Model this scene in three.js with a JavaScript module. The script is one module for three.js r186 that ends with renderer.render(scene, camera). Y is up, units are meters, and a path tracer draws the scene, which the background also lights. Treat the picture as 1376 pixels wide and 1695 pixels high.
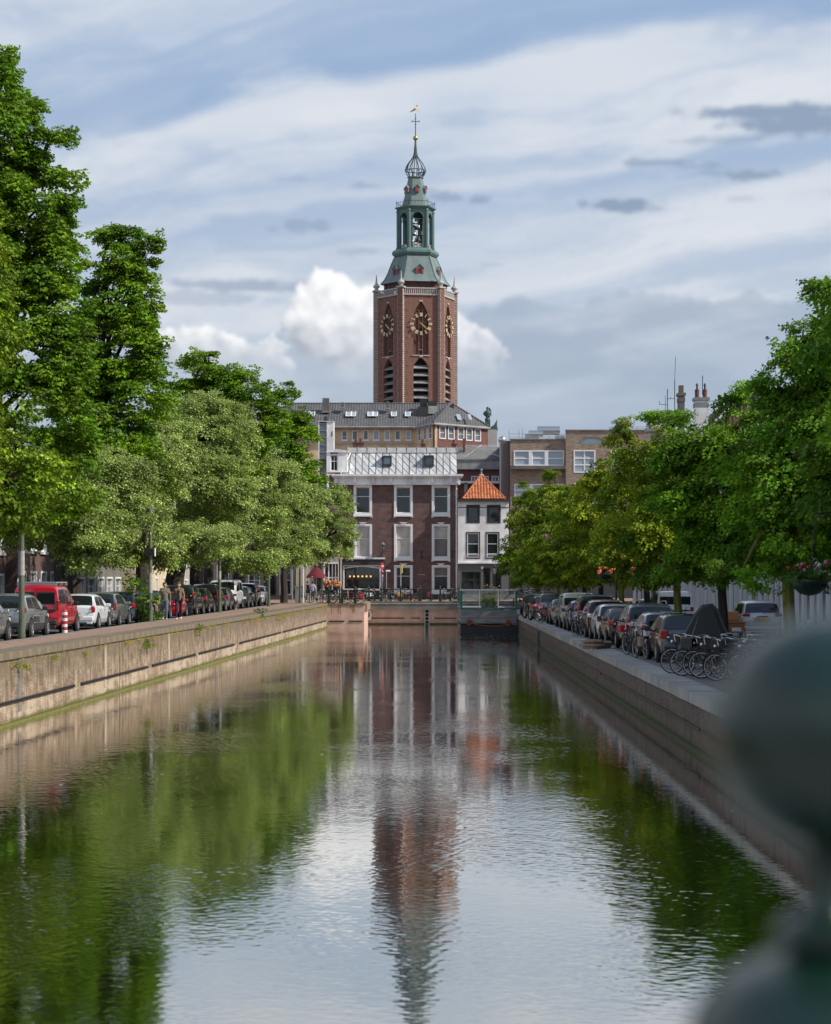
import * as THREE from 'three';
import { mergeGeometries } from 'three/addons/utils/BufferGeometryUtils.js';
import { RoundedBoxGeometry } from 'three/addons/geometries/RoundedBoxGeometry.js';
import { MarchingCubes } from 'three/addons/objects/MarchingCubes.js';
import { ImprovedNoise } from 'three/addons/math/ImprovedNoise.js';

// ---------------------------------------------------------------- camera, sky, sun, exposure
const F = 3300, CX = 688, HY = 957, EYE = 3.9;          // the lens in photograph pixels, and the eye's height over the water
const scene = new THREE.Scene();
const camera = new THREE.PerspectiveCamera(2 * Math.atan(847.5 / F) * 180 / Math.PI, 1376 / 1695, 0.1, 6000);
camera.position.set(0, EYE, 0);
camera.setViewOffset(1376, 1695, 0, -(HY - 847.5), 1376, 1695);
camera.focus = 95; camera.userData.fStop = 3.1;
const renderer = new THREE.WebGLRenderer({ antialias: true });
renderer.toneMapping = THREE.LinearToneMapping;
renderer.toneMappingExposure = 1.0;
renderer.shadowMap.enabled = true;
const SUN = new THREE.Vector3(0.715, 0.66, 0.2).normalize();
const sun = new THREE.DirectionalLight(new THREE.Color(1, 0.93, 0.82), 5);
sun.position.copy(SUN).multiplyScalar(300).add(new THREE.Vector3(0, 0, -150)); sun.target.position.set(0, 0, -150);
sun.castShadow = true; sun.shadow.mapSize.set(4096, 4096); sun.shadow.radius = 1;
Object.assign(sun.shadow.camera, { left: -260, right: 260, top: 260, bottom: -260, near: 1, far: 900 });
sun.name = 'sun'; sun.target.name = 'sun_target';
scene.add(sun, sun.target);

function rng(seed) { let s = seed >>> 0; return () => { s = (s + 0x6d2b79f5) | 0; let t = Math.imul(s ^ (s >>> 15), 1 | s); t = (t + Math.imul(t ^ (t >>> 7), 61 | t)) ^ t; return ((t ^ (t >>> 14)) >>> 0) / 4294967296; }; }
const perlin = new ImprovedNoise();
function fbm(x, y, z, oct, lac = 2.03, gain = 0.5) { let s = 0, a = 1, n = 0; for (let i = 0; i < oct; i++) { s += a * perlin.noise(x, y, z + i * 7.3); n += a; a *= gain; x *= lac; y *= lac; z *= lac; } return s / n; }
const clamp = (x, a = 0, b = 1) => Math.min(b, Math.max(a, x));
const sm = (a, b, x) => { const t = clamp((x - a) / (b - a)); return t * t * (3 - 2 * t); };
const mix = (a, b, t) => a + (b - a) * t;
const lin = (r, g, b) => { const c = new THREE.Color().setRGB(r / 255, g / 255, b / 255, THREE.SRGBColorSpace); return [c.r, c.g, c.b]; };

function buildSky() {
  const W = 4096, H = 2048, data = new Float32Array(W * H * 4);
  const deg = 180 / Math.PI;
  const P = (px, py, rx, ry) => [(px - CX) / 57.6, (HY - py) / 57.6, rx / 57.6, (ry ?? rx) / 57.6];   // degrees of azimuth and elevation, and extents
  const puffs = [[552, 512, 56, 52], [512, 520, 34], [590, 520, 46], [545, 480, 26, 24], [528, 548, 52, 50], [600, 575, 60], [640, 560, 55], [700, 585, 60], [762, 572, 46], [806, 590, 32], [570, 490, 26], [505, 498, 22], [600, 505, 28], [655, 520, 40],
    [300, 578, 34, 28], [340, 568, 36, 26], [385, 582, 38, 24], [268, 575, 24, 20], [430, 588, 32, 18], [455, 575, 20, 14], [320, 600, 60, 26], [400, 610, 60, 22], [1130, 640, 0.1], [466, 610, 26, 16]].map((q) => P(...q));
  { const r = rng(12), base = puffs.slice(); for (const q of base) if (q[2] > .2) for (let i = 0; i < 9; i++) { const an = r() * 6.283, k = .7 + r() * .28, s = .2 + r() * .26; puffs.push([q[0] + Math.cos(an) * q[2] * k, q[1] + Math.sin(an) * q[3] * k, q[2] * s, q[3] * s]); } }
  const blues = [[1290, 70, 190, 70, .7], [60, 60, 150, 60, .6], [330, 265, 130, 34, .55], [60, 190, 90, 60, .5], [770, 190, 120, 50, .4], [240, 400, 130, 26, .35], [500, 235, 60, 20, .3]].map((q) => [...P(...q), q[4]]);
  const flats = [[1030, 352, 78, 13, 1], [1262, 210, 150, 15, 1], [1330, 230, 130, 30, 1], [1190, 252, 90, 8, .5], [1085, 284, 66, 7, .7], [1150, 292, 60, 7, .5], [1236, 306, 74, 12, .9], [735, 333, 36, 12, .7], [795, 337, 22, 9, .75], [610, 316, 30, 6, .6], [500, 384, 50, 11, .6], [590, 422, 34, 10, .5], [492, 306, 32, 5, .4], [820, 443, 26, 5, .35], [1215, 345, 40, 4, .3], [80, 20, 90, 26, .35], [690, 460, 120, 16, .3], [400, 478, 150, 14, .7], [330, 500, 130, 16, .45]].map((q) => [...P(...q), q[4]]);
  const wisps = [[1050, 655, 34, 12, .8], [940, 553, 20, 18, .7], [1010, 582, 40, 12, .5], [800, 540, 40, 20, .35], [560, 205, 80, 26, .4], [215, 240, 110, 36, .35], [1230, 175, 180, 42, .45], [760, 290, 240, 60, .25], [930, 250, 160, 40, .2], [1180, 420, 220, 50, .2]].map((q) => [...P(...q), q[4]]);
  const blue = lin(146, 172, 209), mid = lin(174, 193, 219), low = lin(194, 205, 218), grey = lin(163, 179, 199), pale = lin(222, 227, 235);
  for (let row = 0; row < H; row++) {
    const e = ((row + 0.5) / H - 0.5) * 180, ey = e / deg, y = Math.sin(ey), ce = Math.cos(ey);
    for (let col = 0; col < W; col++) {
      const th = ((col + 0.5) / W - 0.5) * 2 * Math.PI, o = (row * W + col) * 4;
      let c0, c1, c2;
      if (e < -1) { const t = sm(-1, -8, e); c0 = mix(low[0], .09, t); c1 = mix(low[1], .095, t); c2 = mix(low[2], .09, t); }
      else {
        let a = th * deg + 90; if (a > 180) a -= 360;
        const x = Math.cos(th) * ce, z = Math.sin(th) * ce, near = Math.abs(a) < 16 && e < 24, k = 1 / (Math.max(y, 0) + 0.16), ux = x * k, uz = z * k;
        // blue air, deeper towards the zenith
        const t = sm(0, 17, e), t2 = sm(20, 60, e);
        c0 = mix(low[0], mid[0], t); c1 = mix(low[1], mid[1], t); c2 = mix(low[2], mid[2], t);
        c0 = mix(c0, blue[0] * .5, t2); c1 = mix(c1, blue[1] * .6, t2); c2 = mix(c2, blue[2] * .78, t2);
        // cirrus veil in long streaks
        const sx = ux * .8 + uz * .42, sz = uz * .8 - ux * .5, wx = fbm(ux * 1.1, uz * 1.1, 3.1, 5) * .9, wz = fbm(ux * 1.1, uz * 1.1, 9.7, 5) * .9;
        const v1 = 1.25 * fbm(sx * .7 + wx, sz * 2.8 + wz, 1.7, near ? 8 : 4, 2.15, .6), v2 = fbm(sx * .5 + wx * .6, sz * .9, 5.2, 3);
        const bl = sm(-.06, .36, -v2 - v1 * .5 + .12) * sm(7.5, 14.5, e) * (1 - .75 * sm(19, 26, e) * sm(62, 40, e));
        c0 = mix(c0, blue[0], bl * .8); c1 = mix(c1, blue[1], bl * .75); c2 = mix(c2, blue[2], bl * .75);
        let veil = sm(-.24, .4, v1 * 1.25 + v2 * .8 + .05) * sm(1, 7, e) * .85; veil = Math.max(veil * (1 - .7 * sm(32, 60, e)), (.75 + .5 * v1) * sm(16, 20, e) * sm(44, 28, e));
        if (near) for (const w of wisps) { const dx = (a - w[0]) / w[2], dy = (e - w[1]) / w[3] - dx * .12, q = dx * dx + dy * dy; if (q < 4) veil = Math.max(veil, veil + w[4] * Math.exp(-q * 1.6) * (.65 + .9 * fbm(a * 1.1, e * 2.2, 4, 4))); }
        if (near) for (const w of blues) { const dx = (a - w[0]) / w[2], dy = (e - w[1]) / w[3] - dx * .2, q = dx * dx + dy * dy; if (q < 4) { const m = w[4] * Math.exp(-q * 1.5) * clamp(.85 + 1.2 * fbm(a * .9, e * 2.4, 6, 4)); veil *= 1 - m; c0 = mix(c0, blue[0], m * .7); c1 = mix(c1, blue[1], m * .7); c2 = mix(c2, blue[2], m * .7); } }
        veil = clamp(veil);
        c0 = mix(c0, pale[0], veil); c1 = mix(c1, pale[1], veil); c2 = mix(c2, pale[2], veil);
        // the low grey deck with a ragged top
        const top = 7.95 + 0.55 * fbm(a * .55, 2.2, .3, 5) * 2 + (near ? (a > 1.5 ? 0 : -1.2) : 0) , body = (.5 + .5 * sm(-.35, .25, fbm(a * .28, e * .9, 7.7, 5)));
        const deck = sm(0, -.22, e - top) * body * (near ? mix(.65, .85, sm(-5, 4, a)) : .7) * sm(-.5, 3.2, e);
        c0 = mix(c0, grey[0], deck); c1 = mix(c1, grey[1], deck); c2 = mix(c2, grey[2], deck);
        // small dark flat clouds
        if (near) for (const f of flats) {
          const dx = (a - f[0]) / f[2], dy0 = (e - f[1]) / f[3]; if (dx * dx + dy0 * dy0 > 6) continue;
          const n = fbm(a * 1.7, e * 3.6, f[0] + 3, 5), q = Math.sqrt(dx * dx + dy0 * dy0 * (dy0 < 0 ? 1.5 : 1)) - n * (f[2] > 1.5 ? .8 : 1.4), m = sm(1.1, .45, q) * f[4];
          c0 = mix(c0, grey[0] * .8, m); c1 = mix(c1, grey[1] * .84, m); c2 = mix(c2, grey[2] * .9, m);
        }
        else { const n = fbm(ux * 1.6 + 4, uz * 1.6, 2.2, 4), m = sm(.16, .34, n) * .6 * sm(4, 9, e); c0 = mix(c0, grey[0], m); c1 = mix(c1, grey[1], m); c2 = mix(c2, grey[2], m); }
        // heaped cumulus, lit from the right
        if (near && e > 4 && e < 10.5) {
          const wa = a + .26 * fbm(a * 1.9, e * 1.9, 1.1, 5), we = e + .26 * fbm(a * 1.9, e * 1.9, 6.6, 5);
          let dn = 0, sh = 0, ws = 0;
          for (const q of puffs) { const dx = (wa - q[0]) / q[2], dy = (we - q[1]) / q[3], r = dx * dx + dy * dy; if (r < 1.6) { const h = Math.exp(-r * 2.2), nz = Math.sqrt(Math.max(0, 1 - r)); dn = Math.max(dn, 1 - Math.sqrt(r)); ws += h; sh += h * (dx * .42 + dy * .55 + nz * .5); } }
          if (dn > 0) {
            const edge = sm(.0, .07, dn), fade = sm(5.4, 7.1, e + .5 * fbm(a * .8, e * 1.3, 3.3, 4)) * (a > 1.2 ? .7 : 1), lum = clamp(.7 + .3 * (sh / ws) + .2 * sm(5.6, 8.6, e) + .24 * fbm(a * 2.2, e * 2.2, 9, 5), .62, 1.06);
            const m = edge * fade;
            c0 = mix(c0, .92 * lum ** 1.6, m); c1 = mix(c1, .93 * lum ** 1.45, m); c2 = mix(c2, .95 * lum ** 1.2, m);
          }
        }
      }
      data[o] = c0; data[o + 1] = c1; data[o + 2] = c2; data[o + 3] = 1;
    }
  }
  const t = new THREE.DataTexture(data, W, H, THREE.RGBAFormat, THREE.FloatType);
  t.mapping = THREE.EquirectangularReflectionMapping; t.magFilter = THREE.LinearFilter; t.minFilter = THREE.LinearFilter; t.needsUpdate = true;
  return t;
}
scene.background = buildSky(); scene.environment = scene.background;

// ---------------------------------------------------------------- helpers
const V = (x, y, z) => new THREE.Vector3(x, y, z);
const at = (px, py, d) => V((px - CX) * d / F, EYE - (py - HY) * d / F, -d);      // a point of the place, found from where it is seen and how far off it is
const pxX = (px, d) => (px - CX) * d / F, pyY = (py, d) => EYE - (py - HY) * d / F;
const names = new Map();
const numbered = (n) => { const k = names.get(n) ?? 0; names.set(n, k + 1); return k ? `${n}_${String(k).padStart(3, '0')}` : n; };
function tag(o, label, category, group) { o.userData.label = label; o.userData.category = category; if (group) o.userData.group = group; return o; }
function thing(name, label, category, [x, y, z] = [0, 0, 0], turn = 0, group) { const o = new THREE.Group(); o.name = numbered(name); o.position.set(x, y, z); o.rotation.y = turn; tag(o, label, category, group); scene.add(o); return o; }
function prep(g, color) {
  g = g.index ? g.toNonIndexed() : g;
  for (const k of Object.keys(g.attributes)) if (!['position', 'normal', 'uv', 'color'].includes(k)) g.deleteAttribute(k);
  if (!g.attributes.normal) g.computeVertexNormals();
  if (!g.attributes.uv) g.setAttribute('uv', new THREE.BufferAttribute(new Float32Array(g.attributes.position.count * 2), 2));
  g.morphAttributes = {}; g.groups.length = 0; g.userData = {};
  return g;
}
function merged(list) { list = [].concat(list).map((g) => prep(g)); const anyC = list.some((g) => g.attributes.color); if (anyC) for (const g of list) if (!g.attributes.color) g.setAttribute('color', new THREE.BufferAttribute(new Float32Array(g.attributes.position.count * 3).fill(1), 3)); return list.length === 1 ? list[0] : mergeGeometries(list); }
// uv in metres, taken from the face's own main plane
function metreUV(g, s = 1, ou = 0, ov = 0) {
  const p = g.attributes.position, n = g.attributes.normal, uv = new Float32Array(p.count * 2);
  for (let i = 0; i < p.count; i += 3) {
    let nx = 0, ny = 0, nz = 0; for (let k = 0; k < 3; k++) { nx += Math.abs(n.getX(i + k)); ny += Math.abs(n.getY(i + k)); nz += Math.abs(n.getZ(i + k)); }
    for (let k = 0; k < 3; k++) { const j = i + k, x = p.getX(j), y = p.getY(j), z = p.getZ(j); let u, v; if (ny > nx * 1.2 && ny > nz * 1.2) { u = x; v = z; } else if (nx > nz) { u = z; v = y; } else { u = x; v = y; } uv[j * 2] = u * s + ou; uv[j * 2 + 1] = v * s + ov; }
  }
  g.setAttribute('uv', new THREE.BufferAttribute(uv, 2)); return g;
}
function obj(name, geoms, mat, parent = scene) {
  const g = merged(geoms); if (mat.map || mat.bumpMap) if (!mat.userData.ownUV) metreUV(g);
  const m = new THREE.Mesh(g, mat); m.name = parent === scene ? numbered(name) : name; m.castShadow = m.receiveShadow = true; parent.add(m); return m;
}
function share(name, g, mat, parent, [x, y, z] = [0, 0, 0]) { const m = new THREE.Mesh(g, mat); m.name = parent === scene ? numbered(name) : name; m.castShadow = m.receiveShadow = true; m.position.set(x, y, z); parent.add(m); return m; }
function struct(name, geoms, mat) { const m = obj(name, geoms, mat); m.userData.kind = 'structure'; return m; }
const tf = (g, x = 0, y = 0, z = 0, rx = 0, ry = 0, rz = 0) => { if (rx) g.rotateX(rx); if (rz) g.rotateZ(rz); if (ry) g.rotateY(ry); return g.translate(x, y, z); };
const box = (w, h, d, x = 0, y = 0, z = 0, rx = 0, ry = 0, rz = 0) => tf(new THREE.BoxGeometry(w, h, d), x, y, z, rx, ry, rz);
const rbox = (w, h, d, r, x = 0, y = 0, z = 0, rx = 0, ry = 0, rz = 0) => tf(new RoundedBoxGeometry(w, h, d, 2, r), x, y, z, rx, ry, rz);
const span = (x0, x1, y0, y1, z0, z1) => box(x1 - x0, y1 - y0, z1 - z0, (x0 + x1) / 2, (y0 + y1) / 2, (z0 + z1) / 2);
const cyl = (r0, r1, h, x = 0, y = 0, z = 0, n = 12, rx = 0, ry = 0, rz = 0) => tf(new THREE.CylinderGeometry(r1, r0, h, n), x, y, z, rx, ry, rz);   // r0 below, r1 above, centre given
function rod(a, b, r, n = 6, r2 = r) { const d = b.clone().sub(a), g = new THREE.CylinderGeometry(r2, r, d.length(), n); g.applyQuaternion(new THREE.Quaternion().setFromUnitVectors(V(0, 1, 0), d.clone().normalize())); return g.translate((a.x + b.x) / 2, (a.y + b.y) / 2, (a.z + b.z) / 2); }
const lathe = (pts, n = 20, x = 0, y = 0, z = 0) => new THREE.LatheGeometry(pts.map(([r, h]) => new THREE.Vector2(Math.max(r, 1e-4), h)), n).translate(x, y, z);
const tube = (pts, r, seg = 24, n = 6, closed = false) => new THREE.TubeGeometry(new THREE.CatmullRomCurve3(pts, closed), seg, r, n, closed);
function poly(pts, faces) { const p = []; for (const f of faces) for (let i = 1; i < f.length - 1; i++) for (const k of [f[0], f[i], f[i + 1]]) p.push(pts[k].x, pts[k].y, pts[k].z); const g = new THREE.BufferGeometry(); g.setAttribute('position', new THREE.Float32BufferAttribute(p, 3)); g.computeVertexNormals(); return g; }
function prism(outline, depth, bevel = 0) { const s = new THREE.Shape(outline.map(([x, y]) => new THREE.Vector2(x, y))); return new THREE.ExtrudeGeometry(s, { depth, bevelEnabled: bevel > 0, bevelSize: bevel, bevelThickness: bevel, bevelSegments: 1, steps: 1 }); }
// a wall from x0,y0 to x1,y1 with openings, its front face on z = 0 and its back at -depth
function wall(x0, x1, y0, y1, holes, depth) {
  const s = new THREE.Shape([new THREE.Vector2(x0, y0), new THREE.Vector2(x1, y0), new THREE.Vector2(x1, y1), new THREE.Vector2(x0, y1)]);
  for (const h of holes) s.holes.push(Array.isArray(h) ? new THREE.Path([new THREE.Vector2(h[0], h[2]), new THREE.Vector2(h[0], h[3]), new THREE.Vector2(h[1], h[3]), new THREE.Vector2(h[1], h[2])]) : h);
  return new THREE.ExtrudeGeometry(s, { depth, bevelEnabled: false }).translate(0, 0, -depth);
}
const frameOf = (x0, x1, y0, y1, t, depth, z = 0) => [span(x0, x0 + t, y0, y1, z - depth, z), span(x1 - t, x1, y0, y1, z - depth, z), span(x0 + t, x1 - t, y1 - t, y1, z - depth, z), span(x0 + t, x1 - t, y0, y0 + t, z - depth, z)];

// ---------------------------------------------------------------- procedural materials
function dataTex(w, h, fn, srgb = false) {
  const d = new Uint8Array(w * h * 4);
  for (let y = 0; y < h; y++) for (let x = 0; x < w; x++) { const c = fn(x / w, y / h, x, y), o = (y * w + x) * 4; d[o] = clamp(c[0]) * 255; d[o + 1] = clamp(c[1]) * 255; d[o + 2] = clamp(c[2]) * 255; d[o + 3] = 255; }
  const t = new THREE.DataTexture(d, w, h); t.wrapS = t.wrapT = THREE.RepeatWrapping; t.magFilter = THREE.LinearFilter; t.colorSpace = srgb ? THREE.SRGBColorSpace : THREE.NoColorSpace; t.needsUpdate = true; return t;
}
const rep = (t, sx, sy = sx, ox = 0, oy = 0) => { const c = t.clone(); c.repeat.set(sx, sy); c.offset.set(ox, oy); c.needsUpdate = true; return c; };
// tileable noise: u,v in 0..1
function tnoise(u, v, f, seed) { const R = 1.0, a = u * 2 * Math.PI, b = v * 2 * Math.PI, k = f / (2 * Math.PI); return perlin.noise(Math.cos(a) * k * R + seed, Math.sin(a) * k + seed * 1.7, Math.cos(b) * k + 3.3 * seed) * .7 + perlin.noise(Math.sin(b) * k + seed, Math.cos(a) * k * .9 + 11, Math.sin(a) * k + 5 + seed) * .7; }
const tfbm = (u, v, f, seed, o = 4) => { let s = 0, a = 1, n = 0; for (let i = 0; i < o; i++) { s += a * tnoise(u, v, f, seed + i * 3.7); n += a; a *= .55; f *= 2; } return s / n; };
function hash(i, j) { let h = Math.imul(i, 374761393) + Math.imul(j, 668265263) | 0; h = Math.imul(h ^ (h >>> 13), 1274126177); return ((h ^ (h >>> 16)) >>> 0) / 4294967296; }

const grit = dataTex(512, 512, (u, v) => { const n = .72 + .22 * tfbm(u, v, 6, 2.1, 5) + .1 * (hash(u * 512 | 0, v * 512 | 0) - .5); return [n, n, n]; });
const blotch = dataTex(512, 512, (u, v) => { const n = .75 + .45 * tfbm(u, v, 3, 8.4, 6); return [n, n * .99, n * .97]; });
// house brick: tile of 3.36 m x 2.08 m
const BW = 768, BH = 512;
const brickInfo = (u, v, cols = 16, rows = 32) => { const r = Math.floor(v * rows), off = (r & 1) * .5, bu = u * cols + off, c = Math.floor(bu) % cols, fu = bu - Math.floor(bu), fv = v * rows - r; const joint = fu < .045 || fv < .13; return { joint, c, r, id: hash(c + 17, r + 5) }; };
const brickMap = dataTex(BW, BH, (u, v) => { const b = brickInfo(u, v), n = tfbm(u, v, 4, 4.4, 5) * .3, g = (hash(u * BW | 0, v * BH | 0) - .5) * .08; if (b.joint) { const k = .66 + n + g; return [k * 1.0, k * 1.0, k * 1.0]; } const k = .66 + (b.id - .5) * .3 + n + g; return [k * (1.02 + (b.id - .5) * .06), k, k * .99]; });
const brickBump = dataTex(BW, BH, (u, v) => { const b = brickInfo(u, v), k = (b.joint ? .15 : .75 + (b.id - .5) * .25) + (hash(u * BW | 0, v * BH | 0) - .5) * .15; return [k, k, k]; });
// the quay faces: stained brick, 16 m long and 2.2 m high from below the water up
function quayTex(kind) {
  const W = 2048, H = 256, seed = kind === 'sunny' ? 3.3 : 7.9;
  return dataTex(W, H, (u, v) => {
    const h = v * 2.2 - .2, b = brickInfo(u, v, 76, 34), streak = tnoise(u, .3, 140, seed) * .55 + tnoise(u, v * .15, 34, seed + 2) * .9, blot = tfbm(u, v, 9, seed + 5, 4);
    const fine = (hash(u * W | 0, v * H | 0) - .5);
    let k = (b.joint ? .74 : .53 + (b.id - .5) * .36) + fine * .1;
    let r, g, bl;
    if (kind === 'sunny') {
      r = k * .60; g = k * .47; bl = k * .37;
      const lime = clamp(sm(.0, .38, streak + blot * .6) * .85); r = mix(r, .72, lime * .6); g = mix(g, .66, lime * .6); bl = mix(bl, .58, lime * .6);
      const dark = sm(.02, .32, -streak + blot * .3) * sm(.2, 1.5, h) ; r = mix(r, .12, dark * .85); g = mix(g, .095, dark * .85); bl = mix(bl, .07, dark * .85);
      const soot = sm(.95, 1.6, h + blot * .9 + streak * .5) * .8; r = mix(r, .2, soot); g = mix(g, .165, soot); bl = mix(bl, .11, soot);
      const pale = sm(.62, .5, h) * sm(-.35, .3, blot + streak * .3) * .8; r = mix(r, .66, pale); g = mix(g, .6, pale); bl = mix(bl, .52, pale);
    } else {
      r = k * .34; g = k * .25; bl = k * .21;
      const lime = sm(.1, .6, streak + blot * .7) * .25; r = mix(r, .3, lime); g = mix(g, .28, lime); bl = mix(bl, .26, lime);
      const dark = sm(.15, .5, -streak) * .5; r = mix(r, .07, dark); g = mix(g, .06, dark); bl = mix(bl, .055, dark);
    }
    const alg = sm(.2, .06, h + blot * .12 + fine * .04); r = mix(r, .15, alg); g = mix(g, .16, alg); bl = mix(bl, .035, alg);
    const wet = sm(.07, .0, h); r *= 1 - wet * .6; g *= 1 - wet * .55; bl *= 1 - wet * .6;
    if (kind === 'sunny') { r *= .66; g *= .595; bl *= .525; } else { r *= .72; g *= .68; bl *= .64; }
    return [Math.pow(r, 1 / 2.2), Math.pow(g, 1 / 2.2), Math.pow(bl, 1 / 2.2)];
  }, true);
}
const quayBump = dataTex(2048, 256, (u, v) => { const b = brickInfo(u, v, 76, 34), k = (b.joint ? .2 : .75 + (b.id - .5) * .3) + (hash(u * 2048 | 0, v * 256 | 0) - .5) * .2; return [k, k, k]; });
const paverMap = dataTex(512, 512, (u, v) => { const b = brickInfo(u, v, 10, 20), k = (b.joint ? .55 : .74 + (b.id - .5) * .24) + tfbm(u, v, 4, 1.2, 4) * .2 + (hash(u * 512 | 0, v * 512 | 0) - .5) * .1; return [k, k * .985, k * .97]; });
const paverBump = dataTex(512, 512, (u, v) => { const b = brickInfo(u, v, 10, 20), k = (b.joint ? .2 : .8) + (b.id - .5) * .15; return [k, k, k]; });
const tileMap = dataTex(512, 512, (u, v) => { const r = Math.floor(v * 16), fv = v * 16 - r, c = u * 16, fc = c - Math.floor(c), id = hash(Math.floor(c) + 3, r); const k = .62 + (id - .5) * .25 + tfbm(u, v, 4, 6.1, 3) * .12 + (fv < .12 ? -.2 : 0) + Math.sin(fc * 2 * Math.PI) * .1; return [k, k, k]; });
const tileBump = dataTex(512, 512, (u, v) => { const r = Math.floor(v * 16), fv = v * 16 - r, fc = u * 16 % 1, k = .5 + .28 * Math.sin(fc * 2 * Math.PI) + (1 - fv) * .2; return [k, k, k]; });
const barkMap = dataTex(256, 512, (u, v) => { const n = tfbm(u, v * .25, 14, 3.3, 4), k = .62 + n * .55 + tfbm(u, v, 3, 9.9, 3) * .2; return [k, k * .98, k * .95]; });
const copperMap = dataTex(512, 512, (u, v) => { const s = tnoise(u, v * .12, 22, 5.5) * .3 + tfbm(u, v, 4, 2.2, 5) * .5; const k = .72 + s * .45; return [clamp(k * .93), clamp(k * 1.0), clamp(k * .99)]; });
const wood = dataTex(512, 256, (u, v) => { const n = tnoise(u * .08, v, 30, 1.4) * .3 + tfbm(u * .2, v, 8, 4.2, 4) * .3, k = .7 + n; return [k, k, k]; });
// rippled water: a sum of waves that repeat over 24 m
const waterNormal = (() => {
  const N = 2048, T = 24, r = rng(99), sx = new Float32Array(N * N), sz = new Float32Array(N * N);
  const add = (n, lo, hi, slope, spread, dir) => {
    for (let i = 0; i < n; i++) {
      const L = lo * Math.pow(hi / lo, r()), a = dir + (r() - .5) * spread, kx = Math.round(T / L * Math.cos(a)), kz = Math.round(T / L * Math.sin(a)); if (!kx && !kz) continue;
      const km = Math.hypot(kx, kz), A = slope * (.5 + r()), ph = r() * 6.283, cxs = new Float32Array(N), sxs = new Float32Array(N);
      for (let x = 0; x < N; x++) { const q = 2 * Math.PI * kx * x / N + ph; cxs[x] = Math.cos(q); sxs[x] = Math.sin(q); }
      const ax = A * kx / km, az = A * kz / km;
      for (let z = 0; z < N; z++) { const q = 2 * Math.PI * kz * z / N, cz = Math.cos(q), sn = Math.sin(q); for (let x = 0, o = z * N; x < N; x++, o++) { const w = cxs[x] * cz - sxs[x] * sn; sx[o] += ax * w; sz[o] += az * w; } }
    }
  };
  add(10, .7, 2.2, .0008, 2.4, 1.2); add(26, .22, .7, .0013, 3.0, 1.5); add(40, .07, .24, .0037, 6.283, 0);
  return dataTex(N, N, (u, v, x, y) => { const m = .4 + 1.5 * sm(-.25, .5, tfbm(u, v, 6, 4.2, 3)), o = y * N + x, nx = -sx[o] * m * 10, nz = -sz[o] * m * 10; return [.5 + .5 * nx, .5 + .5 * nz, .5 + .5 * Math.sqrt(Math.max(.1, 1 - nx * nx - nz * nz))]; });
})();

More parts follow.
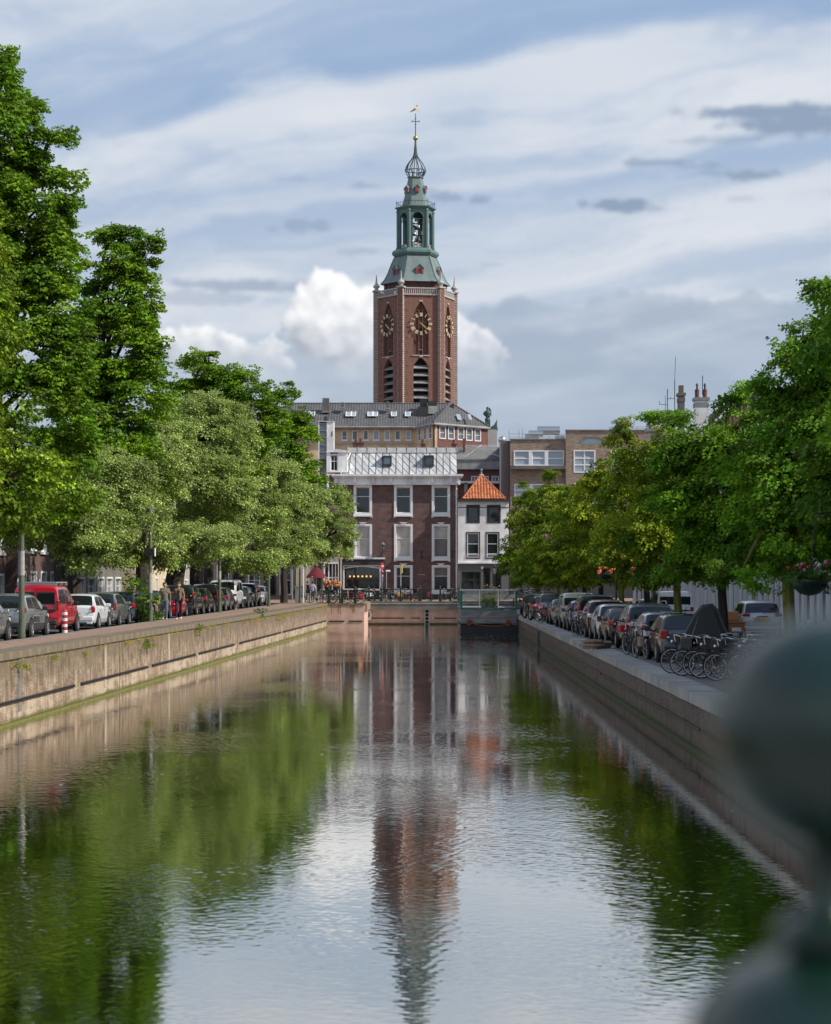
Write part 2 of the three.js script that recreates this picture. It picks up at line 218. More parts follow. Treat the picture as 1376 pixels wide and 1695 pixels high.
const col = (r, g, b) => new THREE.Color().setRGB(r, g, b);
const std = (c, rough = .8, extra = {}) => new THREE.MeshPhysicalMaterial({ color: col(...c), roughness: rough, side: THREE.DoubleSide, ...extra });
const brickMat = (c, s = 1) => std(c, .9, { map: rep(brickMap, s / 3.36, s / 2.08), bumpMap: rep(brickBump, s / 3.36, s / 2.08), bumpScale: .01 });
const gritMat = (c, rough = .85, s = .5, b = .006) => std(c, rough, { map: rep(grit, s), bumpMap: rep(grit, s), bumpScale: b });
const blotMat = (c, rough = .8, s = .25) => std(c, rough, { map: rep(blotch, s) });
const M = {
  white: blotMat([.95, .96, .98], .55, .3), whiteTrim: std([.74, .75, .77], .5), cream: blotMat([.86, .8, .66], .8, .3),
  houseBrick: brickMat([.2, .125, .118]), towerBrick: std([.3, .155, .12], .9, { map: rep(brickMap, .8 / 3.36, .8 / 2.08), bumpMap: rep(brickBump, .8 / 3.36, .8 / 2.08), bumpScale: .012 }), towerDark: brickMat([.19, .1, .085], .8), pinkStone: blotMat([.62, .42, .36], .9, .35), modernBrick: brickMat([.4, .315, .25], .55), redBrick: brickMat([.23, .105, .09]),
  stone: gritMat([.55, .54, .52], .85, .6), paleStone: blotMat([.52, .48, .44], .85, .5), concrete: blotMat([.36, .37, .38], .85, .4), darkConcrete: blotMat([.17, .165, .16], .9, .4),
  copper: std([.14, .24, .22], .6, { map: rep(copperMap, .3) }), copperGrey: std([.22, .275, .275], .6, { map: rep(copperMap, .35) }), copperDark: std([.09, .14, .135], .6, { map: rep(copperMap, .4) }),
  gold: std([.55, .37, .12], .4, { metalness: .85 }), numeral: std([.68, .6, .38], .5), redPaint: std([.42, .02, .03], .5), darkRed: blotMat([.16, .06, .05], .8, .4),
  black: std([.015, .015, .017], .45), iron: std([.02, .024, .024], .4), dark: std([.035, .037, .04], .6), gap: std([.01, .01, .011], .9),
  glass: std([.018, .022, .026], .04, { specularIntensity: 1, ior: 1.7 }), paleGlass: std([.12, .14, .16], .05, { ior: 1.7 }), skyGlass: std([.3, .36, .42], .05, { ior: 1.8 }), carGlass: std([.012, .016, .016], .04, { ior: 1.6 }), clear: std([.96, .98, .97], .02, { transmission: 1, thickness: 0, ior: 1.5 }),
  curtainDim: blotMat([.2, .2, .2], .9, .8), curtain: blotMat([.55, .55, .52], .9, .8), slate: std([.14, .145, .155], .7, { map: rep(tileMap, .22), bumpMap: rep(tileBump, .22), bumpScale: .05 }), darkTile: std([.15, .146, .152], .75, { map: rep(tileMap, .19), bumpMap: rep(tileBump, .19), bumpScale: .06 }), brownTile: std([.2, .125, .085], .8, { map: rep(tileMap, .25), bumpMap: rep(tileBump, .25), bumpScale: .05 }),
  orangeTile: [[.5, .17, .07], [.42, .13, .055], [.58, .22, .09]].map((c) => std(c, .65)), zinc: [[.66, .68, .71], [.58, .6, .63], [.74, .76, .78]].map((c) => std(c, .5, { metalness: .0, map: rep(blotch, .4) })), lead: blotMat([.3, .31, .32], .6, .4),
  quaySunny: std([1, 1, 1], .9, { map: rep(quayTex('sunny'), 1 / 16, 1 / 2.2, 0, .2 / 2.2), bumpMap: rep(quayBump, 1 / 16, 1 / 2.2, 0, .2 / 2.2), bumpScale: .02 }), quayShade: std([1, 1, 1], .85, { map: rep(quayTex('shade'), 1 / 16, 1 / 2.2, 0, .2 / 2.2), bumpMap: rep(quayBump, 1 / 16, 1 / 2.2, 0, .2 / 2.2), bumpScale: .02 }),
  moss: blotMat([.23, .2, .12], .95, .8), copingL: blotMat([.185, .15, .105], .95, .9), copingR: [[.4, .39, .375], [.34, .335, .325], [.45, .44, .42], [.37, .36, .34]].map((c) => std(c, .8, { map: rep(blotch, .35), bumpMap: rep(grit, .8), bumpScale: .004 })),
  paverRed: std([.36, .245, .185], .9, { map: rep(paverMap, .5), bumpMap: rep(paverBump, .5), bumpScale: .004 }), paverGrey: std([.25, .24, .225], .9, { map: rep(paverMap, .35), bumpMap: rep(paverBump, .35), bumpScale: .008 }), asphalt: gritMat([.085, .085, .085], .95, .8), ground: blotMat([.16, .16, .15], .95, .05), kerb: gritMat([.26, .24, .22], .85),
  bark: std([.13, .105, .08], .95, { map: rep(barkMap, .7, .35), bumpMap: rep(barkMap, .7, .35), bumpScale: .03 }), barkDark: std([.06, .05, .04], .95, { map: rep(barkMap, .7, .35), bumpMap: rep(barkMap, .7, .35), bumpScale: .03 }), lichen: std([.25, .26, .05], .95, { map: rep(barkMap, .9, .5), bumpMap: rep(barkMap, .9, .5), bumpScale: .02 }),
  greenPaint: std([.005, .022, .015], .3, { clearcoat: .2, clearcoatRoughness: .05 }), poleGreen: blotMat([.12, .15, .105], .7, 1.2), sticker: blotMat([.42, .43, .42], .7, 4), galv: std([.42, .44, .45], .45, { metalness: .5 }), steel: std([.5, .5, .5], .3, { metalness: .9 }), chrome: std([.75, .75, .76], .12, { metalness: 1 }),
  rubber: std([.016, .016, .017], .8), rim: std([.5, .51, .53], .35, { metalness: .8 }), plate: std([.75, .42, .02], .5), tail: std([.36, .008, .015], .15, { clearcoat: 1 }), lamp: std([.72, .74, .76], .08, { clearcoat: 1 }), orangeLamp: std([.8, .3, .03], .3), plastic: std([.035, .036, .038], .6),
  boatWood: std([.3, .31, .32], .8, { map: rep(wood, .5, .9), bumpMap: rep(wood, .5, .9), bumpScale: .006 }), rope: std([.3, .1, .06], .9), brownRope: blotMat([.36, .25, .19], .95, 3), orangeWood: std([.5, .19, .06], .7, { map: rep(wood, .8) }), burgundy: std([.11, .006, .012], .85), tarp: std([.022, .023, .026], .62), tarpGrey: std([.15, .155, .165], .7), orange: std([.5, .22, .1], .8), yellow: std([.75, .55, .03], .5), skin: std([.5, .31, .23], .6),
  water: new THREE.MeshPhysicalMaterial({ color: col(.61, .59, .515), metalness: 1, roughness: .04, normalMap: rep(waterNormal, 1 / 24), normalScale: new THREE.Vector2(.06, .06), side: THREE.DoubleSide }),
};
M.water.userData.ownUV = true;
const paint = (r, g, b, metal = .35) => std([r, g, b], .32, { metalness: metal, clearcoat: 1, clearcoatRoughness: .04 });

// ---------------------------------------------------------------- the canal and its quays
const LW = (d) => -12.77 + .0379 * d, RW = (d) => 5.95 + .0088 * d;      // the faces of the left and right quay walls at distance d
const LY = 1.95, RY = 1.3, ENDZ = 155, BACKZ = 168, XJ = pxX(603, ENDZ), BOATX0 = pxX(761, 140);
{
  const w = struct('water', new THREE.PlaneGeometry(60, 230).rotateX(-Math.PI / 2).translate(0, 0, -85), M.water);
  const p = w.geometry.attributes.position, uv = new Float32Array(p.count * 2); for (let i = 0; i < p.count; i++) { uv[i * 2] = p.getX(i); uv[i * 2 + 1] = p.getZ(i); } w.geometry.setAttribute('uv', new THREE.BufferAttribute(uv, 2));
  // one sheet of ground to the horizon with the canal left open
  const s = new THREE.Shape([[-3000, -3000], [3000, -3000], [3000, 3000], [-3000, 3000]].map(([x, y]) => new THREE.Vector2(x, y)));
  const hole = [[LW(-20) - .45, -20], [LW(ENDZ) - .45, ENDZ + .5], [XJ, ENDZ + .5], [XJ, BACKZ + .5], [RW(BACKZ) + .5, BACKZ + .5], [RW(-20) + .45, -20]];
  s.holes.push(new THREE.Path(hole.map(([x, y]) => new THREE.Vector2(x, y))));
  struct('ground', new THREE.ShapeGeometry(s).rotateX(-Math.PI / 2).translate(0, RY - .09, 0), M.ground);
  // street slabs
  const slab = (pts, y, h) => new THREE.ExtrudeGeometry(new THREE.Shape(pts.map(([x, d]) => new THREE.Vector2(x, d))), { depth: h, bevelEnabled: false }).rotateX(-Math.PI / 2).translate(0, y - h, 0);
  const KL = (d) => -13.05 + .0265 * (d - 67.7) + .62;
  struct('pavement', slab([[LW(-20) - .9, -20], [LW(ENDZ) - .9, ENDZ + .9], [KL(ENDZ + .9), ENDZ + .9], [KL(-20), -20]], LY - .01, .5), M.paverRed);
  struct('kerb', slab([[KL(-20) - .001, -20], [KL(ENDZ) - .001, ENDZ + .899], [KL(ENDZ) - .16, ENDZ + .899], [KL(-20) - .16, -20]], LY + .002, .5), M.kerb);
  struct('road', slab([[KL(-20) - .17, -20], [KL(ENDZ) - .17, ENDZ + .9], [-60, ENDZ + .9], [-60, -20]], LY - .11, .5), M.asphalt);
  struct('pavement', slab([[-60, ENDZ + .905], [XJ + .2, ENDZ + .905], [XJ + .2, BACKZ + 1], [45, BACKZ + 1], [45, 420], [-60, 420]], LY - .012, .6), M.paverRed);
  struct('pavement', slab([[RW(-20) + .62, -20], [RW(BACKZ) + .62, BACKZ - .5], [9.3 + .0088 * BACKZ, BACKZ - .5], [9.3, -20]], RY - .008, .4), M.paverGrey);
  struct('road', slab([[9.302, -20], [9.302 + .0088 * BACKZ, BACKZ - .5], [16.2, BACKZ - .5], [16.2, -20]], RY - .014, .4), M.paverGrey);
  struct('pavement', slab([[16.202, -20], [16.202, BACKZ - .5], [45, BACKZ - .5], [45, -20]], RY + .09, .4), M.paverGrey);
}
function quay(name, label, fx, y, mat, copMat, side, n, d0, d1, copLen, copW, copH, over) {
  const t = thing(name, label, 'quay wall');
  const wp = (a, b, y0, y1, th, off) => { const pts = []; for (const [d, yy] of [[a, y0], [b, y0], [b, y1], [a, y1]]) { pts.push(V(fx(d) - side * off, yy, -d)); pts.push(V(fx(d) - side * (off + th), yy, -d)); } return poly(pts, [[0, 2, 4, 6], [1, 7, 5, 3], [0, 1, 3, 2], [6, 4, 5, 7], [0, 6, 7, 1], [2, 3, 5, 4]]); };
  const step = (d1 - d0) / n;
  for (let i = 0; i < n; i++) obj('wall_panel', wp(d0 + i * step + .03, d0 + (i + 1) * step - .03, -.6, y - copH, .4, 0), mat, t);
  obj('wall_backing', wp(d0, d1, -.6, y - copH - .002, .3, .42), M.gap, t);
  for (let d = d0, i = 0; d < d1 - .1; d += copLen, i++) { const h = (hash(i, 7 + n) - .5) * .012; obj('coping_stone', wp(d + .012, Math.min(d1, d + copLen) - .012, y - copH + .002, y + h, copW, -over + (hash(i, 3) - .5) * .012), Array.isArray(copMat) ? copMat[Math.floor(hash(i, 11) * copMat.length)] : copMat, t); }
  return { t, wp };
}
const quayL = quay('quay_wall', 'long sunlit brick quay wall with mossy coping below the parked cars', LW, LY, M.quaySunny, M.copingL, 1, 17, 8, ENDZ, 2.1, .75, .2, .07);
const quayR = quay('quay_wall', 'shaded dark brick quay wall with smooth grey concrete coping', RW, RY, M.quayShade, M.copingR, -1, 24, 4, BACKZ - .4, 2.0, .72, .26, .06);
// the black rubbing strips on the walls
for (const [a, b] of [[8, 29], [30, 47], [48, 61], [62, 74], [75, 86], [87, 99], [101, 121], [122, 154]]) obj('rubbing_strip', quayL.wp(a, b, .57, .645, .05, -.05), M.black, quayL.t);
obj('ledge', quayL.wp(8, ENDZ, -.5, .055, .08, -.08), blotMat([.17, .17, .04], .95, .6), quayL.t);
for (const [a, b] of [[4, 44], [44.3, 70], [70.3, 96], [96.3, 132]]) obj('rubbing_strip', quayR.wp(a, b, .5, .56, .05, -.05), M.black, quayR.t);
obj('ledge', quayR.wp(4, 136, -.5, .1, .14, -.14), blotMat([.085, .09, .03], .95, .6), quayR.t);
for (const d of [54, 66, 79, 92.5, 100.4]) obj('drain_stain', quayL.wp(d - .18, d + .18, .3, LY - .22, .02, -.012), d === 54 || d > 90 ? M.darkConcrete : blotMat([.4, .33, .27], .9, .6), quayL.t);
obj('fender_post', quayR.wp(111, 111.5, -.5, .95, .2, -.18), M.darkConcrete, quayR.t);
// the head of the canal: a pink pier, the recessed wall under the street and its deck beam
{
  const t = thing('quay_wall', 'pink rendered pier closing the left corner of the canal', 'quay wall');
  obj('wall_panel', [span(LW(ENDZ) - .1, XJ - .02, -.6, LY - .16, -ENDZ - .5, -ENDZ)], M.pinkStone, t);
  obj('coping_stone', [span(LW(ENDZ) + .02, (LW(ENDZ) + XJ) / 2 - .01, LY - .158, LY + .005, -ENDZ - .8, -ENDZ + .06)], M.copingL, t); obj('coping_stone', [span((LW(ENDZ) + XJ) / 2 + .01, XJ + .04, LY - .158, LY + .003, -ENDZ - .8, -ENDZ + .06)], M.copingL, t);
  obj('side_wall', [span(XJ - .4, XJ, -.6, LY - .16, -BACKZ, -ENDZ - .51)], M.pinkStone, t);
  for (const [a, b] of [[545, 570], [578, 600]]) obj('rubbing_strip', [span(pxX(a, ENDZ), pxX(b, ENDZ), .5, .6, -ENDZ, -ENDZ + .06)], M.black, t);
  const rng1 = rng(5); const st = []; for (let i = 0; i < 9; i++) { const x = mix(LW(ENDZ) + .3, XJ - .2, rng1()), h = .25 + rng1() * .5; st.push(span(x, x + .05 + rng1() * .05, LY - .17 - h, LY - .17, -ENDZ, -ENDZ + .006)); } obj('rust_stain', st, blotMat([.38, .22, .17], .95, .8), t);
  const u = thing('quay_wall', 'recessed pink wall with ladder beneath the railing at the canal end', 'quay wall');
  const x1 = RW(BACKZ) + .4, D = BACKZ;
  obj('wall_panel', [span(XJ + .01, pxX(700, D), -.6, pyY(1009, D), -D - .4, -D)], M.pinkStone, u); obj('wall_panel', [span(pxX(700, D) + .03, x1, -.6, pyY(1009, D), -D - .4, -D)], M.pinkStone, u);
  obj('deck_beam', [span(XJ + .01, x1, pyY(1009, D) + .003, pyY(1000.5, D), -D - .4, -D + .55)], M.darkConcrete, u); obj('deck_edge', [span(XJ + .05, x1, pyY(1000, D) + .003, pyY(997.6, D), -D - .4, -D + .6)], M.concrete, u);
  obj('coping_stone', [span(XJ + .045, x1, pyY(997.5, D) + .003, LY + .004, -D - 1.2, -D + .62)], M.copingL, u);
  for (const [a, b] of [[615, 669], [681, 696], [718, 755]]) obj('rubbing_strip', [span(pxX(a, D), pxX(b, D), pyY(1024, D), pyY(1022.6, D), -D, -D + .08)], M.black, u);
  obj('algae_ledge', [span(XJ + .01, x1, -.4, .12, -D, -D + .12)], blotMat([.12, .12, .04], .95, .7), u);
  const lx = pxX(703, D), lw = .4, rails = [span(lx, lx + .06, -.2, pyY(1009, D), -D + .02, -D + .14), span(lx + lw - .06, lx + lw, -.2, pyY(1009, D), -D + .02, -D + .14)]; const ladder = obj('ladder', rails, M.galv, u); for (let i = 0; i < 6; i++) obj('rung', [span(lx + .06, lx + lw - .06, .02 + i * .3, .07 + i * .3, -D + .05, -D + .11)], M.galv, ladder); obj('ladder_recess', [span(lx + .06, lx + lw - .06, -.2, pyY(1009, D), -D + .003, -D + .03)], M.gap, ladder);
  const rx = pxX(608, D), ry = pyY(1018, D); const ring = obj('opening_rim', [tf(new THREE.TorusGeometry(.3, .07, 8, 24), rx, ry, -D + .02)], M.whiteTrim, u); obj('rim_plate', [wall(rx - .42, rx + .32, ry - .42, ry + .42, [new THREE.Path().absarc(rx, ry, .3, 0, 6.283, false)], .03).translate(0, 0, -D + .03)], M.whiteTrim, ring); obj('dark_opening', [tf(new THREE.CircleGeometry(.3, 24), rx, ry, -D + .012)], M.glass, ring);
  for (const x of [717, 760]) obj('mooring_light', [tf(new THREE.SphereGeometry(.07, 10, 8), pxX(x, D), pyY(1023.5, D), -D + .1)], M.whiteTrim, u);
}

// ---------------------------------------------------------------- the church tower
{
  const D = 379, k = D / F, Y = (py) => EYE + (HY - py) * k, t = thing('church_tower', 'tall hexagonal brick church tower with green copper spire and gilt clock faces', 'church tower', [0.0, 0, -D], 9 * Math.PI / 180);
  const R = 7.6, AP = R * Math.cos(Math.PI / 6), y0 = 1.5, yTop = Y(495);
  const hexR = (r, y) => Array.from({ length: 6 }, (_, i) => { const a = (i * 60 + 30) * Math.PI / 180; return V(Math.sin(a) * r, y, Math.cos(a) * r); });
  const hexLoft = (pts, cap = true) => { const v = [], f = []; pts.forEach(([r, y]) => v.push(...hexR(r, y))); for (let j = 0; j < pts.length - 1; j++) for (let i = 0; i < 6; i++) f.push([j * 6 + i, j * 6 + (i + 1) % 6, (j + 1) * 6 + (i + 1) % 6, (j + 1) * 6 + i]); if (cap) { f.push([0, 1, 2, 3, 4, 5]); const n = (pts.length - 1) * 6; f.push([n, n + 1, n + 2, n + 3, n + 4, n + 5]); } return poly(v, f); };
  const face = (g, i, ap = AP) => { const a = i * 60 * Math.PI / 180; return g.clone().translate(0, 0, ap).rotateY(a); };
  const arch = (w, yb, yt, rise) => { const p = new THREE.Path(); p.moveTo(-w, yb); p.lineTo(w, yb); p.lineTo(w, yt - rise); p.quadraticCurveTo(w * .92, yt - rise * .38, 0, yt); p.quadraticCurveTo(-w * .92, yt - rise * .38, -w, yt - rise); p.lineTo(-w, yb); return p; };
  const yc = Y(543.5), rc = 2.05, S = R / 2;
  const niche = () => arch(1.42, Y(594), Y(507), 3.4), louvreHole = () => arch(1.42, Y(690), Y(598), 2.1);
  for (let i = 0; i < 6; i++) {
    obj('brick_wall', [face(wall(-S, S, y0, yTop, [niche(), louvreHole()], 1.0), i)], M.towerBrick, t);
    if (i > 1 && i < 5) continue;                                         // the far sides show nothing of their openings
    const F6 = (g, o = 0) => face(g, i, AP + o);
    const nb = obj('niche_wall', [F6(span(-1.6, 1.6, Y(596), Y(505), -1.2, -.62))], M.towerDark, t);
    for (const s of [-.36, .36]) obj('mullion', [F6(span(s - .06, s + .06, Y(594), Y(512), -.62, -.4))], M.towerBrick, nb);
    obj('niche_window', [F6(span(-.26, .26, Y(557), Y(550), -.61, -.55))], M.gap, nb); obj('niche_window', [F6(span(-.2, .2, Y(592), Y(586), -.61, -.55))], M.gap, nb);
    const tr = []; for (const [dx, py] of [[0, 513], [-.35, 519], [.35, 519], [0, 524], [-.7, 523], [.7, 523]]) tr.push(F6(tf(new THREE.TorusGeometry(.27, .06, 6, 14), dx, Y(py), -.5))); obj('tracery', tr, M.towerBrick, nb);
    obj('keystone', [F6(span(-.36, .36, Y(507), Y(504.6), -.3, .09))], M.stone, t);
    obj('sill', [F6(span(-1.72, 1.72, Y(595.4), Y(593.9), -.5, .16)), F6(span(-.34, .34, Y(597.6), Y(595.5), -.5, .19)), F6(span(-.34, .34, Y(585.3), Y(584.4), -.6, -.5))], M.paleStone, t);
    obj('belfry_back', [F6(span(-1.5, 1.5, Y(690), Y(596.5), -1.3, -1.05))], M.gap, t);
    for (let j = 0; j < 6; j++) { const g = box(2.8, .14, 1.15, 0, Y(613 + j * 12.2), -.48, .62); const bow = g.attributes.position; obj('louvre', [F6(g)], M.lead, t); }
    // clock: open ring of gilt numerals and two hands, a little proud of the wall
    const ring = obj('clock_face', [F6(new THREE.RingGeometry(rc * .985, rc, 48).translate(0, yc, .27)), F6(new THREE.RingGeometry(rc * .7, rc * .72, 48).translate(0, yc, .27)), ...[0, 90, 180, 270].map((a) => F6(span(-.04, .04, rc * .2, rc * .72, .2, .24).rotateZ(a * Math.PI / 180 + .4).translate(0, yc, 0)))], M.dark, t);
    const strokes = ['XII', 'I', 'II', 'III', 'IIII', 'V', 'VI', 'VII', 'VIII', 'IX', 'X', 'XI'];
    strokes.forEach((s, h) => {
      const g = [], adv = { I: .13, V: .27, X: .27 }, tot = [...s].reduce((q, c) => q + adv[c], 0), hh = .28; let x = -tot / 2;
      for (const c of s) { const w = adv[c], m = x + w / 2; if (c === 'I') g.push(box(.09, hh * 2, .05, m, 0, 0)); if (c === 'X') g.push(box(.09, hh * 2.08, .05, m, 0, 0, 0, 0, .4), box(.06, hh * 2.08, .05, m, 0, .003, 0, 0, -.4)); if (c === 'V') g.push(box(.09, hh * 2, .05, m - .07, 0, 0, 0, 0, .24), box(.06, hh * 2, .05, m + .07, 0, .003, 0, 0, -.24)); x += w; }
      g.push(box(tot, .07, .05, 0, hh, .006), box(tot, .07, .05, 0, -hh, .006));
      const a = -h * Math.PI / 6; obj('numeral', g.map((q) => F6(q.translate(0, rc * .85, .3).rotateZ(a).translate(0, yc, 0))), M.numeral, ring);
    });
    const hand = (len, w, deg, z) => [F6(prism([[-w, -.35], [w, -.35], [w * 1.3, len * .62], [w * 2.6, len * .68], [w * .7, len * .76], [0, len], [-w * .7, len * .76], [-w * 2.6, len * .68], [-w * 1.3, len * .62]], .05).rotateZ(-deg * Math.PI / 180).translate(0, yc, z))];
    obj('hand', hand(1.9, .07, 132, .38), M.gold, ring); obj('hand', hand(1.25, .1, 131, .44), M.gold, ring);
  }
  // corner piers with stone quoins, and their finials
  hexR(R, 0).forEach((c, i) => {
    const a = (i * 60 + 30) * Math.PI / 180, place = (g, out = 0) => g.rotateY(a).translate(c.x + Math.sin(a) * out, 0, c.z + Math.cos(a) * out);
    const pier = obj('corner_pier', [place(span(-.52, .52, y0, Y(485), -.6, .4))], M.towerBrick, t);
    const q = []; for (let y = Y(680), n = 0; y < Y(487); y += .42, n++) { const w = n & 1 ? .07 : .15; for (const s of [-1, 1]) q.push(place(span(s > 0 ? .545 - w : -.545, s > 0 ? .545 : -.545 + w, y, y + .27, -.42, .43))); }
    obj('quoin', q, M.paleStone, pier);
    const bx = c.x + Math.sin(a) * -.1, bz = c.z + Math.cos(a) * -.1;
    obj('finial', [place(span(-.74, .74, Y(485), Y(482.6), -.7, .58)), lathe([[0, 0], [.5, .02], [.42, .12], [.3, .3], [.62, .62], [.66, .78], [.48, 1.02], [.24, 1.3], [.17, 1.7], [.06, 2.9], [0, 3.0]].map(([r, h]) => [r, h + Y(482.5)]), 14, bx, 0, bz)], M.stone, t);
  });
  for (let i = 0; i < 6; i++) { const g = [face(span(-S + .55, S - .55, Y(496.5), Y(494.2), -.3, .22), i), face(span(-S + .55, S - .55, Y(486), Y(484), -.2, .16), i)]; for (let j = 0; j < 17; j++) g.push(face(cyl(.1, .1, Y(486) - Y(494.2), -S + .85 + j * (R - 1.7) / 16, (Y(486) + Y(494.2)) / 2, 0, 6), i)); obj('balustrade', g, M.stone, t); }
  obj('gallery_floor', [hexLoft([[R - .1, Y(497)], [R - .1, Y(495.2)]])], M.stone, t);
  obj('drum', [hexLoft([[6.05, Y(496)], [6.05, Y(473)]])], M.darkRed, t);
  { const g = []; for (let i = 0; i < 6; i++) for (let j = -2; j <= 2; j++) g.push(face(span(j * 1.15 - .05, j * 1.15 + .05, Y(485), Y(474), -.05, .06), i, 6.05 * Math.cos(Math.PI / 6))); g.forEach((q) => obj('drum_batten', [q], M.dark, t)); }
  const skirt = [[6.75, 472.6], [6.7, 472], [6.0, 465.5], [5.35, 455], [4.7, 440], [4.12, 428.5], [3.9, 426.5]].map(([r, p]) => [r, Y(p)]);
  obj('copper_roof', [hexLoft(skirt)], M.copperGrey, t);
  { const g = []; for (let i = 0; i < 6; i++) { const pr = (r, y) => hexR(r, y)[i], h = []; for (let j = 1; j < skirt.length - 1; j++) h.push(rod(pr(skirt[j][0] + .03, skirt[j][1]), pr(skirt[j + 1][0] + .03, skirt[j + 1][1]), .08, 5)); g.push(merged(h)); } g.forEach((q) => obj('roof_ridge', [q], M.copper, t)); }
  const slant = (r, y, tilt, i) => (g) => face(g.rotateX(-tilt).translate(0, y, 0), i, r * Math.cos(Math.PI / 6));
  for (let i = 0; i < 6; i++) if (i < 2 || i > 4) {
    const put = slant(5.15, 0, 0, i), yb = Y(459.5);
    const d = obj('dormer', [put(prism([[-.75, 0], [.75, 0], [.75, 1.05], [0, 1.75], [-.75, 1.05]], 1.9).translate(0, yb, -1.45)), put(box(1.2, .09, 2.1, -.47, yb + 1.42, -.42, 0, 0, .75)), put(box(1.2, .09, 2.1, .47, yb + 1.42, -.42, 0, 0, -.75))], M.copperGrey, t);
    obj('opening', [put(span(-.36, .36, yb + .14, yb + 1.06, .4, .47))], M.dark, d); obj('shutter', [put(span(-.68, -.37, yb + .1, yb + 1.06, .4, .55))], M.redPaint, d); obj('shutter', [put(span(.37, .68, yb + .1, yb + 1.06, .4, .55))], M.redPaint, d);
  }
  obj('moulding', [hexLoft([[3.75, 427.5], [4.25, 425.5], [4.55, 422], [4.5, 418.5], [4.1, 415.5], [3.75, 414.2]].map(([r, p]) => [r, Y(p)]))], M.copper, t);
  // lantern: six posts, arched openings, bells
  const LR = 3.35, lap = LR * Math.cos(Math.PI / 6), ls = LR / 2, lb = Y(414), lt = Y(349), hole = () => { const p = new THREE.Path(), w = 1.0; p.moveTo(-w, lb + .15); p.lineTo(w, lb + .15); p.lineTo(w, Y(364)); p.absarc(0, Y(364), w, 0, Math.PI, false); p.lineTo(-w, lb + .15); return p; };
  for (let i = 0; i < 6; i++) {
    const w = obj('lantern_wall', [face(wall(-ls, ls, lb, lt, [hole()], .35), i, lap)], M.copper, t); obj('archivolt', [face(new THREE.TorusGeometry(1.02, .09, 6, 20, Math.PI).translate(0, Y(364), .03), i, lap), face(span(-1.1, -.97, lb, Y(364), 0, .08), i, lap), face(span(.97, 1.1, lb, Y(364), 0, .08), i, lap)], M.copperDark, w);
    const g = [face(span(-.97, .97, Y(408), Y(407), -.25, -.1), i, lap), face(span(-.97, .97, lb + .15, lb + .3, -.25, -.1), i, lap)]; for (let j = 0; j < 7; j++) g.push(face(span(-.84 + j * .28 - .05, -.84 + j * .28 + .05, lb + .3, Y(408), -.23, -.12), i, lap)); obj('lantern_balustrade', g, M.stone, t);
    obj('bell_beam', [face(span(-1, 1, Y(366.5), Y(365.5), -.3, -.15), i, lap)], M.copperDark, t);
    const c = hexR(LR, 0)[i]; obj('lantern_post', [cyl(.3, .3, lt - lb, c.x, (lt + lb) / 2, c.z, 8), cyl(.4, .4, .35, c.x, lb + .18, c.z, 8), cyl(.4, .34, .3, c.x, lt - .3, c.z, 8)], M.copper, t);
  }
  { const r = rng(8), bell = (s) => lathe([[.0, 0], [.12, -.02], [.2, -.12], [.25, -.4], [.34, -.62], [.42, -.74], [.38, -.74], [.2, -.3]].map(([a, b]) => [a * s, b * s]), 12);
    for (let j = 0; j < 5; j++) for (let i = 0; i < 3; i++) { const a = (i * 120 + j * 47) * Math.PI / 180, rr = .35 + .75 * ((i + j) % 3) / 2, s = .75 + j * .17; obj('bell', [bell(s).translate(Math.sin(a) * rr, Y(362) - j * 1.15, Math.cos(a) * rr), cyl(.04, .04, .3, Math.sin(a) * rr, Y(362) - j * 1.15 + .1, Math.cos(a) * rr, 5)], [M.lead, M.galv, M.dark][(i + j) % 3], t); }
    const fr = []; for (let i = 0; i < 3; i++) { const a = i * 120 * Math.PI / 180 + .5; fr.push(box(.14, lt - lb, .14, Math.sin(a) * 1.35, (lt + lb) / 2, Math.cos(a) * 1.35)); } for (let j = 0; j < 5; j++) fr.push(box(2.6, .12, .12, 0, Y(362) - j * 1.15 + .22, 0, 0, j * .9), box(2.6, .12, .12, 0, Y(362) - j * 1.15 + .22, 0, 0, j * .9 + 1.5)); obj('bell_frame', fr, M.iron, t); }
  obj('lantern_cornice', [hexLoft([[3.4, 350], [3.55, 348.5], [3.95, 346.5], [4.0, 345], [3.7, 344.4]].map(([r, p]) => [r, Y(p)]))], M.copper, t);
  { const g = []; for (let i = 0; i < 6; i++) { const a = hexR(3.7, Y(344.4)), b = hexR(3.7, Y(337)); g.push(rod(a[i], b[i].clone().setY(Y(333.5)), .05, 5), rod(b[i], b[(i + 1) % 6], .045, 5)); for (let j = 1; j < 6; j++) g.push(rod(a[i].clone().lerp(a[(i + 1) % 6], j / 6), b[i].clone().lerp(b[(i + 1) % 6], j / 6), .025, 4)); } obj('spire_railing', g, M.iron, t); }
  obj('spire_roof', [hexLoft([[2.75, 344.4], [2.45, 338], [2.15, 328], [1.85, 315], [1.55, 302], [1.38, 295.5], [1.65, 295], [1.65, 294], [.6, 293.5]].map(([r, p]) => [r, Y(p)]))], M.copperGrey, t);
  for (let i = 0; i < 6; i++) { const put = slant(2.0, 0, 0, i), yb = Y(321); const d = obj('dormer', [put(prism([[-.36, 0], [.36, 0], [.36, .8], [0, 1.35], [-.36, .8]], .9).translate(0, yb, -.5)), put(box(.75, .07, 1.1, -.25, yb + 1.1, 0, 0, 0, .95)), put(box(.75, .07, 1.1, .25, yb + 1.1, 0, 0, 0, -.95))], M.copperGrey, t); obj('shutter', [put(span(-.22, .22, yb + .12, yb + .8, .38, .46))], M.redPaint, d); }
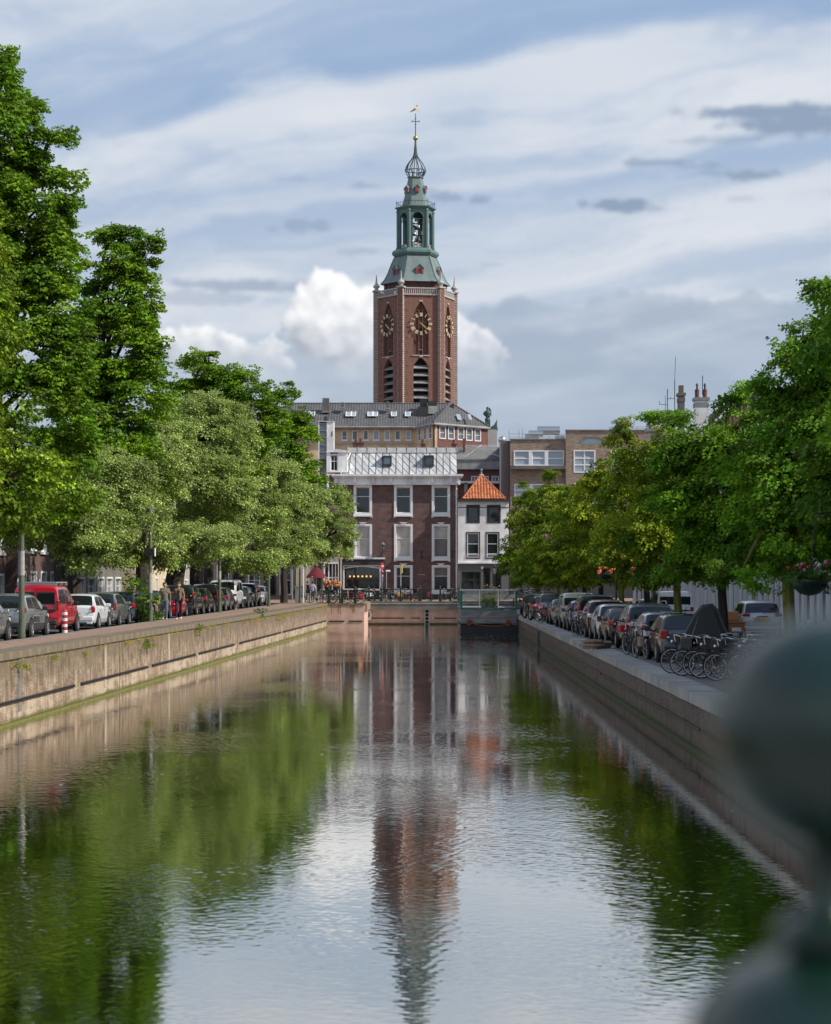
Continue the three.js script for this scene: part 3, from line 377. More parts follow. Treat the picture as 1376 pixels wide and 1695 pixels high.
  // open onion crown of twelve ribs
  const rib = [[1.25, 293.8], [1.7, 289], [1.92, 284], [1.9, 280], [1.55, 273], [1.0, 266.5], [.5, 260], [.28, 254], [.2, 247]].map(([r, p]) => [r, Y(p)]);
  for (let i = 0; i < 12; i++) { const a = i * 30 * Math.PI / 180; obj('crown_rib', [tube(rib.map(([r, y]) => V(Math.sin(a) * r, y, Math.cos(a) * r)), .085, 20, 5)], M.copperDark, t); }
  obj('crown_ring', [new THREE.TorusGeometry(1.95, .09, 6, 36).rotateX(Math.PI / 2).translate(0, Y(282.6), 0), ...Array.from({ length: 8 }, (_, i) => { const a = i * Math.PI / 4; return tube([V(Math.sin(a) * 1.9, Y(283), Math.cos(a) * 1.9), V(Math.sin(a + .3) * 1.5, Y(287), Math.cos(a + .3) * 1.5), V(Math.sin(a) * 1.2, Y(293), Math.cos(a) * 1.2)], .06, 8, 4); })], M.copperDark, t);
  obj('spire_needle', [lathe([[.34, Y(262)], [.42, Y(255)], [.3, Y(253.5)], [.3, Y(247)], [.2, Y(240)], [.16, Y(231)]], 12), lathe([[.1, Y(226)], [.07, Y(188)]], 8)], M.copperDark, t);
  obj('gilt_ball', [new THREE.SphereGeometry(.48, 20, 14).translate(0, Y(228.7), 0)], M.gold, t);
  const cr = obj('cross', [box(1.5, .12, .12, 0, Y(201), 0, 0, -.15), box(.12, 1.9, .1, 0, Y(201), 0), ...[[-.7, 0], [.7, 0]].map(([x]) => box(.1, .42, .1, x * Math.cos(.15), Y(201), x * Math.sin(.15))), box(.5, .1, .1, 0, Y(205.5), 0), box(.36, .1, .1, 0, Y(196.5), 0)], M.copperDark, t);
  // the weathervane: a stork on one leg
  const vane = obj('weathervane', [tube([V(-.95, Y(185.5), 0), V(-.5, Y(182.8), 0), V(-.05, Y(180.6), 0), V(.12, Y(179.5), 0)], .12, 14, 8).scale(1, 1, 1), lathe([[0, -.75], [.12, -.5], [.2, -.1], [.2, .2], [.1, .5], [0, .6]], 10).rotateZ(-.95).translate(-.2, Y(181.2), 0), tube([V(.15, Y(180), 0), V(.3, Y(178), 0), V(.28, Y(176), 0), V(.2, Y(174.6), 0)], .085, 12, 6), new THREE.SphereGeometry(.13, 10, 8).translate(.26, Y(174), 0), rod(V(.3, Y(174), 0), V(.85, Y(174.5), 0), .05, 5, .015), rod(V(.02, Y(181), 0), V(.45, Y(184), 0), .04, 4), rod(V(.45, Y(184), 0), V(.85, Y(181.6), 0), .03, 4)], M.gold, t);
  vane.rotation.y = .1;
}

// ---------------------------------------------------------------- windows
// a window set into an opening x0..x1, y0..y1 of a wall whose front is z = 0 in its group; surround, sash bars, panes, sill
function windowIn(t, x0, x1, y0, y1, z, o = {}) {
  const fr = o.frame ?? .12, dep = o.depth ?? .1, mat = o.mat ?? M.whiteTrim, gz = z - (o.recess ?? .14);
  const w = obj('window', frameOf(x0, x1, y0, y1, fr, (o.recess ?? .14) + dep, z + dep), mat, t);
  const ix0 = x0 + fr, ix1 = x1 - fr, iy0 = y0 + fr, iy1 = y1 - fr, rows = o.rows ?? [0, .5, 1], cols = o.cols ?? [0, 1], b = o.bar ?? .05;
  const bars = []; for (const r of rows.slice(1, -1)) bars.push(span(ix0, ix1, mix(iy0, iy1, r) - b / 2, mix(iy0, iy1, r) + b / 2, gz - .03, gz + .05)); for (const c of cols.slice(1, -1)) bars.push(span(mix(ix0, ix1, c) - b / 2, mix(ix0, ix1, c) + b / 2, iy0, iy1, gz - .03, gz + .044));
  if (o.sash) bars.push(...frameOf(ix0 + .002, ix1 - .002, iy0 + .002, iy1 - .002, o.sash, .1, gz + .06));
  if (bars.length) obj('sash', bars, o.sashMat ?? mat, w);
  for (let r = 0; r < rows.length - 1; r++) for (let c = 0; c < cols.length - 1; c++) { const p = share('pane', new THREE.PlaneGeometry((ix1 - ix0) * (cols[c + 1] - cols[c]), (iy1 - iy0) * (rows[r + 1] - rows[r])), o.panes?.[r] ?? o.glass ?? M.glass, w, [mix(ix0, ix1, (cols[c] + cols[c + 1]) / 2), mix(iy0, iy1, (rows[r] + rows[r + 1]) / 2), gz]); p.rotation.set((hash(Math.round(x0 * 97), r) - .5) * .012, (hash(Math.round(y0 * 91 + x0 * 13), c) - .5) * .012, 0); }
  if (o.sill) obj('sill', [span(x0 - o.sill, x1 + o.sill, y0 - .14, y0 - .002, z - .05, z + dep + .1)], o.sillMat ?? mat, w);
  if (o.key) obj('keystone', [span((x0 + x1) / 2 - .22, (x0 + x1) / 2 + .22, y1 - fr * .4, y1 + .1, z, z + dep + .06), span((x0 + x1) / 2 - .34, (x0 + x1) / 2 + .34, y1 + .102, y1 + .16, z, z + dep + .09)], mat, w);
  if (o.ears) obj('bracket', [span(x0 - .06, x0 + fr + .02, y0 - .22, y0 - .145, z, z + dep + .02), span(x1 - fr - .02, x1 + .06, y0 - .22, y0 - .145, z, z + dep + .02)], mat, w);
  return w;
}
// ---------------------------------------------------------------- the brown canal house at the head of the water
{
  const D = 183, X = (p) => pxX(p, D), Y = (p) => pyY(p, D), t = thing('brick_house', 'dark brown brick house with tall white windows and zinc mansard roof', 'house', [0, 0, -D]);
  const cols = [[585.6, 616], [652.5, 683.4], [714.9, 745.3]], rows = [[803, 852.5], [867.5, 925.5], [935.5, 981]];
  const holes = []; for (const [i, c] of cols.entries()) for (const [j, r] of rows.entries()) if (!(i === 0 && j === 2)) holes.push([X(c[0]) + .05, X(c[1]) - .05, Y(r[1]) + .05, Y(r[0]) - .05]);
  const shop = [X(568), X(631), Y(977), Y(935)]; holes.push(shop);
  obj('brick_wall', [wall(X(545), X(757.5), Y(982), Y(786), holes, .35)], M.houseBrick, t); obj('plinth', [span(X(632), X(757), 1.9, Y(982) - .003, -.35, .05)], M.dark, t); obj('side_wall', [span(X(545), X(545) + .3, 1.9, Y(786), -9, -.36), span(X(757.5) - .3, X(757.5), 1.9, Y(786), -9, -.36)], M.houseBrick, t); obj('back_wall', [span(X(545), X(757.5), 1.9, Y(786), -9.3, -9)], M.houseBrick, t); obj('interior_wall', [span(X(545) + .31, X(757.5) - .31, 1.9, Y(786), -3.2, -3)], M.dark, t);
  for (const [i, c] of cols.entries()) for (const [j, r] of rows.entries()) if (!(i === 0 && j === 2)) {
    const low = j === 2; windowIn(t, X(c[0]), X(c[1]), Y(r[1]), Y(r[0]), 0, { frame: .19, depth: .06, recess: .2, rows: j === 0 ? [0, .64, 1] : low ? [0, .62, 1] : [0, .6, 1], sash: .07, sill: .02, key: true, ears: !low, panes: j === 1 ? (i === 2 ? [M.curtainDim, M.curtain] : [M.curtain, M.curtain]) : low && i === 2 ? [M.glass, M.curtainDim] : undefined });
  }
  { // shop front
    const [x0, x1, yb, yt] = shop, w = obj('shop_window', [...frameOf(x0, x1, yb, yt, .14, .2, .06)], M.whiteTrim, t);
    obj('pane', [span(x0 + .14, x1 - .14, yb + .14, yt - .14, -.12, -.1)], M.clear, w); obj('transom', [tube([V(x0 + .1, yt - .3, .04), V((x0 + x1) / 2, yt - .12, .04), V(x1 - .1, yt - .3, .04)], .06, 16, 5)], M.whiteTrim, w);
    obj('fascia', [span(X(560), X(637), Y(934.5), Y(925.8), .002, .22)], M.dark, t); obj('fascia_cornice', [span(X(559), X(637.5), Y(925.6), Y(923), .003, .3)], M.whiteTrim, t); obj('white_door_frame', [...frameOf(X(548), X(566), 1.95, Y(930), .12, .15, .04)], M.whiteTrim, t);
    obj('counter', [span(x0 + .2, x1 - .2, 2.0, yb + .75, -2.2, -1.7)], M.dark, t); obj('bench', [span(X(574), X(633), Y(977), Y(974.5), .3, .75), span(X(576), X(578), 1.95, Y(977) - .003, .32, .7), span(X(629), X(631), 1.95, Y(977) - .003, .32, .7)], M.whiteTrim, t);
    for (let i = 0; i < 6; i++) { const x = mix(X(579), X(613.5), i / 5), y = Y(954); const l = thing('pendant_lamp', `warm glowing pendant lamp in the cafe window, ${['first', 'second', 'third', 'fourth', 'fifth', 'sixth'][i]} of six from the left`, 'lamp', [x, y, -D - .8], 0, 'pendant lamps in the cafe window'); const bulb = obj('bulb', [new THREE.SphereGeometry(.085, 10, 8)], std([.9, .5, .2], .4, { emissive: new THREE.Color(1, .45, .12), emissiveIntensity: 1.6 }), l); obj('cord', [cyl(.012, .012, Y(936) - y, 0, (Y(936) - y) / 2 + .08, 0, 5)], M.black, l); }
    const pl = new THREE.PointLight(new THREE.Color(1, .6, .28), .15, 12); pl.position.set((X(579) + X(613)) / 2, Y(955), -D - .55); pl.shadow.radius = 8; pl.castShadow = true; pl.name = 'cafe_lamp_light'; scene.add(pl);
  }
  obj('cornice', [span(X(549.5), X(766.8), Y(788.5), Y(785.5), -.3, .75), span(X(551), X(765.5), Y(791), Y(788.5) - .003, -.3, .55), span(X(553), X(762), Y(801), Y(791) - .003, .003, .3), span(X(553), X(762), Y(802.6), Y(801) - .003, .003, .42)], M.white, t);
  { const g = []; for (const p of [557, 588, 618, 647, 686, 716, 746, 758]) g.push(span(X(p) - .12, X(p) + .12, Y(800), Y(791.2), .305, .5)); obj('console', g, M.white, t); }
  { // mansard of zinc lozenges between standing seams
    const zb = .1, zt = -1.55, yb = Y(785.3), yt = Y(748.3), pt = (px, v) => V(X(px), mix(yb, yt, v), mix(zb, zt, v));
    const L = (v) => mix(566, 580.5, v), Rr = 756.5; obj('mansard_deck', [poly([pt(562, 0), pt(Rr, 0), pt(Rr, 1), pt(578, 1)].map((p) => p.add(V(0, -.05, -.05))), [[0, 1, 2, 3]])], M.lead, t);
    const N = 17, seams = [];
    for (let c = 0; c < N; c++) {
      const a = mix(566, Rr, c / N), b = mix(566, Rr, (c + 1) / N), gap = .25;
      const cuts = [-.33, 0, .33, .66, 1, 1.33];
      for (let j = 0; j < cuts.length - 1; j++) {
        // each sheet slopes across its bay
        const q = [[a + gap, cuts[j] + .33], [b - gap, cuts[j]], [b - gap, cuts[j + 1] - .012], [a + gap, cuts[j + 1] + .33 - .012]].map(([p, v]) => [Math.max(p, L(clamp(v))), clamp(v)]);
        if (Math.abs(q[0][1] - q[3][1]) < .02 && Math.abs(q[1][1] - q[2][1]) < .02) continue;
        if (q[1][0] - q[0][0] < .5) continue;
        const lift = (hash(c, j) * .02), g = poly(q.map(([p, v]) => pt(p, v).add(V(0, lift * .5, .015 + lift))), [[0, 1, 2, 3]]); obj('zinc_panel', [g], M.zinc[Math.floor(hash(j + 3, c) * 3)], t);
      }
      seams.push(rod(pt(Math.max(a, L(0)), 0).add(V(0, 0, .03)), pt(Math.max(a, L(1)), 1).add(V(0, 0, .03)), .045, 5));
      for (const v of [0, .33, .66]) { const q = [Math.max(a, L(v + .33)), v + .33]; seams.push(rod(pt(q[0], clamp(q[1])).add(V(0, 0, .035)), pt(b, v).add(V(0, 0, .035)), .024, 4)); }
    }
    obj('standing_seam', seams, M.darkConcrete, t); obj('hip_flashing', [rod(pt(564.5, 0).add(V(0, 0, .05)), pt(579.5, 1).add(V(0, 0, .05)), .07, 6)], M.white, t);
    obj('side_slope', [poly([pt(564, 0), pt(579, 1), V(X(579), yt, -8), V(X(564), yb, -8)], [[0, 1, 2, 3]]), poly([pt(Rr, 0), pt(Rr, 1), V(X(Rr), yt, -8), V(X(Rr), yb, -8)], [[0, 1, 2, 3]])], M.lead, t);
    for (let i = 0; i < 11; i++) { const a = mix(575, 757, i / 11), b = mix(575, 757, (i + 1) / 11); obj('ridge_sheet', [poly([V(X(a) + .03, yt + .03, zt + .1), V(X(b) - .03, yt + .03, zt + .1), V(X(b) - .03, Y(738.5), zt - .5), V(X(a) + .03, Y(738.5), zt - .5)], [[0, 1, 2, 3]])], M.concrete, t); } obj('ridge_post', Array.from({ length: 12 }, (_, i) => { const a = mix(575, 757, i / 11); return rod(V(X(a), yt, zt + .14), V(X(a), Y(737.5), zt - .45), .045, 5); }), M.lead, t);
    obj('roof_top', [span(X(575), X(757), Y(741), Y(740.4), -8, zt - .5)], M.lead, t);
    for (const [p0, p1, q0, q1] of [[632.5, 648.5, 754, 770.5], [702, 718.5, 753.5, 771.5]]) { const v0 = (785.3 - q1) / 37, v1 = (785.3 - q0) / 37, a = pt(p0, v0), b = pt(p1, v1); const w = obj('window', [span(a.x, b.x, a.y, a.y + .14, mix(zb, zt, v1) - .1, a.z + .28), span(a.x, b.x, b.y - .14, b.y, mix(zb, zt, v1) - .1, a.z + .4), span(a.x, a.x + .14, a.y + .141, b.y - .141, mix(zb, zt, v1) - .1, a.z + .3), span(b.x - .14, b.x, a.y + .141, b.y - .141, mix(zb, zt, v1) - .1, a.z + .3)], M.dark, t); obj('pane', [span(a.x + .14, b.x - .14, a.y + .14, b.y - .14, a.z + .08, a.z + .1)], p0 < 650 ? M.skyGlass : M.paleGlass, w); }
    const d = obj('dormer', [span(X(541), X(547), Y(782), Y(749), -2.4, .2), span(X(560), X(575), Y(782), Y(749), -2.4, .199), span(X(547), X(560), Y(782), Y(780), -2.4, .198), prism([[X(540), Y(749)], [X(577), Y(749)], [X(575), Y(746.6)], [X(559), Y(743.5)], [X(542), Y(746.6)]], 2.7).translate(0, 0, -2.4)], M.white, t); obj('window', [...frameOf(X(547), X(559.9), Y(780), Y(752), .1, .15, .12), span(X(553.2), X(554), Y(780), Y(752), 0, .1), span(X(547.1), X(559.8), Y(764), Y(763), 0, .11)], M.whiteTrim, d); obj('pane', [span(X(547.5), X(559.5), Y(779.5), Y(752.5), -.02, 0)], M.glass, d);
  }
  for (const [p, q, h, w] of [[583, 601, 726, 12], [697, 704, 728, 7], [749, 757, 728, 8]]) { const c = obj('chimney', [span(X(p), X(q), Y(743), Y(h + 4), -3.6, -2.9), span(X(p) - .05, X(q) + .05, Y(h + 4) + .002, Y(h + 2.5), -3.65, -2.85)], M.redBrick, t); const n = q - p > 10 ? 2 : 1; for (let i = 0; i < n; i++) obj('chimney_pot', [cyl(.16, .13, .4, mix(X(p), X(q), (i + .6) / (n + .2)), Y(h + 2.5) + .2, -3.25, 10)], M.redBrick, c); }
  obj('drain_pipe', [cyl(.07, .07, Y(802) - 1.95, X(755.8), (Y(802) + 1.95) / 2, .12, 8), ...[820, 850, 880, 910, 940].map((p) => cyl(.1, .1, .1, X(755.8), Y(p), .12, 8)), rod(V(X(755.8), Y(802), .12), V(X(760), Y(791), .4), .07, 6)], M.whiteTrim, t);
  obj('wall_anchor', [span(X(696.8), X(698.4), Y(923), Y(912), .0, .08), box(.2, .1, .1, X(697.6), Y(914), .05), box(.14, .2, .12, X(698.5), Y(922), .06)], M.iron, t); obj('wall_anchor', [span(X(748.6), X(750.2), Y(922), Y(912), .0, .06)], M.iron, t); obj('stone_plaque', [span(X(691), X(704), Y(951.8), Y(950.6), .0, .05)], M.paleStone, t);
  // lantern bracketed on the wall
  const l = thing('wall_lantern', 'copper green lantern bracketed on the brown brick wall above the cafe', 'lantern', [X(634), Y(908), -D + .55]);
  obj('bracket', [tube([V(0, -.35, -.5), V(-.05, -.25, -.2), V(0, 0, 0)], .035, 10, 6), tube([V(0, -.9, -.52), V(-.1, -.7, -.45), V(0, -.35, -.5)], .05, 8, 6)], M.iron, l); obj('cap', [lathe([[.02, .62], [.06, .56], [.24, .4], [.3, .3], [.1, .3]], 6)], M.copper, l); obj('glass', [lathe([[.1, 0], [.22, .3]], 6)], M.paleGlass, l); obj('base', [lathe([[0, -.1], [.07, -.06], [.11, 0], [.05, .02]], 6)], M.copper, l);
}
// the small white house with the orange roof
{
  const D = 181, X = (p) => pxX(p, D), Y = (p) => pyY(p, D), t = thing('white_house', 'narrow white plastered house with orange tiled pyramid roof and grey shopfront', 'house', [0, 0, -D]);
  const up = [[772, 794.5, 835.5, 866], [806, 829, 835.5, 866]], lo = [[771.5, 795, 880.5, 925], [804, 827, 880.5, 925]], shopH = [[764, 796, 946, 978], [800, 812, 940, 978], [815, 830, 940, 978]];
  const hs = [...up, ...lo].map(([a, b, c, d]) => [X(a) + .02, X(b) - .02, Y(d) + .02, Y(c) - .02]);
  obj('plaster_wall', [wall(X(758.5), X(842.5), Y(931), Y(829), hs, .3)], M.white, t); obj('shopfront', [wall(X(758.5), X(842.5), 1.93, Y(933), shopH.map(([a, b, c, d]) => [X(a), X(b), Y(d), Y(c)]), .25)], std([.11, .115, .12], .6), t); obj('ledge', [span(X(757.5), X(843), Y(933) + .002, Y(930.5), -.2, .2)], M.white, t); obj('frieze', [span(X(758.6), X(842), Y(840.4), Y(839.2), .002, .04)], M.dark, t);
  obj('side_wall', [span(X(758.5), X(758.5) + .25, 1.93, Y(829), -7, -.31), span(X(842.5) - .25, X(842.5), 1.93, Y(829), -7, -.31), span(X(758.5), X(842.5), 1.93, Y(829), -7.3, -7.01)], M.white, t);
  for (const [i, [a, b, c, d]] of up.entries()) windowIn(t, X(a), X(b), Y(d), Y(c), 0, { frame: .13, depth: .03, mat: M.dark, rows: [0, 1], glass: i ? M.glass : M.glass, sash: .08, sashMat: M.dark });
  for (const [a, b, c, d] of lo) { const w = windowIn(t, X(a), X(b), Y(d), Y(c), 0, { frame: .1, depth: .03, mat: M.dark, rows: [0, .16, .56, 1], sash: .08, sashMat: M.whiteTrim, recess: .08 }); obj('guard_rail', [span(X(a + 1), X(b - 1), Y(919), Y(918), .04, .09), span(X(a + 1), X(b - 1), Y(922.5), Y(921.5), .04, .09)], M.whiteTrim, w); }
  for (const [a, b, c, d] of shopH) windowIn(t, X(a), X(b), Y(d), Y(c), -.05, { frame: .07, depth: .0, mat: M.dark, rows: a === 764 ? [0, .54, .6, 1] : [0, .58, 1], cols: a === 764 ? [0, .33, .66, 1] : [0, 1], sash: .05, sashMat: M.plastic });
  obj('eave', [span(X(757), X(845), Y(830.5), Y(827), -.3, .4)], M.dark, t);
  // hipped roof with pantiles
  const A = V(X(766), Y(826.5), .3), B = V(X(836.5), Y(826.5), .3), C = V(X(798.5), Y(784.5), -2.6), Bk = V(X(798.5), Y(784.5), -5), A2 = V(X(766), Y(826.5), -7), B2 = V(X(836.5), Y(826.5), -7);
  obj('roof_deck', [poly([A, B, C, Bk, A2, B2].map((p) => p.clone().add(V(0, -.06, -.05))), [[0, 1, 2], [1, 5, 3, 2], [0, 2, 3, 4]])], M.orangeTile[1], t);
  const tiles = [[], [], []], ROWS = 14, up1 = C.clone().sub(A.clone().add(B).multiplyScalar(.5)), n = V(0, -up1.z, up1.y).normalize(); if (n.y < 0) n.negate();
  for (let r = 0; r < ROWS; r++) {
    const v = r / ROWS, v2 = (r + 1.12) / ROWS, xl = mix(A.x, C.x, v + .03), xr = mix(B.x, C.x, v + .03), w = .27, base = A.clone().lerp(C, v), top = A.clone().lerp(C, Math.min(1, v2));
    const c0 = Math.ceil((xl - X(798.5)) / w), c1 = Math.floor((xr - X(798.5)) / w);
    for (let c = c0; c <= c1; c++) { const x = X(798.5) + c * w, P = (dx, lift, q) => V(x + dx, q.y, q.z).addScaledVector(n, lift), f = []; const prof = [[-.13, .0], [-.07, .075], [0, .095], [.06, .06], [.1, .01], [.15, .0]]; for (const [dx, l] of prof) f.push(P(dx, l + .05, base), P(dx, l, top)); const fc = []; for (let k = 0; k < prof.length - 1; k++) fc.push([k * 2, k * 2 + 2, k * 2 + 3, k * 2 + 1]); fc.push([0, 2, 4, 6, 8, 10]); tiles[Math.floor(hash(r, c + 40) * 3)].push(poly(f, fc)); }
  }
  tiles.forEach((g, i) => { const m = obj('roof_tile', g, M.orangeTile[i], t); m.userData.kind = 'stuff'; });
  const hip = (a, b) => { const g = []; for (let i = 0; i < 12; i++) { const p = a.clone().lerp(b, i / 12), q = a.clone().lerp(b, (i + 1.15) / 12); g.push(rod(p.add(V(0, .06, .02)), q.add(V(0, .02, .02)), .12, 8, .09)); } return g; };
  obj('hip_tile', [...hip(A, C), ...hip(B, C)], M.orangeTile[1], t); obj('ridge_finial', [lathe([[.3, -.12], [.22, .08], [.08, .16], [.06, .45], [.16, .5], [.03, .62]].map(([r, h]) => [r, h + C.y]), 10, C.x, 0, C.z)], M.lead, t);
  obj('chimney', [span(X(769), X(774.5), Y(826), Y(799), -1.6, -1.0), span(X(768.4), X(775), Y(799) + .002, Y(797.5), -1.65, -.95)], M.darkConcrete, t);
  const l = thing('wall_lantern', 'small pale lantern hung over the grey shopfront of the white house', 'lantern', [X(797.5), Y(942), -D + .35]); obj('bracket', [tube([V(0, .3, -.34), V(0, .42, -.2), V(0, .3, 0)], .03, 8, 5)], M.iron, l); obj('glass', [lathe([[.1, 0], [.17, .25]], 6)], M.curtain, l); obj('cap', [lathe([[.2, .25], [.05, .36], [.0, .4]], 6)], M.iron, l);
}

// ---------------------------------------------------------------- buildings behind
{ // long apartment block with dark tiled roofs
  const D = 240, X = (p, d = D) => pxX(p, d), Y = (p, d = D) => pyY(p, d), t = thing('apartment_block', 'long yellow apartment block under a dark tiled roof below the church tower', 'building', [0, 0, 0]);
  const yw = blotMat([.72, .55, .36], .85, .3), top = Y(707), ws = [[510, 520], [566, 575], [583, 592.5], [601.5, 610], [618, 628], [636.5, 646], [654, 663], [672, 681]], holes = ws.map(([a, b]) => [X(a), X(b), Y(728.5), Y(712.5)]);
  const front = new THREE.Group(); obj('wall', [wall(X(474), X(688), 2, top, holes, .4).translate(0, 0, -D)], yw, t); obj('string_course', [span(X(555), X(688), Y(735), Y(733.6), -D, -D + .1)], M.paleStone, t);
  const wg = new THREE.Group(); wg.position.z = -D; for (const [a, b] of ws) { const w = windowIn(t, X(a), X(b), Y(728.5), Y(712.5), 0, { frame: .09, depth: .05, recess: .15, rows: hash(a | 0, 2) > .5 ? [0, .35, 1] : [0, 1], glass: hash(a | 0, 5) > .4 ? M.paleGlass : M.skyGlass, sill: .06 }); w.position.z = -D; }
  obj('side_wall', [span(X(474), X(474) + .4, 2, top, -D - 14, -D - .41), span(X(474), X(760), 2, top, -D - 14.4, -D - 14)], yw, t);
  const A = V(X(472), Y(706.5), -D + .6), B = V(X(760), Y(706.5), -D + .6), C = V(X(472, 247), Y(668, 247), -247), E = V(X(748, 247), Y(668, 247), -247);
  const main = obj('roof', [poly([A, B, E, C], [[0, 1, 2, 3]]), poly([C, E, V(B.x, B.y, -D - 15), V(A.x, A.y, -D - 15)], [[0, 1, 2, 3]])], M.darkTile, t); obj('gutter', [rod(A.clone().add(V(0, -.1, .1)), V(X(690), Y(706.5) - .1, -D + .7), .13, 6)], M.lead, t); obj('ridge_cap', [rod(C, E, .14, 6)], M.darkTile, t);
  for (const [a, b] of [[505, 512], [513.5, 521], [573, 581], [582, 589], [609, 616.5], [618, 625], [648, 656], [671, 679]]) { const v = (p) => A.clone().lerp(C, p), p0 = .37, p1 = .56; const q = v(p0), r = v(p1); const w = obj('roof_window', [poly([V(X(a, 243), q.y + .2, q.z + .14), V(X(b, 243), q.y + .2, q.z + .14), V(X(b, 243), r.y + .2, r.z + .14), V(X(a, 243), r.y + .2, r.z + .14)], [[0, 1, 2, 3]])], M.skyGlass, t); obj('frame', [rod(V(X(a, 243), q.y + .2, q.z + .16), V(X(a, 243), r.y + .2, r.z + .16), .06, 4), rod(V(X(b, 243), q.y + .2, q.z + .16), V(X(b, 243), r.y + .2, r.z + .16), .06, 4), rod(V(X(a, 243), q.y + .2, q.z + .16), V(X(b, 243), q.y + .2, q.z + .16), .06, 4)], M.whiteTrim, w); }
  for (const [a, b, p0, p1] of [[534, 545, 659, 682], [565, 570, 666, 675], [640, 644, 664, 676]]) { const c = obj('chimney', [span(X(a, 243.5), X(b, 243.5), Y(p1, 243.5), Y(p0, 243.5), -244.4, -243.4)], M.darkConcrete, t); obj('flashing', [span(X(a, 243.5) - .1, X(b, 243.5) + .1, Y(p1 + 1, 243.5), Y(p1, 243.5) - .003, -244.4, -243.2)], M.paleStone, c); }
  obj('roof_dormer', [span(X(691, 243), X(709, 243), Y(689, 243), Y(674, 243), -246, -242.6), span(X(708, 243), X(724, 243), Y(672, 243), Y(664, 243), -246, -243)], M.dark, t); obj('white_wall', [span(X(709, 243) + .01, X(724, 243), Y(685, 243), Y(672, 243) - .01, -246, -242.9)], M.stone, t); obj('aerial_box', [box(.9, 1.1, .8, X(701, 244), Y(668, 244), -244.5)], M.iron, t);
  // the hip-ended wing turned towards the water
  const P = [V(X(687.5, 240), 0, -240), V(X(720, 233.5), 0, -233.5), V(X(808, 240), 0, -240), V(X(790, 250), 0, -250)], up = (p, y) => V(p.x, y, p.z), ye = top, red = M.redBrick, ap = V(X(746.5, 243), Y(667, 243), -243);
  const out = (p, s) => { const c = V(X(748, 243), 0, -243); return p.clone().sub(c).multiplyScalar(s).add(c); };
  obj('roof', [poly([up(out(P[0], 1.07), ye - .05), up(out(P[1], 1.07), ye - .05), up(out(P[2], 1.05), ye - .05), up(out(P[3], 1.07), ye - .05), ap], [[0, 1, 4], [1, 2, 4], [2, 3, 4], [3, 0, 4]])], M.darkTile, t); obj('hip_cap', [rod(up(out(P[1], 1.07), ye), ap, .13, 6), rod(up(out(P[2], 1.05), ye), ap, .13, 6)], M.darkTile, t); obj('eave', [rod(up(out(P[0], 1.07), ye - .15), up(out(P[1], 1.07), ye - .15), .16, 6), rod(up(out(P[1], 1.07), ye - .15), up(out(P[2], 1.05), ye - .15), .16, 6)], M.concrete, t);
  const wingWall = (a, b, mat, fr, wm) => { const len = Math.hypot(b.x - a.x, b.z - a.z), g = new THREE.Group(); const hs = fr.map(([u, w]) => [u * len, w * len, ye - 1.75, ye - .3]); const q = obj('wall', [wall(0, len, 2, ye - .1, hs, .3)], mat, t); q.position.copy(a); q.rotation.y = -Math.atan2(b.z - a.z, b.x - a.x); for (const h of hs) { const o = windowIn(t, h[0], h[1], h[2] - .05, h[3] + .05, 0, { frame: .1, depth: .05, recess: .12, rows: [0, .45, 1], cols: wm, glass: M.paleGlass }); o.position.copy(q.position); o.rotation.copy(q.rotation); } };
  wingWall(P[0], P[1], yw, [[.12, .3], [.42, .58], [.68, .86]], [0, 1]); wingWall(P[1], P[2], red, [[.08, .2], [.24, .36], [.42, .54], [.58, .7], [.74, .86]], [0, 1]);
  for (const [a, b] of [[757, 767], [776, 784]]) obj('roof_window', [poly([V(X(a), Y(698), -236.8), V(X(b - 3), Y(698), -237), V(X(b - 5.5), Y(687), -238.8), V(X(a - 2.5), Y(687), -238.6)], [[0, 1, 2, 3]])], M.skyGlass, t);
  obj('chimney', [span(X(747, 241), X(752, 241), Y(682, 241), Y(669, 241), -242, -241.2)], M.dark, t); obj('chimney_stack', [span(X(766.5, 205), X(770.5, 205), Y(800, 205), Y(726, 205), -206, -205)], M.redBrick, t);
}
{ // glazed lift shaft in front of the block
  const D = 225, X = (p) => pxX(p, D), Y = (p) => pyY(p, D), t = thing('lift_tower', 'grey glazed lift tower rising behind the zinc roof at its left end', 'lift tower', [0, 0, -D]);
  obj('shaft', [span(X(541), X(552.5), 2, Y(698), -2.2, 0), span(X(527), X(529), 2, Y(698), -2.2, 0), span(X(527), X(552.5), 2, Y(698), -2.5, -2.21), span(X(526.5), X(553), Y(698) + .003, Y(697), -2.6, .1)], M.white, t);
  for (let i = 0; i < 5; i++) { const a = Y(760 - i * 12), b = Y(749 - i * 12); obj('pane', [span(X(529.2), X(540.8), a, b, -.1, -.06)], M.paleGlass, t); obj('transom', [span(X(529.2), X(540.8), b, b + .05, -.12, .02)], M.galv, t); } obj('vent', [cyl(.25, .2, .8, X(539), Y(694), -1.2, 10)], M.iron, t); obj('oval_window', [span(X(549), X(550.5), Y(722), Y(714), .0, .03)], M.glass, t);
}
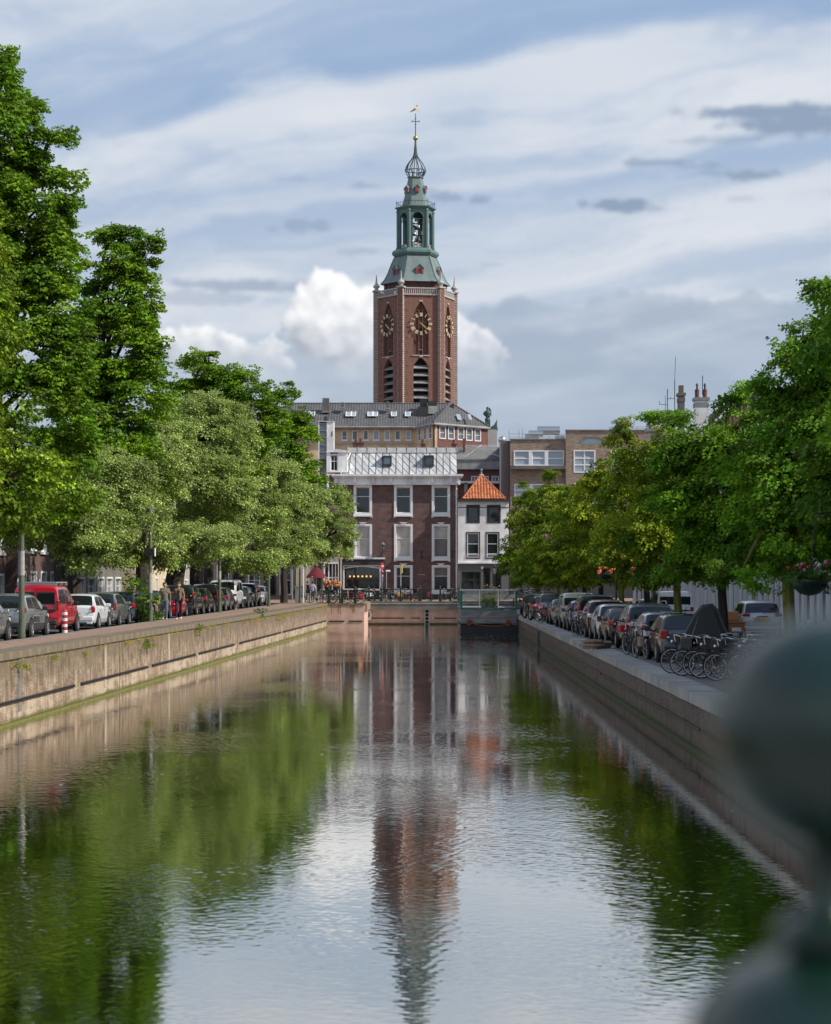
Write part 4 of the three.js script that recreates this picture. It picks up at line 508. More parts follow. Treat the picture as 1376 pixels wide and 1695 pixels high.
{ // red building with the corrugated grey roof
  const D = 203, X = (p) => pxX(p, D), Y = (p) => pyY(p, D), t = thing('corrugated_roof_building', 'red brick building with corrugated grey roof behind the orange roof', 'building', [0, 0, -D]);
  obj('wall', [wall(X(757), X(829), 2, Y(777), [[X(780), X(791.5), Y(800), Y(788)], [X(814), X(826), Y(800), Y(788)], [X(797), X(809), Y(800), Y(788)]], .3)], M.redBrick, t); for (const a of [780, 797, 814]) windowIn(t, X(a), X(a + 12), Y(800), Y(788), 0, { frame: .08, depth: .03, rows: [0, 1], cols: [0, .5, 1], glass: M.paleGlass }); obj('white_canopy', [span(X(757), X(829), Y(800.5), Y(797), .01, .9)], M.whiteTrim, t);
  obj('concrete_band', [span(X(757), X(829.5), Y(777), Y(760.5), -.3, .4)], M.concrete, t);
  const g = [], N = 26; for (let i = 0; i < N; i++) { const a = mix(752, 834, i / N), w = (X(834) - X(752)) / N; g.push(poly([V(X(a), Y(760), .5), V(X(a) + w * .45, Y(760), .5), V(X(a) + w * .45 + 1.2, Y(731), -5), V(X(a) + 1.2, Y(731), -5)], [[0, 1, 2, 3]]), poly([V(X(a), Y(760), .5), V(X(a) + 1.2, Y(731), -5), V(X(a) + 1.16, Y(731) - .22, -5), V(X(a) - .04, Y(760) - .22, .5)], [[0, 1, 2, 3]])); } obj('roof_rib', g, blotMat([.36, .37, .37], .7, .5), t);
  obj('roof_deck', [poly([V(X(752), Y(760) - .2, .45), V(X(836), Y(760) - .2, .45), V(X(845), Y(731) - .2, -5), V(X(762), Y(731) - .2, -5)], [[0, 1, 2, 3]])], M.darkConcrete, t); obj('roof_lattice', [rod(V(X(770), Y(757), .3), V(X(800), Y(731), -5), .05, 4), rod(V(X(770), Y(731), -4), V(X(829), Y(757), .5), .05, 4)], M.galv, t);
  const v = thing('vent_pipe', 'tall steel vent pipe beside the brown brick building', 'vent pipe', [X(830), 0, -D + 2.2]); obj('pipe', [cyl(.28, .28, Y(734) - 8, 0, (Y(734) + 8) / 2, 0, 14)], M.galv, v); obj('cowl', [new THREE.SphereGeometry(.42, 14, 10).translate(0, Y(731), 0), cyl(.36, .36, .25, 0, Y(735), 0, 12)], M.steel, v);
}
{ // brown modern block
  const D = 196, X = (p) => pxX(p, D), Y = (p) => pyY(p, D), t = thing('modern_building', 'brown brick office building with white window bands behind the right trees', 'building', [0, 0, -D]);
  const wins = [[850.6, 934, 745.5, 771, 3], [851.5, 934, 801, 829, 3], [949, 985, 745.5, 783, 2], [949, 985, 801, 835, 2], [1010, 1045, 745.5, 783, 2], [851.5, 934, 852, 880, 3]], hs = wins.map(([a, b, c, d]) => [X(a), X(b), Y(d), Y(c)]);
  const arch = new THREE.Path(); arch.moveTo(X(957), Y(735.3)); arch.absellipse(X(979), Y(735.3), X(1001) - X(979), Y(724) - Y(735.3), Math.PI, 0, true); arch.lineTo(X(957), Y(735.3));
  obj('brick_wall', [wall(X(844.7), X(936), 2, Y(727.5), hs.filter((h) => h[0] < X(940)), .4), wall(X(936) + .005, X(1090), 2, Y(713), [...hs.filter((h) => h[0] > X(940)), arch], .4).translate(0, 0, .5)], M.modernBrick, t); obj('ground_floor', [span(X(845), X(1089), 1.9, 5.2, .51, .7)], M.dark, t); obj('arched_glass', [wall(X(956), X(1002), Y(735.4), Y(723), [], .05).translate(0, 0, .2)], std([.42, .55, .58], .15), t);
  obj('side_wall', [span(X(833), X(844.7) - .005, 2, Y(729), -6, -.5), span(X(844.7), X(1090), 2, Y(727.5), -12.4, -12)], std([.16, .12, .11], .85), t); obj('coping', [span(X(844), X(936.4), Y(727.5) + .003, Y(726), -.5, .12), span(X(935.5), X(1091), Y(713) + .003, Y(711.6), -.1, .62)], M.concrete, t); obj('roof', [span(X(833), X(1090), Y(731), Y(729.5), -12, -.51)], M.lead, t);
  obj('balcony', [span(X(845), X(935.9), Y(777), Y(771.6), .003, .8)], M.darkConcrete, t);
  for (const [i, h] of hs.entries()) { const n = wins[i][4]; const w = windowIn(t, ...h, i === 2 || i === 3 || i === 4 ? .5 : 0, { frame: .12, depth: .04, recess: .1, cols: n === 3 ? [0, .3, .36, .62, .68, 1] : [0, .5, 1], rows: i === 0 ? [0, .48, 1] : [0, .33, .66, 1], bar: .12, glass: M.skyGlass }); if (n === 3) obj('white_panel', [span(mix(h[0], h[1], .3), mix(h[0], h[1], .365), h[2] + .1, h[3] - .1, -.12, .03), span(mix(h[0], h[1], .62), mix(h[0], h[1], .685), h[2] + .1, h[3] - .1, -.12, .03)], M.whiteTrim, w); }
  obj('railing', [rod(V(X(1040), Y(706), -.4), V(X(1088), Y(706), -.4), .04, 5), rod(V(X(1040), Y(709), -.4), V(X(1088), Y(709), -.4), .03, 5), ...[1042, 1056, 1070, 1084].map((p) => rod(V(X(p), Y(713), -.4), V(X(p), Y(706), -.4), .035, 5))], M.galv, t);
  const h = thing('rooftop_plant', 'silver ventilation ducts and rails on the flat roof of the brown building', 'roof plant', [X(905), Y(727.5), -D - 3]);
  obj('duct', [cyl(.45, .45, 2.2, .4, 1.1, 0, 16, 0, 0, 1.57), cyl(.35, .35, 1.4, -.9, .75, .3, 14, 0, 0, 1.57), box(1.3, .5, 1.0, -1.3, .45, 0), box(.9, .35, 1, 1.5, .4, .2)], M.steel, h); obj('frame', [...[-3.6, -2.6, -1.6, -.6, .4, 1.4, 2.4].map((x) => rod(V(x, 0, .9), V(x, .75 + (x < -2 ? .3 : 0), .9), .035, 4)), rod(V(-3.6, .7, .9), V(2.6, .7, .9), .03, 4), rod(V(-3.6, .4, .9), V(2.6, .4, .9), .03, 4), rod(V(-2.2, 0, 0), V(-2.2, 1.3, 0), .03, 4)], M.galv, h);
}
{ // pale corner with statue, far behind
  const D = 262, X = (p) => pxX(p, D), Y = (p) => pyY(p, D), t = thing('corner_pavilion', 'pale stone corner pavilion with upswept roof edge right of the dark tiled roof', 'building', [0, 0, -D]);
  obj('wall', [span(X(804), X(823), 2, Y(711), -4, 0)], M.stone, t); obj('roof', [prism([[X(799), Y(711)], [X(824), Y(711)], [X(822.5), Y(704)], [X(823), Y(695)], [X(818), Y(704)], [X(811), Y(708)], [X(800), Y(700)]], 3.5, .05).translate(0, 0, -3.6)], M.copperDark, t);
  const s = thing('statue', 'weathered green bronze statue standing high on the pale corner pavilion', 'statue', [X(808), Y(706), -D - 1.5]);
  obj('plinth', [box(.7, .8, .7, 0, .4, 0)], M.copperDark, s); obj('figure', [lathe([[.02, 2.75], [.16, 2.68], [.2, 2.5], [.13, 2.34], [.3, 2.2], [.42, 2.0], [.36, 1.7], [.24, 1.35], [.33, 1.15], [.38, .95], [.3, .8]], 12), tube([V(.3, 2.1, 0), V(.45, 1.7, .1), V(.2, 1.4, .3)], .1, 8, 6), tube([V(-.3, 2.1, 0), V(-.5, 1.8, 0), V(-.25, 1.5, .25)], .11, 8, 6), tube([V(.2, 2.55, -.2), V(.38, 2.2, -.3), V(.3, 1.6, -.25)], .15, 8, 6)], M.copperDark, s);
}
// ---------------------------------------------------------------- the rows of houses on both sides
function rowHouse(name, label, side, d0, d1, xf, h, ridge, mat, roofMat, o = {}) {
  const w = d1 - d0 - .06, t = thing(name, label, 'house', [side * xf, 0, -(side < 0 ? d0 + .03 : d1 - .03)], side < 0 ? Math.PI / 2 : -Math.PI / 2);   // local x runs along the street, z towards it
  const base = side < 0 ? LY - .12 : RY - .01, nb = o.bays ?? 4, fl = o.floors ?? 3, fh = (h - base) / fl, holes = [];
  for (let f = 0; f < fl; f++) for (let b = 0; b < nb; b++) { const cx = (b + .5) * w / nb, ww = w / nb * (o.wide ?? .56), y0 = base + f * fh + (f ? .75 : .5), y1 = base + (f + 1) * fh - .4; holes.push([cx - ww / 2, cx + ww / 2, y0, y1, f, b]); }
  obj('wall', [wall(0, w, base, h, holes.map((q) => q.slice(0, 4)), .35)], mat, t); obj('back_wall', [span(0, w, base, h, -9.4, -9), span(0, .3, base, h, -9, -.36), span(w - .3, w, base, h, -9, -.36)], mat, t); obj('cornice', [span(-.02, w + .02, h + .003, h + .35, -.3, .45)], M.whiteTrim, t);
  if (o.plinth) obj('plinth', [span(.01, w - .01, base - .003, base + .5, .003, .07)], M.lead, t);
  for (const q of holes) windowIn(t, q[0], q[1], q[2], q[3], 0, { frame: .13, depth: .05, recess: .15, rows: [0, .62, 1], cols: o.cols ?? [0, .5, 1], sash: .05, sill: .05, glass: (q[4] + q[5]) % 3 ? M.glass : M.paleGlass, mat: o.trim ?? M.whiteTrim });
  if (o.pilasters) for (let i = 0; i <= nb * 2; i++) obj('pilaster', [span(clamp(i * w / nb / 2 - .12, 0, w - .24), clamp(i * w / nb / 2 + .12, .24, w), base + .01, base + fh - .1, .06, .22)], M.whiteTrim, t);
  obj('roof', [poly([V(0, h + .3, .1), V(w, h + .3, .1), V(w, ridge, -4.5), V(0, ridge, -4.5), V(0, h + .3, -9.4), V(w, h + .3, -9.4)], [[0, 1, 2, 3], [3, 2, 5, 4], [0, 3, 4], [1, 5, 2]])], roofMat, t);
  if (o.dormer) { const c = w * o.dormer; const d = obj('dormer', [span(c - 1.5, c - 1.3, h + .36, h + 2.5, -2.6, .3), span(c + 1.3, c + 1.5, h + .36, h + 2.5, -2.6, .3), span(c - 1.29, c + 1.29, h + .36, h + .9, -2.6, .29), span(c - 1.8, c + 1.8, h + 2.503, h + 2.8, -2.8, .6)], M.white, t); obj('pane', [span(c - 1.3, c + 1.3, h + .9, h + 2.5, .1, .14)], M.paleGlass, d); }
  if (o.chimney) { const c = obj('chimney', [span(w * o.chimney - .7, w * o.chimney + .7, ridge - 2, ridge + 1.1, -5.2, -4.2), span(w * o.chimney - .8, w * o.chimney + .8, ridge + 1.103, ridge + 1.3, -5.3, -4.1)], o.chimMat ?? M.stone, t); for (const s of [-.35, .35]) obj('chimney_pot', [cyl(.2, .17, .95, w * o.chimney + s, ridge + 1.78, -4.7, 10), cyl(.05, .05, .6, w * o.chimney + s, ridge + 2.5, -4.7, 6)], M.redBrick, c); }
  if (o.gable) { for (const gx of [.1, w - .1]) obj('gable_coping', [rod(V(gx, h + .4, .2), V(gx, ridge + .15, -4.5), .12, 6)], M.whiteTrim, t); }
  return t;
}
const stucco = (r, g, b) => blotMat([r, g, b], .8, .3);
rowHouse('row_house', 'white stuccoed row house with slender pilasters, nearest beside the silver crossover', 1, 58, 80, 18.2, 12, 16, stucco(.62, .63, .65), M.brownTile, { bays: 6, pilasters: true, floors: 4 });
rowHouse('row_house', 'pale grey row house with pilasters behind the red and pink flower basket', 1, 80, 98, 18.2, 11.5, 15, stucco(.7, .7, .71), M.brownTile, { bays: 5, pilasters: true });
rowHouse('row_house', 'white row house with white roof dormer behind the airy right tree', 1, 98, 114, 18.2, 11.0, 14.6, stucco(.66, .66, .66), M.brownTile, { bays: 5, pilasters: true, dormer: .5 });
rowHouse('row_house', 'grey plaster row house with brown roof behind the dense right linden', 1, 114, 134, 18.2, 11.0, 14.8, stucco(.5, .5, .5), M.brownTile, { bays: 6, pilasters: true });
rowHouse('row_house', 'brown brick row house with white edged gable roof carrying the clay pots', 1, 134, 150, 18.2, 12, 16.6, M.modernBrick, M.brownTile, { bays: 5, gable: true });
rowHouse('row_house', 'red brick row house at the far right end below the aerials', 1, 150, 167, 18.2, 11.5, 15.2, M.redBrick, M.darkTile, { bays: 5 });
rowHouse('row_house', 'white row house standing nearest the bridge on the right', 1, 30, 58, 18.2, 13, 17, stucco(.6, .6, .6), M.brownTile, { bays: 7, pilasters: true, floors: 4 });
rowHouse('row_house', 'dark brick row house in the shade at the left edge', -1, 96, 112, 23, 10, 13, M.houseBrick, M.slate, { bays: 5 });
rowHouse('row_house', 'brown brick row house behind the left trunks', -1, 112, 128, 22.4, 10.5, 13.5, M.houseBrick, M.slate, { bays: 5 });
rowHouse('row_house', 'dark grey row house with wide shop windows behind the left cars', -1, 128, 148, 21.8, 9.5, 12, stucco(.2, .19, .18), M.slate, { bays: 5, wide: .7 });
rowHouse('row_house', 'cream stuccoed row house seen between the left tree trunks', -1, 148, 172, 20.8, 9.5, 12.5, stucco(.72, .6, .42), M.brownTile, { bays: 5, wide: .3 });
rowHouse('row_house', 'grey row house with dark shop windows beyond the cream one', -1, 172, 186, 20.4, 9, 12, stucco(.45, .43, .4), M.slate, { bays: 4, wide: .7 });
{ const D = 187, X = (p) => pxX(p, D), Y = (p) => pyY(p, D), t = thing('shop_row', 'low row of dark shopfronts under the last left trees', 'shops', [0, 0, -D]), hs = []; for (let i = 0; i < 6; i++) hs.push([X(330 + i * 26 + 3), X(330 + i * 26 + 23), 2.3, Y(936)]); obj('wall', [wall(X(330), X(489), 1.93, Y(880), hs, .3)], stucco(.34, .3, .27), t); hs.forEach((h, i) => windowIn(t, ...h, 0, { frame: .1, mat: i % 2 ? M.whiteTrim : M.dark, cols: [0, .5, 1] })); obj('roof', [span(X(330), X(489), Y(880) + .003, Y(877), -6, .4)], M.slate, t); obj('back_wall', [span(X(330), X(489), 1.93, Y(880), -6, -5.7)], M.dark, t); }
{ const x = (p, d) => pxX(p, d), D = 178; const t = thing('corner_house', 'low beige house with white barred windows left of the cafe', 'house', [0, 0, -D]); const wn = [[x(520, D), x(533, D), 2.6, pyY(932, D)], [x(536, D), x(562, D), 2.3, pyY(931, D)]]; obj('wall', [wall(x(490, D), x(566, D), 1.93, pyY(880, D), wn, .3)], stucco(.52, .46, .4), t); windowIn(t, ...wn[0], 0, { mat: M.dark, frame: .1 }); windowIn(t, ...wn[1], 0, { frame: .12, cols: [0, .28, .56, .8, 1], rows: [0, .55, 1], bar: .1 }); obj('side_wall', [span(x(490, D), x(490, D) + .3, 1.93, pyY(880, D), -4, -.31), span(x(490, D), x(566, D), pyY(880, D) + .003, pyY(878, D), -4, .3)], stucco(.52, .46, .4), t); }
{ // roof furniture of the right row
  const p = (px, py, d) => at(px, py, d);
  const a = thing('roof_aerial', 'thin aerial masts on the roofs above the right trees', 'aerial', [pxX(1104, 162), 14.6, -162]); const o = a.position, L = (px, py) => p(px, py, 162).sub(o); obj('mast', [rod(L(1105, 712), L(1105, 644), .035, 5), rod(L(1092, 669), L(1104, 670), .02, 4), rod(L(1092, 664), L(1092, 670), .02, 4), rod(L(1101.5, 690), L(1101.5, 655), .02, 4), rod(L(1104, 660), L(1117, 660), .02, 4), rod(L(1110, 657), L(1110, 660), .025, 4)], M.iron, a); obj('whip', [rod(L(1117, 720), L(1117, 630), .035, 5), rod(L(1117, 630), L(1118.5, 590), .018, 4)], M.iron, a);
  const st = (name, label, x0, x1, y0, y1, d, mat, cap) => { const q = p((x0 + x1) / 2, y1, d), w = (x1 - x0) * d / F, h = (y1 - y0) * d / F; const c = thing(name, label, 'chimney', [q.x, q.y - 2.5, q.z]); obj('stack', [box(w, h + 2.5, 1.1, 0, (h + 2.5) / 2, 0)], mat, c); obj('cap', [box(w + .18, .22, 1.25, 0, h + 2.62, 0), box(w + .08, .3, 1.15, 0, h + 2.2, 0)], cap, c); return [c, h + 2.73]; };
  const [c1, y1] = st('chimney', 'tall dark chimney with ochre pot beside the aerials', 1123, 1132, 656, 715, 154, M.darkConcrete, M.darkConcrete); obj('pot', [box(.34, .6, .5, 0, y1 + .3, 0)], stucco(.2, .13, .06), c1);
  st('chimney', 'white square chimney topped with a stone slab left of the aerials', 1098, 1107, 684, 714, 163, M.paleStone, M.stone);
  const [c3, y3] = st('chimney', 'broad pale chimney with two red clay pots above the right trees', 1150, 1171, 664, 700, 143, M.white, M.lead); for (const s of [-.28, .28]) { obj('clay_pot', [cyl(.15, .17, .6, s, y3 + .3, 0, 10)], M.redBrick, c3); obj('cowl', [cyl(.07, .07, .3, s, y3 + .75, 0, 6), cyl(.12, .03, .16, s, y3 + .98, 0, 8)], M.iron, c3); }
  obj('rod', [cyl(.03, .03, 1.4, .1, y3 + .9, .1, 5)], M.iron, c3);
  const pv = thing('roof_pavilion', 'small white moulded parapet end left of the chimneys', 'parapet', [pxX(1090, 168), 0, -169]); obj('block', [box(1.5, 16, 1.6, 0, pyY(712, 168) - 8, 0)], M.paleStone, pv); obj('cornice', [box(1.9, .3, 2, 0, pyY(711, 168), 0), prism([[-.95, 0], [-.55, 0], [-.85, .7]], .4).translate(0, pyY(706, 168), 0)], M.lead, pv);
  const du = thing('roof_duct', 'shiny round roof duct right of the white dormer', 'roof duct', p(1262, 652, 117).toArray()); obj('drum', [cyl(.34, .34, .9, 0, 0, 0, 14, 0, 0, 1.57)], M.steel, du); obj('bracket', [box(.2, .5, .3, -.3, -.1, 0), box(.16, .6, .2, .3, -.5, 0)], M.iron, du);
}
// the bridge that the photograph is taken from, and the post in front of the lens
{
  const b = struct('bridge_deck', [span(-40, 40, 1.95, 2.35, -.85, 6)], M.concrete); b.userData.kind = 'structure';
  const x = (1374 - CX) * 1.22 / F, z = -1.22, s = 1.22 / F, Y = (p) => pyY(p, 1.22), r = (p) => p * s;
  const post = thing('railing_post', 'dark green cast iron railing post with ball finial close to the lens', 'railing post', [x, 2.35, z]);
  post.position.z = z;
  const yy = (p) => Y(p) - 2.35, cy = yy(1212), R = r(197), pts = [];
  for (let i = 0; i <= 20; i++) { const a = -Math.PI / 2 + i / 20 * Math.PI * .985 + .02; pts.push([Math.max(.001, R * Math.cos(a)), cy + R * Math.sin(a)]); }
  obj('ball_finial', [lathe(pts, 48)], M.greenPaint, post);
  obj('neck', [lathe([[r(76), yy(1390)], [r(44), yy(1410)], [r(38), yy(1440)], [r(40), yy(1490)], [r(58), yy(1515)], [r(86), yy(1528)], [r(96), yy(1545)], [r(84), yy(1562)], [r(62), yy(1572)]], 40)], M.greenPaint, post);
  obj('shaft', [lathe([[r(62), yy(1572.2)], [r(120), yy(1590)], [r(178), yy(1622)], [r(222), yy(1672)], [r(240), yy(1730)], [r(232), yy(1790)], [r(190), yy(1850)], [r(130), yy(1890)], [r(120), yy(2000)], [r(150), yy(2030)], [r(150), yy(2400)], [r(180), 0], [.001, 0]], 40)], M.greenPaint, post);
}

// ---------------------------------------------------------------- trees
// twigs: a bent stem with folded leaves; several variants, shared by all crowns of a kind
function twigGeometry(seed, o) {
  const r = rng(seed), pos = [], colr = [], n = o.leaves;
  const leaf = (p, dir, nor, L, W, c) => {
    const s = new THREE.Vector3().crossVectors(dir, nor).normalize(), q = (a, b, h) => p.clone().addScaledVector(dir, a * L).addScaledVector(s, b * W).addScaledVector(nor, h * L);
    const a = q(0, 0, 0), m = q(.5, 0, -.05), t = q(1, 0, -.2), l = q(.42, -.5, .06), k = q(.42, .5, .06);
    for (const v of [a, l, t, a, t, k]) { pos.push(v.x, v.y, v.z); colr.push(...c); }
  };
  for (let i = 0; i < n; i++) {
    const f = i / n, along = (f * .9 + .1) * o.len, side = (i & 1 ? 1 : -1), yaw = side * (.5 + r() * .9), base = V((r() - .5) * .1, -f * f * o.droop + (r() - .5) * .1, along).add(V(side * r() * o.spread, (r() - .5) * o.thick, (r() - .5) * .12));
    const dir = V(Math.sin(yaw), -.15 - r() * o.hang, Math.cos(yaw)).normalize(), nor = V((r() - .5) * 1.7, 1, (r() - .5) * 1.7).normalize(); nor.addScaledVector(dir, -nor.dot(dir)).normalize();
    const b = .55 + r() * .8, pale = r() < o.pale ? 1 : 0, c = pale ? [b * 2.4, b * 2.2, b * 4.4] : [b * (1 + (r() - .5) * .2), b, b * (.8 + r() * .4)];
    const L = o.leaf * (.65 + r() * .6); leaf(base, dir, nor, L, L * (.72 + r() * .2), c);
  }
  const g = new THREE.BufferGeometry(); g.setAttribute('position', new THREE.Float32BufferAttribute(pos, 3)); g.setAttribute('color', new THREE.Float32BufferAttribute(colr, 3)); g.computeVertexNormals(); return g;
}
const leafMat = new THREE.MeshPhysicalMaterial({ color: 0xffffff, vertexColors: true, roughness: .8, specularIntensity: .35, transmission: .36, thickness: 0, ior: 1.45, side: THREE.DoubleSide }); leafMat.userData.ownUV = true;
const KINDS = {
  elm: { twig: { leaves: 34, len: .7, spread: .22, thick: .2, droop: .12, hang: .5, leaf: .155, pale: 0 }, base: [.12, .27, .008], alt: [.27, .41, .012] },
  lime: { twig: { leaves: 36, len: .66, spread: .22, thick: .22, droop: .2, hang: .75, leaf: .135, pale: .07 }, base: [.17, .3, .012], alt: [.34, .45, .03] },
  silver: { twig: { leaves: 36, len: .64, spread: .22, thick: .22, droop: .22, hang: .8, leaf: .13, pale: .34 }, base: [.195, .285, .04], alt: [.32, .4, .09] },
  linden: { twig: { leaves: 38, len: .58, spread: .24, thick: .2, droop: .14, hang: .5, leaf: .12, pale: 0 }, base: [.13, .25, .01], alt: [.4, .45, .016] },
  deep: { twig: { leaves: 36, len: .6, spread: .24, thick: .2, droop: .14, hang: .5, leaf: .128, pale: 0 }, base: [.1, .26, .01], alt: [.27, .42, .014] },
};
for (const [k, q] of Object.entries(KINDS)) q.geo = twigGeometry(k.length * 31 + k.charCodeAt(0), q.twig);
let treeSeed = 500;
// blobs: [px, py, rx, ry (photograph pixels), distance, depth radius in metres]
function tree(kind, label, group, X, D, gy, trunkR, fork, blobs, o = {}) {
  const q = KINDS[kind], r = rng(treeSeed++), t = thing(o.name ?? 'tree', label, 'tree', [X, gy, -D], 0, group), org = t.position, mats = [], cols = [], tips = [];
  const m4 = new THREE.Matrix4(), quat = new THREE.Quaternion(), qy = new THREE.Quaternion(), UPV = V(0, 1, 0);
  const bl = blobs.map(([px, py, rx, ry, d = D, rz]) => ({ c: at(px, py, d).sub(org), rx: Math.max(.28, rx * d / F - (px > 700 ? .12 : .55)), ry: Math.max(.25, ry * d / F - (px > 700 ? .15 : .45)), rz: Math.max(.3, (rz ?? Math.min(rx * d / F, 5)) - .4) }));
  for (const b of bl) {
    const area = 4 * Math.PI * Math.pow((Math.pow(b.rx * b.ry, 1.6) + Math.pow(b.rx * b.rz, 1.6) + Math.pow(b.ry * b.rz, 1.6)) / 3, 1 / 1.6), nc = Math.max(5, Math.round(area * (o.density ?? 1.0) * .95));
    for (let i = 0; i < nc; i++) {
      const u = r() * 2 - 1, a = r() * 6.2832, s = Math.sqrt(1 - u * u), dir = V(s * Math.cos(a), u, s * Math.sin(a));
      if (dir.z < -.55 && r() < .55) continue;                            // the back of a crown is thinner
      const rad = (i % 5 === 0 ? 1.0 + r() * .24 : .55 + .47 * Math.sqrt(r())), cc = V(dir.x * b.rx * rad, dir.y * b.ry * rad, dir.z * b.rz * rad).add(b.c);
      // leave a cluster out where it lies deep in another blob
      let deep = false; for (const e of bl) if (e !== b) { const x = (cc.x - e.c.x) / e.rx, y = (cc.y - e.c.y) / e.ry, z = (cc.z - e.c.z) / e.rz; if (x * x + y * y + z * z < .35) deep = true; } if (deep) continue;
      if (cc.y < (o.low ?? 1.6) + r() * .4) continue;
      tips.push({ p: cc, b }); const ts = clamp(Math.min(b.rx, b.ry) * .8 + .3, .5, 1), cs = (.3 + r() * .38) * ts, tone = r(), light = .6 + r() * .65, nt = 11 + Math.floor(r() * 9);
      for (let k = 0; k < nt; k++) {
        const v = V(r() * 2 - 1, (r() * 2 - 1) * .62, r() * 2 - 1).multiplyScalar(cs), p = cc.clone().add(v), yaw = Math.atan2(dir.x + v.x * .9, dir.z + v.z * .9) + (r() - .5) * 1.6;
        qy.setFromAxisAngle(UPV, yaw); quat.setFromAxisAngle(V(1, 0, 0), -(dir.y * .35) + (r() - .35) * .7); quat.premultiply(qy); const sc = (.75 + r() * .5) * Math.max(.7, ts);
        m4.compose(p, quat, V(sc, sc, sc)); mats.push(m4.clone()); const l = light * (.85 + r() * .3), tt = clamp(tone * .75 + r() * .25 - .1) * (o.yellow ?? .7) + (dir.y > .2 ? .12 : 0); cols.push([mix(q.base[0], q.alt[0], tt) * l, mix(q.base[1], q.alt[1], tt) * l, mix(q.base[2], q.alt[2], tt) * l]);
      }
    }
  }
  const crown = new THREE.InstancedMesh(q.geo, leafMat, mats.length); crown.name = 'crown'; const c = new THREE.Color(); mats.forEach((m, i) => { crown.setMatrixAt(i, m); crown.setColorAt(i, c.setRGB(...cols[i])); }); crown.castShadow = crown.receiveShadow = true; crown.userData.kind = 'stuff'; t.add(crown); leafCount += mats.length;
  // trunk and limbs
  const fy = fork - gy, taper = (pts, r0, r1, seg, n) => { const cu = new THREE.CatmullRomCurve3(pts), g = new THREE.TubeGeometry(cu, seg, 1, n, false), p = g.attributes.position; for (let i = 0; i <= seg; i++) { const ctr = cu.getPointAt(i / seg), rr = mix(r0, r1, i / seg); for (let j = 0; j <= n; j++) { const k = i * (n + 1) + j; p.setXYZ(k, ctr.x + (p.getX(k) - ctr.x) * rr, ctr.y + (p.getY(k) - ctr.y) * rr, ctr.z + (p.getZ(k) - ctr.z) * rr); } } g.computeVertexNormals(); return g; };
  const lean = o.lean ?? 0; const top = V(lean, fy, 0); obj('trunk', [taper([V(0, -.2, 0), V(lean * .2 + .03, fy * .35, 0), V(lean * .6 - .03, fy * .7, 0), top], trunkR * 1.12, trunkR * .8, 10, 10)], o.bark ?? M.barkDark, t);
  const limbs = []; for (const b of bl) { const e = b.c, mid = top.clone().lerp(e, .5).add(V(0, (e.y > top.y ? .15 : .5) * Math.abs(e.y - top.y) + (r() - .5) * .5, (r() - .5) * .6)); limbs.push(taper([top.clone().add(V(0, -.25, 0)), mid, e], trunkR * .5, trunkR * .14, 10, 6)); b.mid = mid; }
  for (let i = 0; i < tips.length; i += 3) { const { p, b } = tips[i], s = b.c.clone().lerp(b.mid, r() * .5); limbs.push(taper([s, s.clone().lerp(p, .55).add(V(0, .25 * r(), 0)), p], trunkR * .13 + .02, .012, 4, 4)); }
  obj('limb', limbs, o.bark ?? M.barkDark, t); return t;
}
let leafCount = 0;
const LG = LY - .1, TL = (d) => LW(d) - 6.5;
tree('lime', 'yellow green lime tree leaning in at the left picture edge', 'lime trees along the left quay', TL(62) - 1.2, 62, LG, .35, 6, [[-190, 560, 200, 150], [-120, 450, 120, 120, 62, 3], [-90, 660, 115, 140, 62, 3.2], [-70, 770, 90, 90, 62, 2.6], [20, 800, 100, 74, 63.6, 1.4]], { low: 3 });
tree('elm', 'tallest dark green tree rising out of the picture at the left', undefined, -19.4, 80, LG, .5, 6.5, [[4, 110, 14, 44, 80, .6], [50, 185, 14, 26, 80, .5], [86, 226, 14, 16, 80, .5], [104, 350, 20, 24, 80, .7], [-70, 200, 120, 130, 80, 4.5], [20, 250, 50, 60], [55, 235, 30, 35], [50, 330, 72, 80], [25, 430, 100, 95], [80, 440, 48, 60], [40, 560, 95, 120], [85, 610, 55, 100], [30, 690, 100, 110], [70, 760, 80, 80], [30, 830, 100, 60], [-90, 420, 140, 200, 80, 5]]);
tree('elm', 'second tall dark green tree with two pointed leaders', undefined, -17.2, 97, LG, .42, 6, [[206, 378, 14, 30, 97, .5], [182, 385, 14, 26, 97, .5], [238, 400, 13, 26, 97, .5], [196, 398, 26, 34], [192, 430, 40, 40], [240, 418, 16, 30], [238, 450, 26, 34], [195, 485, 62, 70], [240, 500, 25, 35], [185, 570, 70, 80], [225, 590, 45, 60], [200, 650, 78, 70], [160, 700, 80, 80], [190, 780, 80, 70]]);
tree('elm', 'dark green round tree behind the pale limes with bumpy top', undefined, -17.8, 130, LG, .4, 5.5, [[340, 592, 14, 20, 130, .6], [408, 615, 14, 16, 130, .6], [335, 625, 42, 38], [370, 650, 42, 45], [408, 645, 36, 36], [310, 680, 50, 60], [390, 700, 70, 60], [350, 760, 80, 60]]);
tree('elm', 'dark green tree standing against the tiled roof at the end of the left row', undefined, -15.6, 150, LG, .35, 5.5, [[472, 650, 14, 22, 150, .6], [468, 688, 36, 46], [485, 730, 36, 40], [455, 750, 50, 55], [490, 785, 42, 40], [440, 800, 60, 50]]);
tree('silver', 'low silver green lime above the white hatchback and the red van', 'lime trees along the left quay', TL(93), 92, LG, .36, 5.2, [[80, 850, 90, 62, 88, 3.4], [150, 860, 66, 62, 88, 2.6], [150, 915, 52, 42, 86, 2], [190, 800, 60, 66, 94, 3]], { low: 1.9 });
